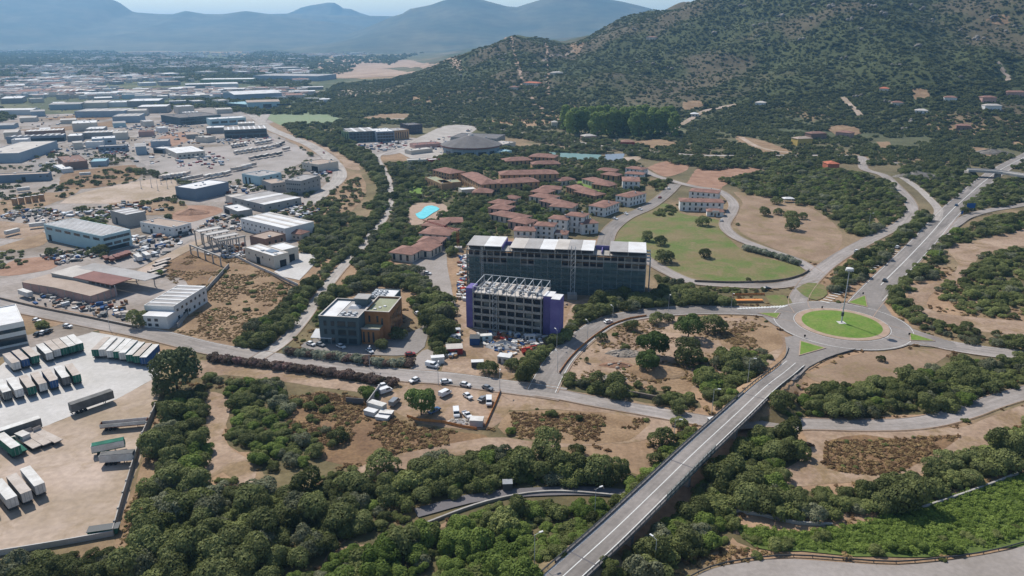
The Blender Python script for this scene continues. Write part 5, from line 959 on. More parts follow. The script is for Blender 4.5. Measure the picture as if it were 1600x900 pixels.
# lattice masts
def mast(px, py, hgt, label, w_=1.4, m='galv', name='hoist_mast', base=True, jib=None, d=None):
    p = G(px, py); r = put(name, None, loc=p, label=label, cat='mast' if not jib else 'crane')
    v, f = [], []
    for sx, sy in ((-1, -1), (1, -1), (1, 1), (-1, 1)): tube([(sx * w_ / 2, sy * w_ / 2, 0), (sx * w_ / 2, sy * w_ / 2, hgt)], .09, 4, v, f)
    put('mast_legs', mesh('mast_legs', v, f, m), r); v, f = [], []; n = int(hgt / w_ / 1.1)
    for k in range(n):
        z0, z1 = hgt * k / n, hgt * (k + 1) / n; cs_ = [(-1, -1), (1, -1), (1, 1), (-1, 1)]
        for i in range(4): a = cs_[i]; b = cs_[(i + 1) % 4]; tube([(a[0] * w_ / 2, a[1] * w_ / 2, z0), (b[0] * w_ / 2, b[1] * w_ / 2, z1)], .06, 3, v, f)
    put('lattice', mesh('lattice', v, f, m), r)
    if base: box('base', r, -2.2, 2.2, -2.2, 2.2, 0, 2.4, 'concrete')
    if jib:
        v, f = [], []; e = Vector(jib); L_ = e.length; up = Vector((0, 0, 1.2)); pts = [Vector((0, 0, hgt)) + e * t / 12 for t in range(13)]
        tube([pts[0], pts[-1]], .12, 4, v, f); tube([pts[0] + up, pts[-1] + up * .4], .12, 4, v, f)
        for i in range(12): tube([pts[i], pts[i + 1] + up * (1 - .6 * (i + 1) / 12)], .07, 3, v, f)
        put('jib', mesh('jib', v, f, m), r)
mast(894, 466, 26, 'tall lattice hoist mast in front of the netted shell', 2.0); mast(773, 519, 20, 'lattice hoist mast against the purple-ended shell', 1.6, base=False)
mast(754, 456, 23, 'thin lattice mast at the left of the netted shell', .9, base=False); mast(716, 392, 12, 'red crane with its jib lowered over the access road', 1.2, 'red_paint', 'site_crane', jib=(-22, 14, 3)); mast(742, 448, 9, 'small grey crane boom between the two shells', .8, 'galv', 'site_crane', base=False, jib=(18, -6, -2.5))
# ------------------------------------------------------------------ vehicles
def extrude(prof, w0, w1=None, name='body', m='car_white', top=None):
    """side profile (x, z) given a width; points above `top` are narrowed to w1"""
    n = len(prof); w1 = w0 if w1 is None else w1; v = []
    for sgn in (-1, 1):
        for x, z in prof: v.append((x, sgn * (w1 if top is not None and z > top else w0) / 2, z))
    f = [tuple(range(n)), tuple(range(2 * n - 1, n - 1, -1))] + [(i, i + n, (i + 1) % n + n, (i + 1) % n) for i in range(n)]
    return mesh(name, v, f, m)
def wheel_mesh(r, w_):
    v, f = tube([(0, -w_ / 2, 0), (0, w_ / 2, 0)], r, 10); return mesh('wheel', v, f, 'tyre')
WH = wheel_mesh(.33, .22); WT = wheel_mesh(.5, .6); _vm = {}
def heading(px, py, dx, dy):
    a = G(px - dx, py - dy); b = G(px + dx, py + dy); return math.atan2(b.y - a.y, b.x - a.x)
def car(px, py, dx, dy, col, label, kind='car', group='parked cars'):
    p = G(px, py); r = put({'car': 'parked_car', 'van': 'parked_van', 'pickup': 'pickup_truck'}[kind], None, loc=p + Vector((0, 0, float(.3 if p.y < 700 else .7))), rz=heading(px, py, dx, dy), label=label, cat=kind if kind != 'pickup' else 'pickup truck', group=group)
    k = (kind, col)
    if k not in _vm:
        if kind == 'car':
            b = extrude([(-2.1, .3), (2.1, .3), (2.12, .62), (1.95, .78), (1.0, .92), (-1.85, .98), (-2.12, .85)], 1.76, m=col); g = extrude([(1.0, .9), (.35, 1.38), (-1.35, 1.4), (-1.95, .96)], 1.62, 1.34, 'windows', 'glass', 1.2); t = extrude([(.3, 1.385), (.25, 1.45), (-1.3, 1.46), (-1.38, 1.405)], 1.36, name='roof', m=col)
        elif kind == 'van':
            b = extrude([(-2.5, .35), (2.5, .35), (2.52, .85), (2.25, 1.05), (1.75, 1.18), (-2.5, 1.2)], 1.95, m=col); g = extrude([(1.8, 1.15), (1.25, 1.85), (-.2, 1.88), (-.2, 1.15)], 1.9, 1.7, 'windows', 'glass', 1.5); t = extrude([(1.25, 1.86), (1.1, 2.0), (-2.48, 2.0), (-2.5, 1.19), (-.22, 1.19), (-.22, 1.87)], 1.93, name='roof', m=col)
        else:
            b = extrude([(-2.5, .45), (2.4, .45), (2.42, .85), (2.2, 1.0), (1.2, 1.08), (-.4, 1.08), (-.4, .7), (-2.35, .7), (-2.35, 1.05), (-2.5, 1.05)], 1.8, m=col); g = extrude([(1.2, 1.06), (.65, 1.6), (-.3, 1.62), (-.45, 1.06)], 1.7, 1.45, 'windows', 'glass', 1.3); t = extrude([(.6, 1.6), (.5, 1.68), (-.2, 1.69), (-.32, 1.62)], 1.46, name='roof', m=col)
        _vm[k] = (b, g, t, mesh('headlight', boxv(-.03, .04, -.2, .2, -.07, .07), BOXF, 'paint_white'))
    b, g, t, hl = _vm[k]; put('body', b, r); put('windows', g, r); put('roof', t, r); x = 1.35 if kind == 'car' else 1.6
    for sx in (-1, 1):
        for sy in (-1, 1): put('wheel', WH, r, (sx * x, sy * .82, .33))
    for sy in (-1, 1): put('headlight', hl, r, (2.1 if kind == 'car' else 2.48 if kind == 'van' else 2.4, sy * .62, .68))
    return r
CARS = [(647.6, 597, -7, 3, 'car_white', 'white hatchback facing the big round pine'), (697, 599, 9, -1, 'car_white', 'first white car parked along the main road'), (727, 604, 10, 2, 'car_white', 'second white car parked along the main road'), (762, 609, 9, 3, 'car_grey', 'grey car parked along the main road by the lamp post'),
        (731, 622, 6, 4, 'car_white', 'small white car in the middle of the dirt car park'), (754.6, 626, 6, -4, 'car_grey', 'grey car near the orange mesh corner'), (600.7, 605, 8, -2, 'car_white', 'white car beside the black one'), (607, 600.5, 8, 2, 'car_black', 'black car at the hedge end'),
        (653, 493, 6, 3, 'car_white', 'white car in the shade beside the orange office'), (659, 496.5, 6, 3, 'car_blue', 'blue car in the shade beside the orange office'), (486, 540, 6, 2, 'car_white', 'white car left of the office canopy'), (501, 541, 6, 2, 'car_grey', 'silver car behind the oleanders'), (533, 544, 5, 2, 'car_white', 'white car in front of the slate facade'), (578, 551, 4, 3, 'car_white', 'white car before the orange facade'), (641, 556, 7, -1, 'car_red', 'red car near the oleander hedge end'),
        (950.5, 505, 8, -2, 'car_white', 'white car driving on the link road'), (1382, 440, 5, -7, 'car_black', 'dark car coming down the highway'), (1494, 322, 5, -5, 'car_blue', 'blue car on the highway near the sign'), (1402, 388, 5, -3, 'car_white', 'white car on the hatched highway edge'), (1338, 394, 6, -4, 'car_white', 'white car on the winding resort road'),
        (961, 343.5, 8, 2, 'car_white', 'long white car below the middle villa'), (978, 335.5, 6, 3, 'car_white', 'white car between two villas'), (1000, 328.5, 7, 2, 'car_white', 'white car below the large villa'), (1031, 310, 5, -3, 'car_red', 'red car at the top of the villa street'), (1045, 296, 5, -3, 'car_white', 'white car at the upper end of the villa street'),
        (1127, 346, 3, -6, 'car_white', 'white car beside the apartment annexe'), (266, 507, 8, 2, 'car_white', 'white car in front of the striped two-storey shed'), (60, 524, 5, -3, 'car_black', 'dark car beside the white office'), (68, 522, 5, -3, 'car_white', 'white car beside the white office'), (76, 520, 5, -3, 'car_black', 'second dark car beside the white office'), (58, 503, 9, 2, 'car_white', 'white car on the verge above the office bushes'), (106, 512, 8, 1, 'car_white', 'white car behind the bushes by the road'),
        (350, 403, 6, 3, 'car_blue', 'dark blue car under the bare concrete columns'), (325, 398, 6, 3, 'car_white', 'white car under the bare concrete columns'), (518, 252, 5, 4, 'car_black', 'dark car on the estate avenue bend'), (506, 240, 5, 4, 'car_red', 'red car on the estate avenue'), (1073, 454.5, 8, 1, 'car_black', 'dark car by the resort road junction'), (1198, 453, 7, -1, 'car_black', 'black car at the end of the scrub strip'), (668, 429, 7, 1, 'car_white', 'white car on the access road')]
for a in CARS: car(*a[:4], a[4], a[5])
for a in [(695.5, 618, 8, -4, 'car_white', 'white van next to the big round pine', 'van'), (764, 631, 0, 7, 'car_white', 'white van beside the orange mesh fence', 'van'), (713, 649, 1, 7, 'car_white', 'white van seen from behind at the rubbish heap', 'van'), (616.7, 632, 8, -7, 'car_grey', 'grey van on the open dirt', 'van'), (602.6, 614, 9, -3, 'car_white', 'white van below the white car', 'van'), (675, 574, 10, 2, 'car_white', 'white van turning out of the building site', 'van'), (678.6, 645, 8, -4, 'car_blue', 'blue pickup in the shade of the big pine', 'pickup'), (730, 652, 5, 5, 'car_white', 'white pickup before the pallets', 'pickup')]: car(*a[:4], a[4], a[5], a[6], 'parked vans')
# trailers
_tm = {}
def trailer(px, py, dx, dy, label, side='box_white', roof='box_tan', rear='box_white', L_=12.6, hgt=4.0, group='lorry trailers in the yard', full=True, z=.2):
    """px, py: roof pixel of the trailer's end nearest the camera; dx, dy: pixel direction to its far end"""
    p = PZ(px, py, hgt) if full else G(px, py, 2.5); q = PZ(px + dx, py + dy, hgt) if full else G(px + dx, py + dy, 2.5); a = math.atan2(q.y - p.y, q.x - p.x)
    r = put('box_trailer', None, loc=(p.x, p.y, z), rz=a, label=label, cat='trailer', group=group); block([(p.x + math.cos(a) * t - math.sin(a) * s_, p.y + math.sin(a) * t + math.cos(a) * s_) for t, s_ in ((-1, -1.6), (13, -1.6), (13, 1.6), (-1, 1.6))])
    box('cargo_box', r, .12, L_, -1.26, 1.26, 1.15, hgt - .06, side); box('roof', r, 0.05, L_ + .02, -1.29, 1.29, hgt - .05, hgt, roof)
    if full:
        for s_ in (-1, 1): d = box('rear_door', r, .02, .11, -1.22 if s_ < 0 else .02, -.02 if s_ < 0 else 1.22, 1.2, hgt - .1, rear)
        for s_ in (-1, 1): box('door_bar', r, -.04, .015, s_ * .5 - .04, s_ * .5 + .04, 1.25, hgt - .15, 'steel')
        for i in range(1, 6): box('side_rib', r, i * L_ / 6 - .05, i * L_ / 6 + .05, -1.3, 1.3, 1.2, hgt - .07, side)
        box('bumper', r, .05, .3, -1.2, 1.2, .5, .7, 'steel_dark')
        for s_ in (-1, 1): box('landing_leg', r, L_ - 3, L_ - 2.8, s_ * .8 - .1, s_ * .8 + .1, 0, 1.0, 'steel_dark')
        for i in range(3):
            for s_ in (-1, 1): put('wheel', WT, r, (1.7 + i * 1.25, s_ * .95, .5))
    box('chassis', r, .3, L_ - .3, -.5, .5, .85, 1.14, 'steel_dark')
    return r
CN = {'box_white': 'white', 'tarp_green': 'green', 'tarp_blue': 'blue', 'box_grey': 'grey', 'box_tan': 'tan'}
for k, (x, y, sd, rf, re) in enumerate([(25.2, 567, 'box_white', 'box_tan', 'box_white'), (39.4, 562, 'tarp_blue', 'box_tan', 'tarp_blue'), (54.7, 557, 'tarp_green', 'box_tan', 'tarp_green'), (76.6, 552, 'box_grey', 'box_white', 'box_white'), (88.6, 547, 'box_white', 'box_tan', 'box_white'), (100.7, 544, 'tarp_green', 'box_tan', 'tarp_green'), (113, 541, 'tarp_green', 'box_white', 'tarp_green'), (124.5, 537.5, 'tarp_green', 'box_white', 'tarp_green')]):
    trailer(x, y, -15, -14, f'{CN[re]}-ended trailer, {ORD[k]} from the left in the yard\'s back row', sd, rf, re)
for k, (x, y, sd, rf, re) in enumerate([(-8, 616, 'box_white', 'box_white', 'box_white'), (11, 612.5, 'box_white', 'box_white', 'box_grey'), (29.5, 609, 'box_white', 'box_white', 'box_white'), (49, 605, 'box_grey', 'box_tan', 'tarp_green'), (66.8, 600, 'box_grey', 'box_tan', 'box_white'), (84, 595, 'tarp_blue', 'box_tan', 'tarp_blue'), (103, 590, 'box_grey', 'box_white', 'box_grey'), (120, 586.5, 'tarp_green', 'box_tan', 'tarp_green')]):
    trailer(x, y, -13, -17, f'{CN[re]}-ended trailer, {ORD[k]} from the left in the yard\'s front row', sd, rf, re)
for k, (x, y, sd, rf, re) in enumerate([(147.7, 547, 'tarp_green', 'box_tan', 'tarp_green'), (158.7, 547, 'box_white', 'box_white', 'box_white'), (170.7, 549, 'box_white', 'box_white', 'box_white'), (181.7, 550, 'tarp_green', 'box_white', 'tarp_green'), (190.4, 552, 'box_white', 'box_white', 'box_white'), (201.4, 555, 'tarp_green', 'box_white', 'tarp_green'), (212.3, 557, 'tarp_green', 'box_tan', 'tarp_green'), (223.2, 559, 'tarp_blue', 'box_white', 'tarp_blue')]):
    trailer(x, y, 17, -17, f'{CN[re]}-ended trailer, {ORD[k]} from the left in the slanted row by the road', sd, rf, re)
trailer(108, 632, 65, -22, 'single dark grey trailer parked across the yard', 'box_grey', 'box_grey', 'box_grey', 13.6)
trailer(62, 652, -62, 20, 'white-roofed trailer lying across the yard edge at the left', 'box_grey', 'box_white', 'box_grey', 13.6)
trailer(25, 699, -25, -20, 'white trailer with a green rear below the flatbeds', 'tarp_green', 'box_white', 'tarp_green')
for k, (x, y, sd, rf) in enumerate([(-14, 786, 'box_white', 'box_white'), (18.6, 779, 'box_white', 'box_white'), (41, 770, 'box_grey', 'box_tan'), (62, 758, 'box_white', 'box_white')]):
    trailer(x, y, -22, -26, f'{CN[rf]}-roofed trailer, {ORD[k]} of the four at the lower left edge', sd, rf, 'box_white')
def flatbed(px, py, dx, dy, label, m='box_tan', L_=12.5, stakes=True, load=None):
    p = G(px, py, 1.3); q = G(px + dx, py + dy, 1.3); a = math.atan2(q.y - p.y, q.x - p.x); r = put('flatbed_trailer', None, loc=(p.x, p.y, .2), rz=a, label=label, cat='trailer', group='flatbed trailers'); box('deck', r, 0, L_, -1.25, 1.25, 1.1, 1.35, m); box('chassis', r, .3, L_ - .3, -.5, .5, .8, 1.09, 'steel_dark')
    box('headboard', r, L_ - .12, L_, -1.2, 1.2, 1.36, 2.6, m)
    for i in range(3):
        for s_ in (-1, 1): put('wheel', WT, r, (1.7 + i * 1.25, s_ * .95, .5))
    for s_ in (-1, 1): box('landing_leg', r, L_ - 3, L_ - 2.8, s_ * .8 - .1, s_ * .8 + .1, 0, .79, 'steel_dark')
    if load == 'sides':
        for s_ in (-1, 1): box('side_board', r, 0, L_ - .13, s_ * 1.2 - .05, s_ * 1.2 + .05, 1.36, 2.5, 'box_white')
        box('tail_board', r, 0, .1, -1.14, 1.14, 1.36, 2.5, 'rust')
    elif load == 'tip':
        for s_ in (-1, 1): box('side_board', r, 0, L_ - .13, s_ * 1.22 - .05, s_ * 1.22 + .05, 1.36, 3.4, 'box_white')
        box('tail_board', r, 0, .1, -1.16, 1.16, 1.36, 3.3, 'galv'); box('cover', r, .2, L_ - .2, -1.15, 1.15, 3.42, 3.52, 'tarp_green' if m == 'tarp_green' else 'box_grey')
flatbed(92, 690, -36, -18, 'long bare flatbed pointing at the white-roofed trailer'); flatbed(74, 694, -30, -18, 'second bare flatbed with a tan deck'); flatbed(58, 699, -28, -18, 'third shorter flatbed beside the white cabin', L_=10); flatbed(36, 706, -22, -18, 'greenish flatbed next to the green-ended trailer', 'tarp_green', 9)
flatbed(158, 667, 66, -6, 'long open low-sided trailer with pale boards', 'rust', 14, load='sides'); flatbed(158, 720, 50, -4, 'white tipper trailer against the yard wall', 'box_white', 9.5, load='tip'); flatbed(144, 706, 40, -8, 'green tarpaulin trailer behind the white tipper', 'tarp_green', 9, load='tip')
p = G(38, 690); r = put('site_cabin', None, loc=p, rz=-.5, label='small white cabin standing among the flatbeds', cat='cabin'); box('body', r, -2, 2, -1.2, 1.2, .2, 2.8, 'box_white'); box('roof', r, -2.1, 2.1, -1.3, 1.3, 2.82, 2.95, 'box_white'); box('window', r, -.6, .6, -1.25, -1.15, 1.3, 2.2, 'glass')
p = G(164, 834); r = put('skip_container', None, loc=p, rz=.25, label='dark green skip in the bottom corner of the dirt yard', cat='skip')
put('body', mesh('body', [(-3.2, -1.1, .2), (3.2, -1.1, .2), (3.2, 1.1, .2), (-3.2, 1.1, .2), (-3.6, -1.25, 1.9), (3.6, -1.25, 1.9), (3.6, 1.25, 1.9), (-3.6, 1.25, 1.9)], BOXF, 'tarp_green'), r); box('rim', r, -3.7, 3.7, -1.35, 1.35, 1.9, 2.02, 'steel_dark')
# lorry park: rows of lorries and buses further off
k = 0
for x0, y0, x1, y1, n, dx, dy, sd in [(372, 236, 425, 228, 8, -9, 4, 'box_white'), (398, 245, 440, 238, 5, -9, 3, 'box_grey'), (316, 274, 300, 277, 2, -14, 3, 'box_tan'), (330, 273, 360, 268, 4, -12, 4, 'box_white'), (378, 262, 400, 256, 4, -14, 2, 'box_white'), (364, 226, 384, 223, 5, -4, 5, 'box_white'), (405, 222, 424, 219, 4, -9, 3, 'box_white'), (258, 274, 296, 269, 7, -9, 4, 'box_white'), (436, 226, 444, 222, 3, -9, 2, 'box_grey'), (452, 231, 458, 230, 1, -9, 2, 'box_white')]:
    for i in range(n):
        t = i / max(n - 1, 1); trailer(x0 + (x1 - x0) * t, y0 + (y1 - y0) * t, dx, dy, '%s long vehicle from the left in the %s row of the distant lorry park' % (ORD[i], ORD[k]), sd if i % 3 else 'box_tan', ['box_white', 'box_tan', 'roof_pale'][(i + k) % 3], 'box_grey', 11, 3.6, 'vehicles in the lorry park', full=False, z=.3)
    k += 1
for k, (a, b) in enumerate([(168, 404), (176, 405), (184, 402), (190, 400), (196, 398), (202, 396)]):
    trailer(a, b, -6, -5, '%s red lorry body in the row beside the striped teal shed' % ORD[k], 'rust', 'roof_red', 'rust', 6.5, 2.6, 'red lorry bodies', full=False, z=.3)
for k, (a, b) in enumerate([(232, 424), (238, 420), (240, 414), (244, 409), (236, 428)]): trailer(a, b, 12, -4, '%s empty tipper body in the row by the yard lane' % ORD[k], 'box_grey', 'box_tan', 'box_grey', 9, 2.2, 'tipper bodies by the yard lane', full=False, z=.3)
for a, b, dx, dy, lb in [(32, 455, 12, 4, 'white lorry beside the pink shed'), (26, 296, 20, -2, 'long dark lorry at the left edge'), (124, 272, 16, -1, 'white lorry beside the brown warehouse'), (8, 364, 12, -3, 'white trailer at the left edge beside the dry plot'), (45, 352, 28, -3, 'white trailer by the striped teal shed'), (160, 250.5, 8, 3, 'white lorry at the blue shed'), (225, 396, 7, 5, 'white lorry cab beside the teal shed'), (212, 399, 7, 5, 'second white lorry cab beside the teal shed')]:
    trailer(a, b, dx, dy, lb, 'box_white', 'box_white', 'box_grey', 9, 3.4, 'lorries on the estate', full=False, z=.3)
# containers and site things
def hut(px, py, rz, lx, ly, hh, m, rm, label, name='site_cabin', cat='cabin', win=True):
    p = G(px, py); r = put(name, None, loc=p + Vector((0, 0, .1)), rz=rz, label=label, cat=cat); box('body', r, -lx / 2, lx / 2, -ly / 2, ly / 2, 0, hh, m); box('roof', r, -lx / 2 - .1, lx / 2 + .1, -ly / 2 - .1, ly / 2 + .1, hh + .01, hh + .14, rm)
    if win: box('door', r, -lx / 2 + .5, -lx / 2 + 1.4, -ly / 2 - .05, -ly / 2 + .05, .05, 2.1, 'steel_dark'); box('window', r, 0, 1.2, -ly / 2 - .05, -ly / 2 + .05, 1.1, 2.0, 'glass')
    block([(p.x - lx / 2, p.y - ly / 2), (p.x + lx / 2, p.y - ly / 2), (p.x + lx / 2, p.y + ly / 2), (p.x - lx / 2, p.y + ly / 2)], 1); return r
hut(710, 551, .12, 6.5, 5, 2.6, 'red_paint', 'roof_pale', 'red site cabin with a grey roof on the building site'); hut(742, 537, 1.55, 4.5, 4.0, 3.0, 'tarp_blue', 'steel_dark', 'dark blue container at the foot of the purple end', 'container', 'container', False)
hut(758, 532, .2, 5.5, 2.4, 2.4, 'teal_wall', 'box_white', 'pale blue site cabin by the dark container'); hut(828, 532, .05, 4.2, 2.2, 2.3, 'box_white', 'box_white', 'white site cabin before the purple end'); hut(789, 566, -.3, 5, 3.6, 2.8, 'box_white', 'roof_white', 'white awning cabin beside the road corner trees')
hut(746, 573, .1, 4.6, 2.4, 2.3, 'steel_dark', 'roof_white', 'dark machine with a white roof at the site gate', 'site_machine', 'machine', False); hut(684, 567, .2, 5, 2.4, 2.6, 'box_white', 'roof_white', 'white lorry box behind the white van', 'lorry_box', 'lorry', False)
hut(712, 522, .2, 4, 2.2, 2.2, 'box_white', 'galv', 'white crate cabin in the row beside the hedge'); hut(711, 531, .2, 4.5, 2.2, 2.0, 'galv', 'box_white', 'grey crate cabin in the row beside the hedge')
hut(590, 641, -.5, 6, 2.5, 2.6, 'box_white', 'box_white', 'white container beside the overgrown wall', 'container', 'container', False); hut(580, 648, -.45, 4.2, 2.4, 1.6, 'box_white', 'roof_white', 'low white box left of the white container', 'container', 'container', False); hut(604, 650, -.2, 4.5, 2.4, 1.5, 'car_grey', 'box_white', 'grey box with a white top below the white container', 'container', 'container', False); hut(598, 655, -.3, 4.4, 2.2, 1.0, 'box_white', 'roof_white', 'low white pallet box at the scrub edge', 'container', 'container', False)
hut(745, 664, -.1, 4.2, 3, 2.2, 'galv', 'box_white', 'grey pallet cage at the end of the dirt car park', 'pallet_cage', 'cage', False); hut(1112, 666, .4, 2.2, 2.2, 2.6, 'concrete', 'roof_white', 'small grey cabinet beside the bridge ramp', 'utility_cabinet', 'cabinet', False); hut(1168, 472, .02, 14, 2.0, 1.0, 'dirt_red' if False else 'tan_wall', 'orange_mesh', 'low orange barrier block on the verge by the roundabout', 'barrier_block', 'barrier', False)
hut(793, 765, .05, 2.6, 2.2, 2.4, 'steel_dark', 'steel', 'small dark cabinet beside the shaded service track', 'utility_cabinet', 'cabinet', False)
# red telehandler on the building site
p = G(824, 553); r = put('telehandler', None, loc=p + Vector((0, 0, .1)), rz=.35, label='red telehandler parked on the building site', cat='telehandler'); box('body', r, -2.2, 2.2, -1, 1, .7, 1.7, 'red_paint'); box('cab', r, -.6, .7, -.95, .1, 1.71, 2.8, 'glass'); box('cab_roof', r, -.7, .8, -1, .15, 2.81, 2.9, 'red_paint')
put('boom', mesh('boom', [(-2.2, .3, 1.9), (4.2, .3, 2.6), (4.2, .8, 2.6), (-2.2, .8, 1.9), (-2.2, .3, 2.4), (4.2, .3, 3.0), (4.2, .8, 3.0), (-2.2, .8, 2.4)], BOXF, 'red_paint'), r)
for sx in (-1.5, 1.5):
    for sy in (-1, 1): put('wheel', WT, r, (sx, sy * 1.0, .55))
# heaps
def heap(px, py, rx, ry, hh, m, label, name='rubble_heap', cat='rubble', n=26):
    p = G(px, py); r = put(name, None, loc=p, label=label, cat=cat); v = []; f = []; K = 26; J = 9
    for j in range(J + 1):
        for i in range(K):
            a = 2 * math.pi * i / K; q = j / J; nn = float(fbm(np.array(math.cos(a) * 2 + px), np.array(math.sin(a) * 2 + py), 7, 3)); w_ = .75 + .5 * nn
            v.append((rx * q * w_ * math.cos(a), ry * q * w_ * math.sin(a), hh * (1 - q) ** .8 * (.7 + .6 * nn) - .1 * (q == 1) + .25 * (random.random() - .5) * (0 < j < J)))
    for j in range(J):
        for i in range(K): a = j * K + i; b = j * K + (i + 1) % K; f.append((a, a + K, b + K, b))
    put('mound', mesh('mound', v, f, m), r)
    for i in range(n):
        a = random.random() * 6.28; q = math.sqrt(random.random()) * .85; s_ = .25 + random.random() * .45
        o = put('block', _rk[i % 4], r, (rx * q * math.cos(a), ry * q * math.sin(a), hh * (1 - q) ** .8 * .8 + .1), random.random() * 6); o.scale = (s_, s_ * (.6 + random.random()), s_ * .8)
def rockmesh(seed, m, n=1):
    bm = bmesh.new(); bmesh.ops.create_icosphere(bm, subdivisions=2, radius=1); rg = random.Random(seed)
    o = Vector((rg.random() * 9, rg.random() * 9, rg.random() * 9))
    for v in bm.verts: k = .72 + .55 * float(fbm(np.array(v.co.x * 1.3 + o.x), np.array(v.co.y * 1.3 + v.co.z * 1.7 + o.y), seed, 3)); v.co = Vector((round(v.co.x * k * 3) / 3 * .5 + v.co.x * k * .5, v.co.y * k, v.co.z * k * .8))
    me = bpy.data.meshes.new('rock'); bm.to_mesh(me); bm.free(); me.materials.append(MATS[m]); return me
_rk = [rockmesh(i, 'rubble') for i in range(4)]
heap(976, 553, 7, 4, 2.0, 'rubble', 'grey rubble heap under the small pine on the plot'); heap(958, 592, 5, 3, 1.3, 'rubble', 'low pile of pale blocks behind the roadside bushes'); heap(788, 543, 7, 4, 3.0, 'concrete_pale', 'white heap of bagged material on the building site', 'material_heap', 'heap', 40)
heap(965, 571, 7, 3, 1.2, 'dirt_red', 'long low mound of dark earth on the pine plot', 'earth_mound', 'mound', 6); heap(300, 333, 14, 8, 3, 'dirt_red', 'red earth mound in the excavated lot', 'earth_mound', 'mound', 0); heap(1028, 580, 12, 8, 2.2, 'dry_grass', 'grassy mound at the end of the pine plot', 'earth_mound', 'mound', 0); heap(862, 474, 12, 5, 1.6, 'dirt', 'earth bank beside the purple end', 'earth_mound', 'mound', 4); heap(716, 660, 5, 2.2, .9, 'concrete_pale', 'heap of white rubbish behind the white van', 'rubbish_heap', 'heap', 24)
for a, b, rx, ry in ((1433, 276, 22, 9), (1548, 240, 24, 9)): heap(a, b, rx, ry, 5, 'rock', 'exposed pale rock face %s' % ('beside the slip road' if a < 1500 else 'above the overpass'), 'rock_face', 'rock', 30)
# big pieces lying about in the yards
def junk(name, label, polys, n, smin, smax, mats, hmax):
    v = []; f = []; idx = []
    for poly in polys:
        w_ = [G(*q) for q in poly]; xs = [q.x for q in w_]; ys = [q.y for q in w_]; c_ = 0; t_ = 0
        while c_ < n and t_ < n * 12:
            t_ += 1; x = random.uniform(min(xs), max(xs)); y = random.uniform(min(ys), max(ys))
            if not inpoly(np.array([x]), np.array([y]), [(q.x, q.y) for q in w_])[0]: continue
            c_ += 1; a = random.random() * 3.14; lx = random.uniform(smin, smax); ly = lx * random.uniform(.3, .8); hh = random.uniform(.3, hmax); k = len(v); z = float(T(x, y)) + .25
            for q in boxv(-lx / 2, lx / 2, -ly / 2, ly / 2, 0, hh): v.append((x + q[0] * math.cos(a) - q[1] * math.sin(a), y + q[0] * math.sin(a) + q[1] * math.cos(a), z + q[2]))
            f += [tuple(i + k for i in q) for q in BOXF]; idx += [random.randrange(len(mats))] * 6
    me = mesh(name, v, f, mats, idx); return put(name, me, label=label, cat='debris', kind='stuff')
JM = ['box_white', 'galv', 'steel_dark', 'rust', 'box_tan', 'concrete', 'tarp_blue', 'box_grey', 'wood']
junk('scrap_debris', 'scrap, stacked material and machinery strewn over the estate yards', [[(40, 470), (60, 462), (150, 476), (190, 470), (215, 480), (205, 505), (130, 490), (60, 476)], [(60, 400), (110, 388), (150, 392), (150, 404), (90, 414)], [(300, 362), (330, 340), (372, 336), (384, 362), (340, 358)], [(344, 388), (388, 380), (384, 402), (352, 404)], [(30, 330), (60, 326), (120, 332), (100, 345), (40, 350)], [(440, 320), (470, 318), (500, 330), (470, 345)], [(0, 340), (20, 330), (40, 332), (20, 345)]], 90, .8, 3.5, JM, 1.6)
junk('parked_vehicle_debris', 'tiny parked vehicles and goods in the distant yards', [[(270, 250), (330, 238), (364, 250), (330, 268), (275, 262)], [(330, 218), (420, 213), (430, 222), (350, 228)], [(478, 262), (515, 262), (516, 272), (490, 274)], [(150, 232), (200, 236), (200, 244), (160, 242)], [(30, 232), (90, 222), (86, 238), (40, 244)], [(430, 170), (500, 163), (510, 168), (440, 174)], [(560, 228), (600, 222), (640, 220), (630, 232), (590, 238)], [(640, 236), (690, 215), (740, 202), (690, 240)], [(180, 200), (240, 190), (300, 195), (260, 210)]], 70, 1.6, 4.6, ['car_white', 'car_grey', 'car_black', 'car_red', 'car_blue', 'box_white'], 1.7)
junk('site_debris', 'loose building material on the building site', [[(740, 520), (850, 525), (860, 530), (810, 560), (760, 545)], [(700, 520), (716, 520), (712, 560), (700, 560)], [(718, 400), (730, 400), (728, 470), (716, 470)]], 130, .5, 3.0, ['box_white', 'galv', 'wood', 'concrete', 'rust', 'concrete_pale', 'tarp_blue', 'red_paint', 'roof_white'], 1.4)
junk('yard_debris', 'parked vehicles, pallets and goods dotted over the open yards of the estate', [[(150, 232), (230, 210), (320, 200), (330, 230), (230, 260)], [(20, 240), (140, 220), (150, 240), (80, 268)], [(20, 330), (120, 330), (200, 316), (260, 330), (160, 345)], [(360, 290), (420, 290), (470, 310), (420, 330), (350, 330)], [(200, 200), (330, 190), (420, 210), (350, 225)], [(0, 190), (200, 170), (300, 166), (200, 190), (0, 204)], [(0, 166), (200, 140), (330, 140), (330, 160), (0, 180)], [(200, 372), (300, 366), (260, 400), (210, 410)], [(440, 330), (470, 322), (500, 330), (480, 344)]], 110, 1.2, 4.8, JM + ['car_white', 'car_grey', 'car_black', 'roof_white', 'concrete_pale'], 1.8)
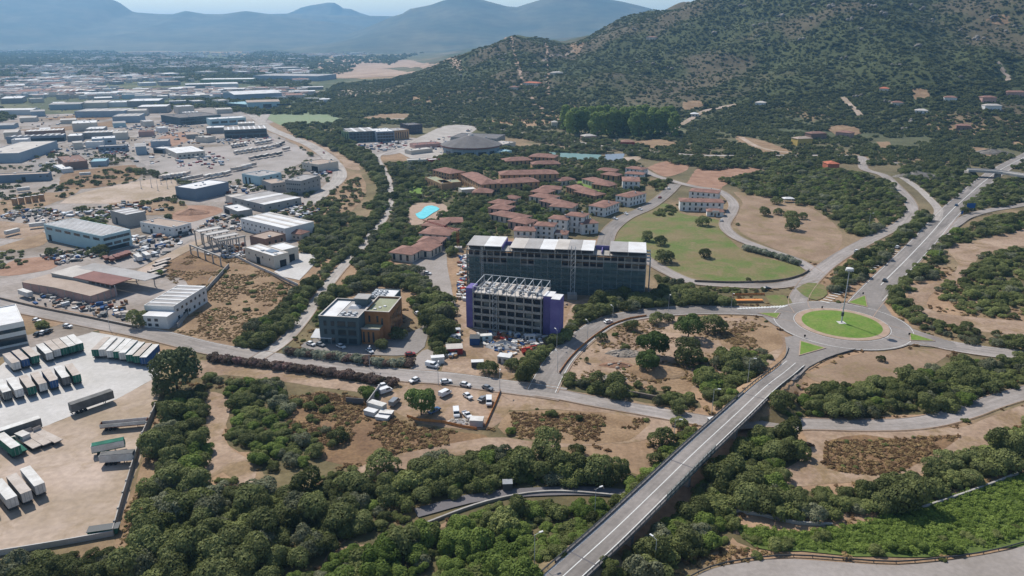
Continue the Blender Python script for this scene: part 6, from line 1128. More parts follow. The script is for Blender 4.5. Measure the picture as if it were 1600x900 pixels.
# lamps
def lamp(px, py, hgt, label, arm=1.4, rz=0.0, head='galv'):
    p = G(px, py); r = put('street_lamp', None, loc=p, rz=rz, label=label, cat='street lamp', group='street lamps'); v, f = tube([(0, 0, 0), (0, 0, hgt * .5), (0, 0, hgt)], [.11, .08, .06]); put('pole', mesh('pole', v, f, 'galv'), r)
    v, f = tube([(0, 0, hgt - .02), (arm, 0, hgt + .25)], .05, 5); put('arm', mesh('arm', v, f, 'galv'), r); box('lamp_head', r, arm - .25, arm + .75, -.2, .2, hgt + .18, hgt + .36, 'roof_white')
for a, b, h_, rz, lb in [(929, 813, 9.5, .5, 'street lamp on the left bank beside the middle of the bridge'), (835, 890, 9.5, .5, 'street lamp at the bottom left of the bridge'), (1022, 896, 9.5, 2.2, 'street lamp at the bottom right of the bridge'), (1112, 648, 9.5, -.3, 'street lamp beside the grey cabinet at the ramp'), (1052, 698, 9.5, -.3, 'street lamp by the mesh fence on the bridge'), (1168, 598, 9.5, -.3, 'street lamp on the pine plot side of the ramp'), (918, 532, 8.5, 2, 'street lamp at the bend of the link road'), (871, 583, 8.5, 2, 'street lamp low on the link road'), (1044, 487, 8.5, -1.5, 'street lamp under the trees on the link road'), (1142, 485, 8.5, -1.5, 'street lamp nearest the roundabout on the link road'), (685, 602, 8.5, 1.5, 'street lamp between the parked cars on the main road'), (781, 616, 8.5, 1.5, 'street lamp at the corner of the dirt car park'), (578, 577, 8.5, 1.5, 'street lamp between the oleander hedges'), (957, 508, 8.5, 2, 'street lamp near the white car on the link road'), (172, 516, 9, 1.5, 'street lamp behind the slanted trailer row'), (1356, 362, 12, 0, 'tall thin lamp by the winding resort road'), (1466, 405, 9.5, 2.4, 'street lamp in the trees east of the highway'), (870, 545, 8, 2, 'street lamp at the hedge of the building site')]: lamp(a, b, h_, lb, rz=rz)
p = PZ(1314.5, 505, .9); r = put('lighting_mast', None, loc=(p.x, p.y, .9), label='tall lighting mast with a white disc head on the roundabout', cat='lighting mast')
v, f = tube([(0, 0, 0), (0, 0, 6), (0, 0, 24)], [.32, .26, .16], 10); put('pole', mesh('pole', v, f, 'galv'), r); v, f = tube([(0, 0, 24), (0, 0, 24.5), (0, 0, 25.2), (0, 0, 25.6)], [.5, 1.6, 1.5, .3], 16); put('lamp_head', mesh('lamp_head', v, f, 'roof_white'), r); box('base', r, -1.6, 1.6, -1.6, 1.6, -.4, .35, 'concrete_pale'); v, f = tube([(0, 0, 3.5), (0, 0, 5.2)], .6, 8); put('collar', mesh('collar', v, f, 'steel_dark'), r)
for i in range(8): a = i * math.pi / 4; put('floodlight', mesh('floodlight', boxv(-.35, .35, -.25, .25, -.2, .2), BOXF, 'galv'), r, (1.4 * math.cos(a), 1.4 * math.sin(a), 24.2), a)
# road signs
def sign(px, py, w_, hh, z, label, m='sign_blue', rz=0):
    p = G(px, py); r = put('road_sign', None, loc=p, rz=rz, label=label, cat='road sign', group='road signs')
    for x in (-w_ * .35, w_ * .35): box('post', r, x - .08, x + .08, -.05, .05, 0, z + hh, 'steel')
    box('panel', r, -w_ / 2, w_ / 2, -.12, -.06, z, z + hh, m)
sign(1515, 332, 6.5, 3.6, 3.2, 'large blue direction sign beside the highway', rz=.1); sign(1502, 338, 1.4, 2.2, 1.6, 'narrow blue road sign at the slip road nose')
for a, b, lb in [(1284, 484, 'small dark marker post at the top of the roundabout'), (1257, 529, 'small dark marker post on the bridge exit island'), (1230, 468, 'small dark marker post on the green verge'), (1348, 462, 'small dark marker post on the highway exit island'), (1420, 526, 'small dark marker post on the eastern island')]:
    p = G(a, b); r = put('marker_post', None, loc=p, label=lb, cat='marker post'); box('post', r, -.06, .06, -.06, .06, 0, 1.6, 'steel_dark'); box('plate', r, -.4, .4, -.1, -.065, .9, 1.8, 'dark')
# ------------------------------------------------------------------ plants
def crown_mesh(seed, name, m, lobes, R, H, n, leaf, flat=.75, base=.25, sh='round', smooth=.8):
    """foliage: many leaf-sized faces over and inside a cluster of lobes; R crown radius, H crown height"""
    g = np.random.default_rng(seed); C = []; RA = []
    for i in range(lobes):
        a = g.uniform(0, 6.283); q = math.sqrt(g.uniform(0, 1)) * .62; z = g.uniform(-.6, .75) * (1 - q * .55)
        if sh == 'umbrella': z = g.uniform(-.25, .35) * (1 - q * .3); q = math.sqrt(g.uniform(0, 1)) * .72
        if sh == 'tall': z = g.uniform(-.85, .85); q *= .8 * (1 - .5 * abs(z))
        C.append((q * math.cos(a) * R, q * math.sin(a) * R, z * H / 2)); RA.append(g.uniform(.3, .5) * min(R, H * .75))
    C.append((0, 0, 0)); RA.append(min(R * .8, H * .46))
    if sh == 'tall':
        for z in (-.6, -.3, .35, .65): C.append((0, 0, z * H / 2)); RA.append(R * (.62 - .25 * abs(z)))
    C = np.array(C); RA = np.array(RA)
    k = g.choice(len(C), n, p=RA ** 2 / (RA ** 2).sum()); d = g.normal(size=(n, 3)); d /= np.linalg.norm(d, axis=1, keepdims=True); d[:, 2] = np.where(d[:, 2] < -.35, -d[:, 2], d[:, 2])
    rad = RA[k] * g.uniform(.82, 1.07, n); P = C[k] + d * rad[:, None]
    out = np.ones(n, bool)
    for c_, r_ in zip(C, RA): out &= ~(np.linalg.norm(P - c_, axis=1) < r_ * .74)
    P = P[out]; d = d[out]; n = len(P); P[:, 2] *= flat if sh != 'tall' else 1
    nr = d * 1.1 + g.normal(size=(n, 3)) * .45; nr /= np.linalg.norm(nr, axis=1, keepdims=True)
    u = np.cross(nr, g.normal(size=(n, 3))); u /= np.maximum(np.linalg.norm(u, axis=1, keepdims=True), 1e-6); v_ = np.cross(nr, u); s = g.uniform(.6, 1.25, n)[:, None] * leaf / 2
    a = g.uniform(.55, 1, n)[:, None]
    V = np.stack([P - u * s, P - v_ * s * a, P + u * s, P + v_ * s * a], 1).reshape(-1, 3); zmin = V[:, 2].min(); V[:, 2] += -zmin + base
    V[:, :2] *= R / np.percentile(np.hypot(V[:, 0], V[:, 1]), 96)
    me = bpy.data.meshes.new(name); me.vertices.add(len(V)); me.vertices.foreach_set('co', V.ravel()); me.loops.add(4 * n); me.loops.foreach_set('vertex_index', np.arange(4 * n)); me.polygons.add(n); me.polygons.foreach_set('loop_start', np.arange(0, 4 * n, 4)); me.polygons.foreach_set('loop_total', np.full(n, 4)); me.update(calc_edges=True); me.materials.append(MATS[m]); return me
def trunk_mesh(seed, hgt, r, spread, limbs=5):
    g = random.Random(seed); v, f = tube([(0, 0, -.3), (g.uniform(-.2, .2), g.uniform(-.2, .2), hgt * .5), (g.uniform(-.3, .3), g.uniform(-.3, .3), hgt)], [r, r * .75, r * .5], 6)
    for i in range(limbs): a = i * 6.283 / limbs + g.random(); tube([(0, 0, hgt * .6), (math.cos(a) * spread * .4, math.sin(a) * spread * .4, hgt * 1.05), (math.cos(a) * spread * .8, math.sin(a) * spread * .8, hgt * 1.35)], [r * .45, r * .3, r * .12], 4, v, f)
    return mesh('trunk', v, f, 'bark')
# species: unit crown radius 1 when scaled; lists of (crown, trunk)
SP = {}
def species(key, m, n, leaf, variants, R=4.0, H=5.0, lobes=10, sh='round', flat=.9, tk=1.6, base=.5):
    SP[key] = [(crown_mesh(hash(key) % 97 + 31 * i + len(key) * 7, 'crown', m, lobes + i, R, H, n, leaf, flat, base if sh != 'umbrella' else tk * .9, sh), trunk_mesh(i * 13 + 5, tk, .24, R * .6)) for i in range(variants)]
def _hash_fix(): pass
import zlib
hash = lambda s: zlib.crc32(s.encode())
species('oak', 'leaf_oak', 4200, .55, 4, H=5.6, lobes=13); species('mastic', 'leaf_mastic', 3400, .52, 3, H=4.2, lobes=14, tk=.8, base=.1); species('grey', 'leaf_grey', 3400, .5, 2, H=4.8, lobes=13); species('light', 'leaf_light', 3400, .52, 2, H=4.4, tk=1.2, base=.15)
species('pine', 'leaf_pine', 11000, .5, 3, H=6.6, lobes=24, flat=.82, tk=2.6, base=1.7); species('euc', 'leaf_euc', 8000, .55, 2, R=4.2, H=9.5, lobes=26, flat=1.0, tk=2.4, base=.9); species('poplar', 'leaf_poplar', 2200, .9, 2, R=3.2, H=12, lobes=14, sh='tall', tk=2, base=.8)
species('oleander', 'leaf_oleander', 1500, .45, 2, R=2.2, H=2.8, lobes=9, tk=.6, base=.1); species('oleander_white', 'leaf_oleander_white', 1500, .45, 2, R=2.2, H=3.0, lobes=9, tk=.6, base=.1)
species('far', 'leaf_hill', 260, 1.5, 4, H=4.4, lobes=7, tk=.8, base=.1); species('dry', 'leaf_dry', 150, .4, 3, R=1.3, H=.9, lobes=6, tk=.3, base=0); species('straw', 'leaf_straw', 120, .4, 2, R=1.2, H=.9, lobes=6, tk=.3, base=0); species('reed', 'leaf_reed', 420, .36, 2, R=1.8, H=1.7, lobes=8, tk=.3, base=0); species('hill', 'leaf_hill', 160, 1.7, 4, H=2.9, lobes=6, tk=.8, base=0)
RAD = {'grey': 4, 'oak': 4, 'mastic': 4, 'light': 4, 'pine': 4, 'euc': 4.2, 'poplar': 3.2, 'oleander': 2.2, 'oleander_white': 2.2, 'far': 4, 'dry': 1.3, 'straw': 1.2, 'reed': 1.8, 'hill': 4}
HGT = {'grey': 4.8, 'oak': 5.2, 'mastic': 3.6, 'light': 4.5, 'pine': 6.6, 'euc': 10, 'poplar': 13, 'oleander': 2.8, 'oleander_white': 3.0, 'far': 4.5, 'dry': 1.2, 'straw': .9, 'reed': 2.2, 'hill': 3.6}
NAME = {'grey': 'olive_tree', 'oak': 'oak_tree', 'mastic': 'mastic_bush', 'light': 'light_green_tree', 'pine': 'umbrella_pine', 'euc': 'eucalyptus_tree', 'poplar': 'poplar_tree', 'oleander': 'oleander_bush', 'oleander_white': 'oleander_bush', 'far': 'oak_tree'}
CAT = {'grey': 'tree', 'oak': 'tree', 'mastic': 'bush', 'light': 'tree', 'pine': 'tree', 'euc': 'tree', 'poplar': 'tree', 'oleander': 'bush', 'oleander_white': 'bush', 'far': 'tree'}
def plant(sp, x, y, r, label, group, i=0, sz=1.0):
    cr, tk = SP[sp][i % len(SP[sp])]; s = r / RAD[sp]; o = put(NAME[sp], None, loc=(x, y, float(T(x, y))), rz=random.random() * 6.28, label=label, cat=CAT[sp], group=group); o.scale = (s, s, s * sz)
    put('trunk', tk, o); put('crown', cr, o); return o
placed = []                                                   # (x, y, r)
def single(px, py, dia, sp, label, group=None, sz=1.0, i=0):
    """px, py: centre of the visible crown, dia: its width in pixels"""
    h = 3.0
    for _ in range(3):
        p = G(px, py, h); d = math.hypot(p.x, p.y, CAMH - h); r = dia * 1.12 / 2 * d / FPX; h = HGT[sp] * r / RAD[sp] * sz * (.5 if sp != 'pine' else .6)
    plant(sp, p.x, p.y, r, label, group, i, sz); placed.append((p.x, p.y, r))
single(657, 624, 42, 'pine', 'big round umbrella pine standing in the dirt car park', sz=1.15); single(1020, 535, 44, 'pine', 'largest umbrella pine on the reddish plot'); single(1011, 562, 32, 'pine', 'smaller umbrella pine with a bare trunk below the largest one', i=1)
single(1076, 508, 38, 'pine', 'umbrella pine at the top edge of the plot', i=2); single(1115, 504, 38, 'oak', 'dark oak next to the link road on the plot'); single(1075, 552, 46, 'oak', 'wide dark oak right of the two pines', i=1); single(1026, 497, 25, 'oak', 'dark tree by the link road above the pines', i=2); single(1045, 496, 18, 'oak', 'small tree right of the dark tree by the link road', i=3); single(984, 508, 21, 'oak', 'round tree with a clear shadow near the bend', i=1); single(941, 526, 18, 'oak', 'round bush-like tree at the left of the plot', i=2); single(962, 522, 10, 'light', 'thin sapling beside the round tree'); single(977, 542, 15, 'oak', 'small dark tree behind the rubble heap', i=3); single(916, 562, 7, 'oak', 'narrow sapling on the bare plot', sz=2)
single(1098.5, 345, 21, 'oak', 'round tree beside the apartment annexe'); single(1196, 330, 17, 'oak', 'single round tree in the tan field', i=1); single(1214, 313, 16, 'oak', 'upper tree of the group by the gazebo', i=2); single(1217, 330, 14, 'oak', 'middle tree of the group by the gazebo', i=3); single(1234, 337, 23, 'oak', 'wide tree of the group by the gazebo'); single(1238, 351, 23, 'oak', 'lowest round tree in the tan field', i=1); single(1254, 337, 14, 'oak', 'slim tree at the right of the tan field group', i=2); single(1153, 350, 6, 'oak', 'tiny bush at the edge of the tan field', i=3)
single(1011, 370, 19, 'oak', 'left tree of the pair beside the netted shell', i=1); single(1032, 375, 21, 'oak', 'right tree of the pair beside the netted shell', i=2); single(1039, 400, 29, 'oak', 'large double-crowned tree at the lawn edge', i=3); single(1100, 395, 20, 'oak', 'lone spreading tree in the middle of the lawn'); single(1170, 437, 9, 'oak', 'small bush on the wall below the lawn', i=1)
single(270, 568, 58, 'euc', 'tall dark eucalyptus at the corner of the trailer yard', sz=1.1); single(248, 606, 20, 'euc', 'smaller eucalyptus at the yard wall', sz=.8, i=1); single(151, 353, 22, 'light', 'bright tree behind the small grey box shed'); single(157, 390, 20, 'oak', 'dark tree at the corner of the striped teal shed', i=2); single(219, 498, 30, 'oak', 'dark tree beside the white two-storey shed', i=1); single(248, 425, 16, 'light', 'bright green bush by the tipper bodies', i=1)
single(1377, 560, 12, 'oak', 'lone tree on the beige verge below the roundabout', i=2); single(1420, 574, 12, 'oak', 'dark bush at the lower edge of the beige verge', i=3); single(578, 612, 34, 'light', 'green tree growing over the ruined wall beside the white vans', i=1); single(763, 574, 30, 'oak', 'round tree at the corner of the building site', i=2); single(801, 568, 24, 'oak', 'tree behind the orange netting at the road corner', i=3); single(853, 697, 52, 'oak', 'big dark tree below the brown oval plot', i=1); single(902, 702, 24, 'oak', 'round tree beside the big dark one', i=2); single(862, 645, 18, 'mastic', 'bush on the upper edge of the brown oval plot'); single(905, 652, 12, 'oak', 'small upright bush on the brown oval plot', i=3); single(797, 672, 18, 'light', 'green bush beside the dirt loop'); single(598, 720, 46, 'oak', 'tall dark tree at the fork of the dirt track', i=3); single(1035, 682, 38, 'oak', 'dark tree on the dirt near the mesh fence', i=2); single(1062, 660, 24, 'mastic', 'bush at the end of the dirt loop beneath the ramp'); single(1060, 638, 24, 'oak', 'tree at the end of the retaining wall', i=1); single(512, 522, 20, 'light', 'young tree before the slate facade'); single(594, 537, 22, 'oak', 'tree before the orange facade'); single(622, 520, 26, 'oak', 'leafy tree at the right corner of the orange office', i=2)
for k in range(28): single(884 + k * 6.3, 187 + (k * 7 % 5) - 2 + (k % 2) * 6, 17, 'poplar', 'tall poplar, %s from left in the row at the foot of the hill' % ORD[k], 'poplar row', i=k)
# oleander hedges: separate bushes in rows
def hedge_row(pix, n, sp, label, group, d0=15):
    c = [G(*q) for q in pix]; c = catmull([tuple(q) for q in c], 1.0)
    for k in range(n):
        q = c[int(k / (n - 1) * (len(c) - 1))]; s2 = sp if isinstance(sp, str) else sp[(k * 5 + k // 3) % len(sp)]
        plant(s2, q[0] + random.uniform(-.3, .3), q[1] + random.uniform(-.3, .3), random.uniform(2.3, 3.0), label.replace('%c', 'white' if s2 == 'oleander_white' else 'pink') + ', %s from left' % ORD[k], group, k); placed.append((q[0], q[1], 2))
hedge_row([(330, 563), (380, 569), (440, 576), (485, 582)], 18, 'oleander', 'pink-brown oleander bush in the long roadside hedge', 'long oleander hedge'); hedge_row([(498, 584), (540, 590), (580, 596), (615, 602)], 14, 'oleander', 'pink-brown oleander bush in the hedge nearer the car park', 'short oleander hedge')
hedge_row([(450, 553), (480, 557), (520, 561), (560, 566), (600, 572), (640, 572)], 20, ['oleander_white', 'oleander', 'oleander_white', 'oleander'], '%c oleander bush in the hedge before the orange office', 'office oleander hedge'); hedge_row([(1165, 391), (1190, 397), (1215, 404), (1245, 414)], 14, 'oleander_white', 'pale flowering bush in the row along the lawn', 'pale bush row')
hedge_row([(466, 197), (490, 196), (515, 194.5), (545, 192)], 12, 'oleander', 'purple flowering bush along the football pitch', 'pitch hedge')
# ---- groves: polygons of visible crowns in the photograph, planted on the ground below them
GROVES = [
 ([(610, 256), (700, 250), (860, 238), (985, 246), (1012, 262), (1008, 292), (950, 335), (900, 336), (800, 362), (735, 378), (640, 400), (604, 390), (600, 330)], 5.6, (1.3, 2.9), {'oak': 4, 'light': 2, 'mastic': 1}, 'gardens between the resort houses'),  # polygon, spacing m, radius range, species weights, label key, max share excluded from the mask
 ([(246, 628), (312, 602), (332, 640), (326, 720), (318, 745), (300, 770), (236, 835), (226, 800), (246, 730), (240, 690), (262, 650)], 4.3, (2.4, 4.6), {'oak': 5, 'mastic': 2, 'light': 1}, 'grove between yard wall and dirt track'),
 ([(-20, 905), (0, 876), (110, 868), (200, 862), (236, 800), (300, 752), (400, 757), (480, 748), (540, 752), (600, 742), (700, 706), (840, 705), (905, 726), (1000, 735), (940, 756), (760, 768), (640, 795), (540, 832), (420, 905)], 4.4, (2.4, 5.0), {'oak': 6, 'mastic': 3, 'light': 1}, 'dense dark grove along the bottom'),
 ([(354, 598), (430, 590), (450, 610), (448, 650), (480, 690), (470, 725), (410, 735), (388, 700), (356, 690)], 4.3, (2.2, 4.2), {'mastic': 3, 'oak': 3, 'light': 2}, 'grove east of the dirt track'),
 ([(450, 620), (510, 622), (540, 680), (520, 725), (470, 715), (460, 660)], 6.2, (1.6, 3.0), {'mastic': 3, 'oak': 2}, 'scattered bushes on the brown scrub'),
 ([(318, 575), (340, 560), (350, 590), (330, 606), (310, 600)], 4.6, (1.8, 3.2), {'oak': 3, 'mastic': 2}, 'clump at the head of the dirt track'),
 ([(420, 905), (520, 868), (640, 830), (770, 790), (860, 778), (955, 785), (940, 815), (890, 850), (830, 905)], 4.2, (2.4, 4.4), {'light': 6, 'mastic': 3, 'oak': 1}, 'light green thicket left of the bridge'),
 ([(1236, 612), (1300, 604), (1420, 585), (1500, 566), (1600, 556), (1660, 556), (1660, 590), (1560, 604), (1480, 634), (1360, 645), (1262, 645), (1240, 690), (1262, 706), (1216, 752), (1190, 770), (1130, 770), (1080, 800), (1110, 740), (1180, 670)], 4.4, (2.2, 4.4), {'oak': 5, 'mastic': 3, 'light': 1}, 'grove right of the bridge ramp'),
 ([(960, 905), (1010, 855), (1060, 800), (1140, 785), (1150, 810), (1130, 850), (1080, 862), (1020, 905)], 4.4, (2.4, 4.6), {'oak': 4, 'mastic': 2, 'light': 2}, 'grove below the right side of the bridge'),
 ([(1150, 770), (1220, 758), (1320, 765), (1420, 745), (1480, 720), (1560, 690), (1660, 632), (1660, 690), (1560, 735), (1480, 765), (1400, 790), (1280, 800), (1190, 792)], 4.3, (2.4, 4.6), {'mastic': 3, 'oak': 4}, 'tree band between dirt loop and reeds'),
 ([(1140, 826), (1240, 834), (1330, 838), (1420, 848), (1520, 832), (1640, 806), (1640, 826), (1560, 846), (1450, 864), (1300, 856), (1180, 850)], 4.6, (1.6, 2.8), {'mastic': 3, 'light': 2}, 'leafy fringe of the reed bed'),
 ([(1530, 905), (1580, 868), (1660, 850), (1660, 905)], 4.0, (2.4, 3.6), {'oak': 1, 'mastic': 1}, 'bushes in the bottom right corner'),
 ([(866, 600), (890, 585), (960, 592), (1000, 600), (1080, 612), (1096, 630), (1060, 632), (980, 618), (900, 608)], 4.0, (1.9, 3.0), {'oak': 3, 'mastic': 2}, 'roadside trees on top of the retaining wall'),
 ([(1092, 560), (1140, 545), (1190, 540), (1206, 555), (1150, 600), (1120, 625), (1090, 600)], 4.4, (2.0, 3.8), {'mastic': 3, 'light': 2, 'oak': 2}, 'green thicket between plot and ramp'),
 ([(798, 594), (818, 562), (858, 532), (888, 508), (902, 476), (938, 478), (922, 514), (894, 544), (860, 572), (828, 600)], 3.3, (2.2, 3.4), {'oak': 3, 'mastic': 2, 'light': 1}, 'hedge of trees along the building site'),
 ([(915, 478), (960, 452), (1000, 460), (1050, 452), (1100, 458), (1146, 466), (1144, 480), (1060, 480), (960, 490)], 4.0, (2.4, 4.0), {'oak': 5, 'mastic': 1}, 'trees at the foot of the netted shell'),
 ([(1020, 428), (1048, 436), (1080, 448), (1110, 456), (1080, 462), (1040, 452)], 4.4, (2.2, 3.6), {'oak': 1}, 'trees between shell and resort road'),
 ([(1090, 448), (1150, 449), (1196, 450), (1190, 456), (1100, 457)], 3.4, (1.0, 1.6), {'mastic': 1, 'oak': 1}, 'low hedge along the resort road'),
 ([(642, 470), (672, 450), (694, 474), (712, 490), (716, 520), (704, 545), (690, 560), (668, 540), (672, 515), (654, 496)], 4.0, (2.4, 3.8), {'oak': 3, 'light': 2, 'mastic': 1}, 'trees between office and building site'),
 ([(500, 470), (540, 440), (580, 412), (640, 415), (700, 440), (696, 470), (640, 450), (600, 440), (560, 452), (520, 470)], 4.4, (2.4, 4.6), {'oak': 5, 'light': 1}, 'dense trees behind the orange office'),
 ([(480, 500), (500, 480), (520, 478), (496, 510)], 4.4, (1.6, 2.8), {'mastic': 2, 'light': 1}, 'bushes left of the orange office'),
 ([(372, 535), (420, 490), (462, 455), (500, 425), (545, 385), (575, 350), (590, 320), (592, 290), (575, 262), (540, 240), (505, 224), (460, 206), (500, 205), (552, 220), (592, 248), (602, 275), (608, 305), (598, 345), (566, 388), (526, 428), (484, 478), (446, 515), (400, 548)], 3.9, (2.6, 4.4), {'oak': 5, 'mastic': 1, 'light': 1}, 'tree belt beside the narrow road'),
 ([(505, 300), (540, 282), (562, 276), (568, 300), (552, 335), (520, 345), (490, 345)], 8.5, (1.6, 3.2), {'oak': 3, 'mastic': 2}, 'scrub between avenue and tree belt'),
 ([(560, 180), (700, 180), (850, 204), (1000, 224), (1010, 236), (900, 230), (850, 222), (740, 202), (600, 192)], 6.5, (2.4, 3.8), {'oak': 3, 'mastic': 1}, 'trees along the road at the hill foot'),
 ([(545, 410), (580, 370), (600, 345), (616, 360), (620, 390), (600, 412), (560, 420)], 4.6, (2.4, 4.2), {'oak': 4, 'light': 1}, 'trees right of the narrow road'),
 ([(470, 380), (500, 340), (540, 330), (580, 345), (560, 380), (520, 415), (480, 420)], 4.8, (2.0, 3.8), {'oak': 4, 'mastic': 2}, 'woodland between workshop and tree belt'),
 ([(455, 330), (500, 312), (525, 305), (535, 325), (500, 340), (470, 345)], 5.5, (1.6, 3.0), {'mastic': 2, 'oak': 1}, 'scrub beside the estate avenue'),
 ([(1310, 420), (1340, 400), (1400, 365), (1440, 330), (1460, 335), (1430, 370), (1390, 396), (1350, 432), (1320, 448), (1296, 452)], 4.2, (2.0, 3.4), {'oak': 4, 'mastic': 2}, 'tree strip between highway and resort road'),
 ([(1388, 470), (1400, 440), (1440, 405), (1490, 362), (1560, 335), (1660, 325), (1660, 350), (1540, 365), (1480, 388), (1470, 430), (1430, 440), (1425, 470), (1470, 500), (1560, 520), (1660, 528), (1660, 552), (1540, 540), (1440, 512)], 4.8, (2.0, 3.6), {'oak': 4, 'mastic': 3, 'light': 1}, 'trees along the east side of the highway'),
 ([(1460, 455), (1500, 430), (1520, 400), (1600, 385), (1660, 380), (1660, 500), (1560, 495), (1490, 482)], 5.0, (1.8, 3.2), {'mastic': 4, 'oak': 2}, 'scrub east of the roundabout'),
 ([(1500, 330), (1530, 295), (1560, 280), (1660, 270), (1660, 312), (1560, 322)], 5.0, (2.2, 3.6), {'oak': 3, 'light': 1}, 'wood below the overpass'),
 ([(1400, 262), (1440, 255), (1510, 262), (1530, 275), (1490, 318), (1465, 322), (1440, 298), (1420, 284)], 5.0, (2.0, 3.6), {'oak': 3, 'mastic': 2, 'light': 1}, 'wood between slip road and highway'),
 ([(1130, 280), (1200, 262), (1290, 258), (1350, 270), (1390, 285), (1412, 312), (1416, 330), (1390, 352), (1340, 370), (1310, 345), (1270, 322), (1210, 305), (1170, 302)], 5.2, (2.0, 3.8), {'oak': 3, 'mastic': 3, 'light': 1}, 'scrub wood above the tan field'),
 ([(560, 320), (610, 300), (660, 302), (640, 318), (634, 345), (620, 360), (612, 330)], 5.0, (2.0, 3.6), {'oak': 3, 'light': 1}, 'garden trees west of the pool'),
 ([(612, 290), (640, 262), (668, 258), (672, 278), (655, 286), (620, 300)], 5.0, (2.2, 3.8), {'oak': 3, 'light': 1}, 'trees left of the hotel'),
 ([(690, 340), (720, 315), (760, 300), (840, 292), (836, 300), (800, 315), (770, 312), (756, 335), (770, 360), (730, 375), (690, 378), (700, 360)], 4.8, (2.0, 3.8), {'oak': 4, 'light': 2}, 'resort garden trees right of the pool'),
 ([(795, 330), (830, 312), (850, 328), (880, 330), (905, 330), (860, 340), (830, 350), (812, 345)], 4.8, (1.8, 3.2), {'oak': 3, 'light': 2}, 'garden trees between terracotta rows'),
 ([(880, 310), (900, 304), (920, 310), (905, 318)], 5.0, (1.8, 3.0), {'oak': 1}, 'garden trees above the villas'),
 ([(600, 380), (640, 365), (700, 372), (735, 375), (720, 395), (700, 400), (690, 382), (640, 384), (616, 400)], 5.0, (2.2, 4.0), {'oak': 3, 'light': 1}, 'trees north of the access road'),
 ([(600, 255), (650, 250), (690, 252), (780, 255), (830, 262), (900, 265), (890, 275), (840, 268), (760, 262), (690, 262), (640, 262), (612, 275)], 5.2, (2.2, 3.8), {'oak': 3, 'light': 1}, 'trees between arena and hotel'),
 ([(870, 275), (920, 262), (960, 255), (975, 262), (970, 280), (950, 280), (930, 275), (900, 280)], 5.2, (2.2, 3.8), {'oak': 1}, 'trees around the upper resort houses'),
 ([(1015, 285), (1040, 275), (1070, 285), (1055, 292), (1030, 300)], 5.0, (1.6, 3.0), {'oak': 1, 'mastic': 1}, 'bushes between villas and apartment houses'),
 ([(1018, 330), (1060, 318), (1062, 326), (1040, 338)], 4.4, (1.4, 2.4), {'mastic': 1}, 'bushes at the corner of the lawn'),
 ([(790, 230), (850, 226), (930, 235), (1000, 240), (1100, 248), (1250, 252), (1300, 248), (1290, 258), (1200, 260), (1100, 262), (1040, 250), (960, 238), (880, 240), (800, 242)], 5.5, (2.2, 4.0), {'oak': 3, 'mastic': 1}, 'tree line below the hill road'),
 ([(0, 395), (30, 385), (40, 410), (0, 425)], 7, (1.4, 2.4), {'mastic': 1}, 'bushes on the dry slope'),
 ([(60, 392), (120, 385), (170, 398), (160, 402), (100, 396)], 5, (1.6, 2.6), {'oak': 1}, 'bushes along the striped teal shed'),
 ([(128, 372), (145, 380), (160, 395), (140, 392)], 5, (1.6, 2.4), {'oak': 1}, 'bushes at the front of the teal shed'),
 ([(50, 500), (70, 505), (115, 512), (110, 520), (60, 512)], 3.6, (1.4, 2.2), {'mastic': 1}, 'grey bushes beside the white office'), ([(122, 520), (150, 512), (152, 522), (130, 526)], 3.4, (1.4, 2.4), {'mastic': 1}, 'grey bushes behind the slanted trailer row'),
 ([(280, 530), (330, 535), (370, 540), (350, 546), (290, 540)], 5, (1.2, 2.0), {'mastic': 1}, 'bushes at the foot of the brown field'), ([(340, 420), (400, 420), (450, 450), (420, 490), (350, 520), (310, 500)], 11, (1.0, 2.0), {'mastic': 1}, 'scattered bushes on the brown field'), ([(120, 340), (170, 338), (165, 348), (130, 346)], 6, (1.6, 2.6), {'light': 1}, 'bushes behind the teal shed'),
 ([(225, 262), (300, 280), (320, 285), (300, 290), (240, 275), (200, 265)], 4.6, (1.8, 2.6), {'oak': 1}, 'hedge along the lorry park'), ([(435, 215), (470, 230), (490, 240), (470, 242), (440, 226)], 4.8, (1.8, 3.0), {'oak': 1}, 'bushes between lorry park and avenue'),
]
LABEL = {'oak': 'dark rounded oak', 'mastic': 'low spreading bush', 'light': 'lighter green tree', 'far': 'dark tree'}
cand = []
SZ = {}
def sample(poly, spacing, rr_, wts, key, zmin=0):
    w_ = [G(a, b) for a, b in poly]; xs = [q.x for q in w_]; ys = [q.y for q in w_]; x0, x1, y0, y1 = min(xs) - 6, max(xs) + 6, min(ys) - 25, max(ys) + 6
    spacing *= .92; gx, gy = np.meshgrid(np.arange(x0, x1, spacing), np.arange(y0, y1, spacing)); X = gx.ravel() + RNG.uniform(-.42, .42, gx.size) * spacing; Y = gy.ravel() + RNG.uniform(-.42, .42, gx.size) * spacing
    Y = np.maximum(Y, 60); r = RNG.uniform(*rr_, X.size) * (.74 + .7 * vnoise(X / 11, Y / 11, 5)) * np.exp(RNG.normal(0, .2, X.size)); Z = T(X, Y); wts = dict(wts); wts['grey'] = wts.get('oak', 0) * .3 + .01; ks = list(wts); pw = np.array([wts[k] for k in ks], float); si = RNG.choice(len(ks), X.size, p=pw / pw.sum())
    r = np.minimum(r * .86, 4.9); hh = np.array([HGT[k] / RAD[k] for k in ks])[si] * r * .5; px, py = proj(X, Y, Z + hh); ok = inpoly(px, py, poly) & ~blocked(X, Y)
    for x, y, q, i in zip(X[ok], Y[ok], r[ok], si[ok]): cand.append((x, y, q, ks[i], key))
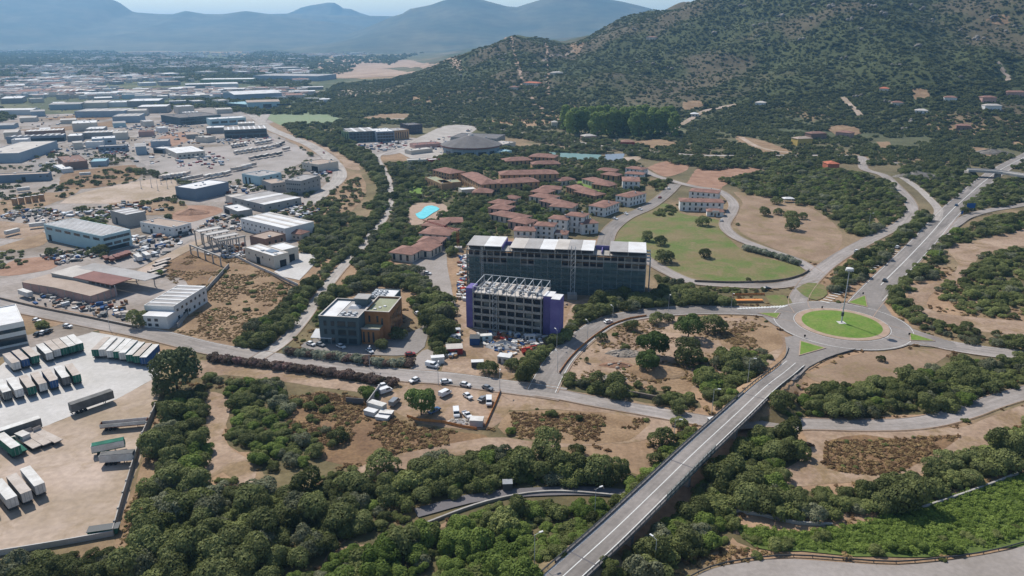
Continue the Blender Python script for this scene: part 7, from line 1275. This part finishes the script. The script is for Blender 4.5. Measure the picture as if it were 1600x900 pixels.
for k, g_ in enumerate(GROVES):
    sample(*g_)
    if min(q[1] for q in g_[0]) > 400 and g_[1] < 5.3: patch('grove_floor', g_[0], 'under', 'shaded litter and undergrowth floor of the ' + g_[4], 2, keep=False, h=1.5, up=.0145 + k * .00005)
cand = [c for c in cand if all((c[0] - p[0]) ** 2 + (c[1] - p[1]) ** 2 > (c[2] * .5 + p[2] * .8) ** 2 for p in placed)]
cand.sort(key=lambda c: -c[2] / math.hypot(c[0], c[1], CAMH))
inview = [c for c in cand if (lambda q: -20 < q[0] < 1620 and q[1] < 915)(proj(c[0], c[1], 3))]; iv = set(inview); rest = [c for c in cand if c not in iv]
NT = {'tree': 235, 'bush': 190}; used = {'tree': 0, 'bush': 0}; mass = []
own = []
for k, (x, y, r, sp, key) in enumerate(inview):
    c = CAT[sp]
    if used[c] < NT[c]: used[c] += 1; own.append((x, y, r, sp, key))
    else: mass.append((x, y, r, sp))
LABEL = {'grey': 'grey-green tree', 'oak': 'dark tree', 'mastic': 'bush', 'light': 'pale tree'}
for key in sorted({q[4] for q in own}):                       # rows from front to back, counted from the left
    mem = sorted([q for q in own if q[4] == key], key=lambda q: -proj(q[0], q[1], 2)[1]); nr_ = 1 if len(mem) < 8 else 2 if len(mem) < 24 else 3 if len(mem) < 60 else 5
    for j in range(nr_):
        row = sorted(mem[j * len(mem) // nr_:(j + 1) * len(mem) // nr_], key=lambda q: proj(q[0], q[1], 2)[0])
        for k, (x, y, r, sp, _) in enumerate(row):
            rn = '' if nr_ == 1 else {2: ['front row, ', 'back row, '], 3: ['front row, ', 'middle row, ', 'back row, '], 5: ['front row, ', 'second row, ', 'third row, ', 'fourth row, ', 'back row, ']}[nr_][j]
            plant(sp, x, y, r, f"{'large ' if r > 4.4 else 'small ' if r < 3 else ''}{LABEL[sp]}, {ORD[k]} from left, {rn}{key}", key, k, random.uniform(.85, 1.35))
mass += [c[:4] for c in rest]
# ---- masses
def scatter(name, label, pts, cat='vegetation', kind='stuff'):
    """pts: (x, y, radius, species); every species variant becomes one instancing branch of one object"""
    if not pts: return
    sp = sorted({p[3] for p in pts}); br = []
    for s in sp: br += [(s, i) for i in range(len(SP[s]))]
    bi = {b: i for i, b in enumerate(br)}; n = len(pts); X = np.array([p[0] for p in pts]); Y = np.array([p[1] for p in pts]); R_ = np.array([p[2] for p in pts]); Z = T(X, Y) - .1
    v = np.array([bi[(p[3], k % len(SP[p[3]]))] for k, p in enumerate(pts)], np.int32); sc = R_ / np.array([RAD[p[3]] for p in pts])
    me = bpy.data.meshes.new(name); me.vertices.add(n); me.vertices.foreach_set('co', np.stack([X, Y, Z], 1).ravel())
    a = me.attributes.new('kind_index', 'INT', 'POINT'); a.data.foreach_set('value', v); a = me.attributes.new('size', 'FLOAT_VECTOR', 'POINT'); sv = np.stack([sc * RNG.uniform(.9, 1.15, n), sc * RNG.uniform(.9, 1.15, n), sc * RNG.uniform(.8, 1.15, n)], 1); a.data.foreach_set('vector', sv.ravel())
    a = me.attributes.new('turn', 'FLOAT_VECTOR', 'POINT'); tv = np.zeros((n, 3)); tv[:, 2] = RNG.uniform(0, 6.28, n); a.data.foreach_set('vector', tv.ravel()); me.update()
    o = put(name, me, label=label, cat=cat, kind=kind); t = bpy.data.node_groups.new(name, 'GeometryNodeTree'); t.interface.new_socket('Geometry', in_out='INPUT', socket_type='NodeSocketGeometry'); t.interface.new_socket('Geometry', in_out='OUTPUT', socket_type='NodeSocketGeometry')
    N = t.nodes.new; K = t.links.new; gi = N('NodeGroupInput'); go = N('NodeGroupOutput'); jn = N('GeometryNodeJoinGeometry')
    def attr(nm, ty): q = N('GeometryNodeInputNamedAttribute'); q.data_type = ty; q.inputs[0].default_value = nm; return q.outputs[0]
    ki, sz, tu = attr('kind_index', 'INT'), attr('size', 'FLOAT_VECTOR'), attr('turn', 'FLOAT_VECTOR')
    for i, b in enumerate(br):
        if not np.any(v == i): continue
        po = bpy.data.objects.new('foliage_source', SP[b[0]][b[1]][0]); oi = N('GeometryNodeObjectInfo'); oi.inputs['Object'].default_value = po; oi.inputs['As Instance'].default_value = True
        cm = N('FunctionNodeCompare'); cm.data_type = 'INT'; cm.operation = 'EQUAL'; K(ki, cm.inputs[2]); cm.inputs[3].default_value = i
        ip = N('GeometryNodeInstanceOnPoints'); K(gi.outputs[0], ip.inputs['Points']); K(cm.outputs[0], ip.inputs['Selection']); K(oi.outputs['Geometry'], ip.inputs['Instance']); K(sz, ip.inputs['Scale'])
        er = N('FunctionNodeEulerToRotation'); K(tu, er.inputs[0]); K(er.outputs[0], ip.inputs['Rotation']); K(ip.outputs[0], jn.inputs[0])
    K(jn.outputs[0], go.inputs[0]); md = o.modifiers.new('scatter', 'NODES'); md.node_group = t; return o
scatter('thicket_vegetation', 'mass of trees and bushes filling the groves between the roads', mass)
def inpix(X, Y, poly, h=0.): px, py = proj(X, Y, T(X, Y) + h); return inpoly(px, py, poly)
# dry weeds and reeds in the fields
def carpet(name, label, polys, spacing, rr_, wts, thr=.4, soft=False):
    pts = []
    for poly in polys:
        w_ = [G(a, b) for a, b in poly]; x0, x1 = min(q.x for q in w_), max(q.x for q in w_); y0, y1 = min(q.y for q in w_), max(q.y for q in w_); gx, gy = np.meshgrid(np.arange(x0, x1, spacing), np.arange(y0, y1, spacing)); X = gx.ravel() + RNG.uniform(-.5, .5, gx.size) * spacing; Y = gy.ravel() + RNG.uniform(-.5, .5, gx.size) * spacing
        ok = inpoly(X, Y, [(q.x, q.y) for q in w_]) & (fbm(X / 12, Y / 12, 3, 3) > thr) & ~blocked(X, Y) & ~(blocked(X, Y, SOFT) & soft); ks = list(wts); pw = np.array([wts[k] for k in ks], float); si = RNG.choice(len(ks), X.size, p=pw / pw.sum()); r = RNG.uniform(*rr_, X.size)
        pts += [(x, y, q, ks[i]) for x, y, q, i in zip(X[ok], Y[ok], r[ok], si[ok])]
    scatter(name, label, pts)
carpet('dry_weeds', 'knee-high dry brown weeds on the waste plots', [[(500, 612), (560, 622), (600, 645), (650, 668), (720, 675), (770, 690), (700, 705), (560, 735), (500, 725), (450, 680), (450, 620)], [(795, 645), (940, 646), (1012, 656), (960, 690), (810, 684)], [(1290, 690), (1420, 684), (1500, 680), (1400, 742), (1330, 742), (1285, 728)]], 1.05, (.45, 1.15), {'dry': 5, 'straw': 3, 'mastic': .2}, .42)
carpet('dry_grass_weeds', 'straw-coloured tufts of dry grass on fields and verges', [[(247, 640), (268, 645), (250, 720), (215, 850), (184, 868), (196, 800)], [(275, 522), (300, 480), (336, 425), (364, 402), (440, 432), (466, 446), (400, 540)], [(246, 420), (290, 392), (362, 406), (305, 470)], [(1030, 575), (1060, 560), (1085, 600), (1010, 602)], [(1130, 515), (1200, 510), (1222, 535), (1130, 540)], [(785, 612), (900, 624), (1050, 646), (1050, 650), (900, 629), (785, 617)], [(1250, 666), (1500, 664), (1500, 669), (1250, 672)], [(1060, 860), (1120, 850), (1240, 862), (1180, 874), (1080, 886)]], 1.35, (.4, 1.0), {'straw': 4, 'dry': 3, 'mastic': .25}, .52)
carpet('reeds', 'bright green reeds filling the channel bed', [[(1150, 822), (1250, 832), (1330, 822), (1420, 796), (1520, 765), (1640, 735), (1640, 820), (1560, 850), (1450, 866), (1300, 862), (1180, 852)]], 1.15, (.6, 1.5), {'reed': 5, 'light': .12}, .12)
carpet('rough_weeds', 'sparse weeds and tussocks on the open rough ground', [[(-40, 905), (1000, 905), (1660, 905), (1660, 430), (1230, 400), (1000, 470), (860, 470), (300, 500), (240, 640), (200, 860)]], 3.6, (.5, 1.5), {'straw': 3, 'dry': 4, 'mastic': .8}, .45, True)
carpet('plot_weeds', 'straw-coloured weeds on the pine plot', [[(880, 582), (945, 518), (985, 502), (1080, 498), (1180, 503), (1222, 525), (1180, 588), (1050, 602), (885, 594)]], 1.6, (.4, 1.0), {'straw': 4, 'dry': 2, 'mastic': .15}, .52)
pts = []
for p, q in zip(cs[:-1], cs[1:]):
    d_ = (q - p)[:2] / np.linalg.norm((q - p)[:2])
    for s_ in (-1, 1):
        for _ in range(2): l_ = s_ * random.uniform(5.4, 11); t_ = random.random(); pts.append((p[0] + (q[0] - p[0]) * t_ - d_[1] * l_, p[1] + (q[1] - p[1]) * t_ + d_[0] * l_, random.uniform(1.6, 2.9), random.choice(['mastic', 'oak', 'light', 'mastic'])))
pts = [p for p in pts if not any(math.hypot(p[0] - q[0], p[1] - q[1]) < 7 for q in line([(1010, 641), (1090, 655), (1170, 660), (1255, 662)], 3))]
scatter('bridge_shrubbery', 'bushes crowding both flanks of the bridge', pts)
# undergrowth beneath the groves, garden green around the resort
carpet('shrubbery', 'low undergrowth between the trees and along the verges', [[(-20, 905), (0, 876), (200, 862), (300, 752), (480, 748), (700, 706), (905, 726), (1000, 735), (760, 768), (420, 905)], [(246, 628), (312, 602), (326, 720), (236, 835), (246, 730)], [(420, 905), (770, 790), (955, 785), (830, 905)], [(1180, 670), (1300, 604), (1660, 556), (1660, 590), (1262, 645), (1216, 752), (1080, 800)], [(960, 905), (1060, 800), (1150, 790), (1130, 850), (1020, 905)], [(1150, 770), (1320, 765), (1480, 720), (1660, 632), (1660, 690), (1400, 790), (1190, 792)], [(354, 598), (430, 590), (480, 690), (470, 725), (388, 700)]], 2.6, (.9, 1.9), {'mastic': 3, 'oak': 1, 'light': 1, 'dry': 1})
pts = []
n = 120000; X = RNG.uniform(-700, 1700, n); Y = RNG.uniform(740, 1950, n); Z = T(X, Y); px, py = proj(X, Y, Z); dens = fbm(X / 120, Y / 120, 41, 5); ok = (px > -60) & (px < 1660) & (py > -40) & (Z > 1.5) & ~blocked(X, Y) & (RNG.random(n) < np.clip(1.0 - (dens - .5) * 4, .45, 1) * np.clip(1.3 - Z / 600, .5, 1))
pts += [(x, y, r, 'hill') for x, y, r in zip(X[ok], Y[ok], (RNG.uniform(1.2, 3.2, n) * np.exp(RNG.normal(0, .3, n)))[ok])]
# right-hand foothill: nearer scrub
n = 15000; X = RNG.uniform(120, 900, n); Y = RNG.uniform(560, 1150, n); Z = T(X, Y); px, py = proj(X, Y, Z); ok = (px < 1660) & inpoly(px, py, [(800, 215), (1000, 160), (1660, 120), (1660, 272), (1510, 262), (1400, 258), (1200, 262), (1050, 250), (900, 232)]) & ~blocked(X, Y) & (fbm(X / 45, Y / 45, 8, 4) < .62)
pts += [(x, y, r, 'far') for x, y, r in zip(X[ok], Y[ok], RNG.uniform(1.8, 4.2, n)[ok])]
n = 5000; X = RNG.uniform(-330, 250, n); Y = RNG.uniform(760, 1500, n); px, py = proj(X, Y, T(X, Y)); ok = inpoly(px, py, [(505, 160), (560, 132), (720, 112), (900, 150), (900, 205), (800, 200), (700, 182), (600, 180), (540, 178)]) & ~blocked(X, Y)
pts += [(x, y, r, 'far') for x, y, r in zip(X[ok], Y[ok], RNG.uniform(2.4, 5, n)[ok])]
scatter('maquis_shrubbery', 'dark green maquis scrub covering the hill', pts)
# trees of the plain
pts = []
n = 44000; yy = np.exp(RNG.uniform(math.log(620), math.log(6000), n)); xx = yy * RNG.uniform(-.75, .35, n); Z = T(xx, yy); px, py = proj(xx, yy, Z); m_ = fbm(xx / (yy * .09 + 60), yy / (yy * .09 + 60), 71, 4); ok = (px > -40) & (px < 800) & (Z < 3) & ~blocked(xx, yy) & (m_ > .475 + .05 * (yy < 1200)) & ~inpoly(px, py, [(-60, 470), (-60, 196), (330, 168), (430, 190), (535, 262), (440, 350)])
pts += [(x, y, r, 'far') for x, y, r in zip(xx[ok], yy[ok], (RNG.uniform(2.2, 4.8, n) * (1 + yy / 3500))[ok])]
n = 5000; xx = RNG.uniform(-700, -60, n); yy = RNG.uniform(360, 800, n); px, py = proj(xx, yy, 0 * xx); ok = inpoly(px, py, [(-40, 330), (-40, 196), (330, 168), (500, 225), (520, 300), (440, 350)]) & ~blocked(xx, yy) & (fbm(xx / 25, yy / 25, 12, 3) > .53); pts += [(x, y, r, 'far') for x, y, r in zip(xx[ok], yy[ok], RNG.uniform(1.2, 3, n)[ok])]
scatter('plain_vegetation', 'hazy trees and hedgerows between the sheds and fields of the plain', pts)
# distant town
v = []; f = []; idx = []; tm = ['white_wall', 'cream_wall', 'roof_pale', 'terracotta', 'roof_white', 'roof_tan', 'pink_wall', 'roof_grey']; n = 0
for _ in range(9500):
    y = math.exp(random.uniform(math.log(1500), math.log(7000))); x = y * random.uniform(-.74, .12)
    if float(fbm(np.array(x / 380), np.array(y / 380), 91, 3)) < .5 + .1 * random.random() or float(T(x, y)) > 1: continue
    px, py = proj(x, y, 0)
    if px < -40 or px > 760 or (px > 480 and y < 2600) or (480 < px < 720 and 90 < py < 125): continue
    k = len(v); a = random.choice([.3, .3, 1.87]) + random.uniform(-.08, .08); big = random.random() < .16; lx = random.uniform(22, 60) if big else random.uniform(9, 20); ly = lx * random.uniform(.4, .9); hh = random.uniform(5, 10); n += 1
    for q in boxv(-lx / 2, lx / 2, -ly / 2, ly / 2, -1, hh): v.append((x + q[0] * math.cos(a) - q[1] * math.sin(a), y + q[0] * math.sin(a) + q[1] * math.cos(a), q[2]))
    f += [tuple(i + k for i in q) for q in BOXF]; w0 = random.randrange(3); r0 = random.choice([2, 3, 4, 5, 6, 7, 3, 4]); idx += [w0, r0, w0, w0, w0, w0]
put('distant_town', mesh('distant_town', v, f, tm, idx), label='hazy houses and sheds of the distant town', cat='town', kind='stuff')
# granite on the hill
RKM = [rockmesh(40 + i, 'rock') for i in range(5)]
spots = [(1361, 8), (1420, 6), (1440, 14), (1380, 20), (1330, 30), (1300, 8), (1340, 44), (1460, 32), (1500, 46), (1180, 40), (1140, 42), (1112, 50), (1178, 56), (1195, 36), (1000, 95), (1020, 100), (1048, 106), (995, 44), (1275, 6), (1550, 26), (1588, 40), (1566, 46), (1520, 58), (1530, 60), (1252, 60), (1270, 28), (1220, 24), (1080, 36), (1408, 200), (1428, 190), (1340, 150), (1390, 158), (1216, 8), (1160, 8), (1400, 100), (1430, 70), (780, 84), (785, 92), (720, 116), (1318, 90)]
rk_order = [sum(1 for q in spots if q[0] < a and (q[1] < 30, q[1] < 70) == (b < 30, b < 70)) for a, b in spots]
for k, (a, b) in enumerate(spots):
    p = G(a, b + 2); r = put('granite_outcrop', None, loc=p, rz=random.random() * 6, label='pale granite outcrop, %s from left %s' % (ORD[rk_order[k]], 'near the hilltop' if b < 30 else 'on the upper slope' if b < 70 else 'on the lower slope'), cat='rock', group='granite outcrops on the hill')
    for j in range(random.randint(3, 5)):
        s_ = random.uniform(1.6, 4.2) * (1.2 if b < 30 else 1); o = put('boulder', RKM[(k + j) % 5], r, (random.uniform(-9, 9), random.uniform(-6, 6), random.uniform(-.5, 1.5) + (2 if j == 0 else 0)), random.random() * 6); o.scale = (s_, s_ * random.uniform(.7, 1.2), s_ * random.uniform(.7, 1.2))
v = []; f = []
for _ in range(900):
    x = random.uniform(-200, 2000); y = random.uniform(900, 1900); z = float(T(x, y)); px, py = proj(x, y, z)
    if z < 12 or px < 500 or px > 1620 or py < -30 or random.random() > z / 230 + .08 or float(fbm(np.array(x / 70), np.array(y / 70), 17, 3)) < .47: continue
    k = len(v); s_ = random.uniform(1.2, 3.6)
    for q in boxv(-s_, s_, -s_ * .8, s_ * .8, -s_, s_ * .8): v.append((x + q[0] * random.uniform(.5, 1.1), y + q[1] * random.uniform(.5, 1.1), z + q[2] * random.uniform(.6, 1.1)))
    f += [tuple(i + k for i in q) for q in BOXF]
put('scattered_rubble', mesh('scattered_rubble', v, f, 'rock'), label='small granite boulders scattered over the hill', cat='rocks', kind='stuff')
# ------------------------------------------------------------------ air
hm = bpy.data.materials.new('air'); hm.use_nodes = True; t = hm.node_tree; t.nodes.remove(t.nodes['Principled BSDF']); pv = t.nodes.new('ShaderNodeVolumePrincipled')
pv.inputs['Color'].default_value = (.32, .62, .97, 1); pv.inputs['Density'].default_value = .95e-4; pv.inputs['Anisotropy'].default_value = .3
t.links.new(pv.outputs[0], t.nodes['Material Output'].inputs['Volume']); MATS['air'] = hm
put('haze', mesh('haze', boxv(-16500, 16500, -900, 17500, -45, 570), BOXF, 'air'), label='blue summer haze over the plain', cat='haze', kind='stuff')
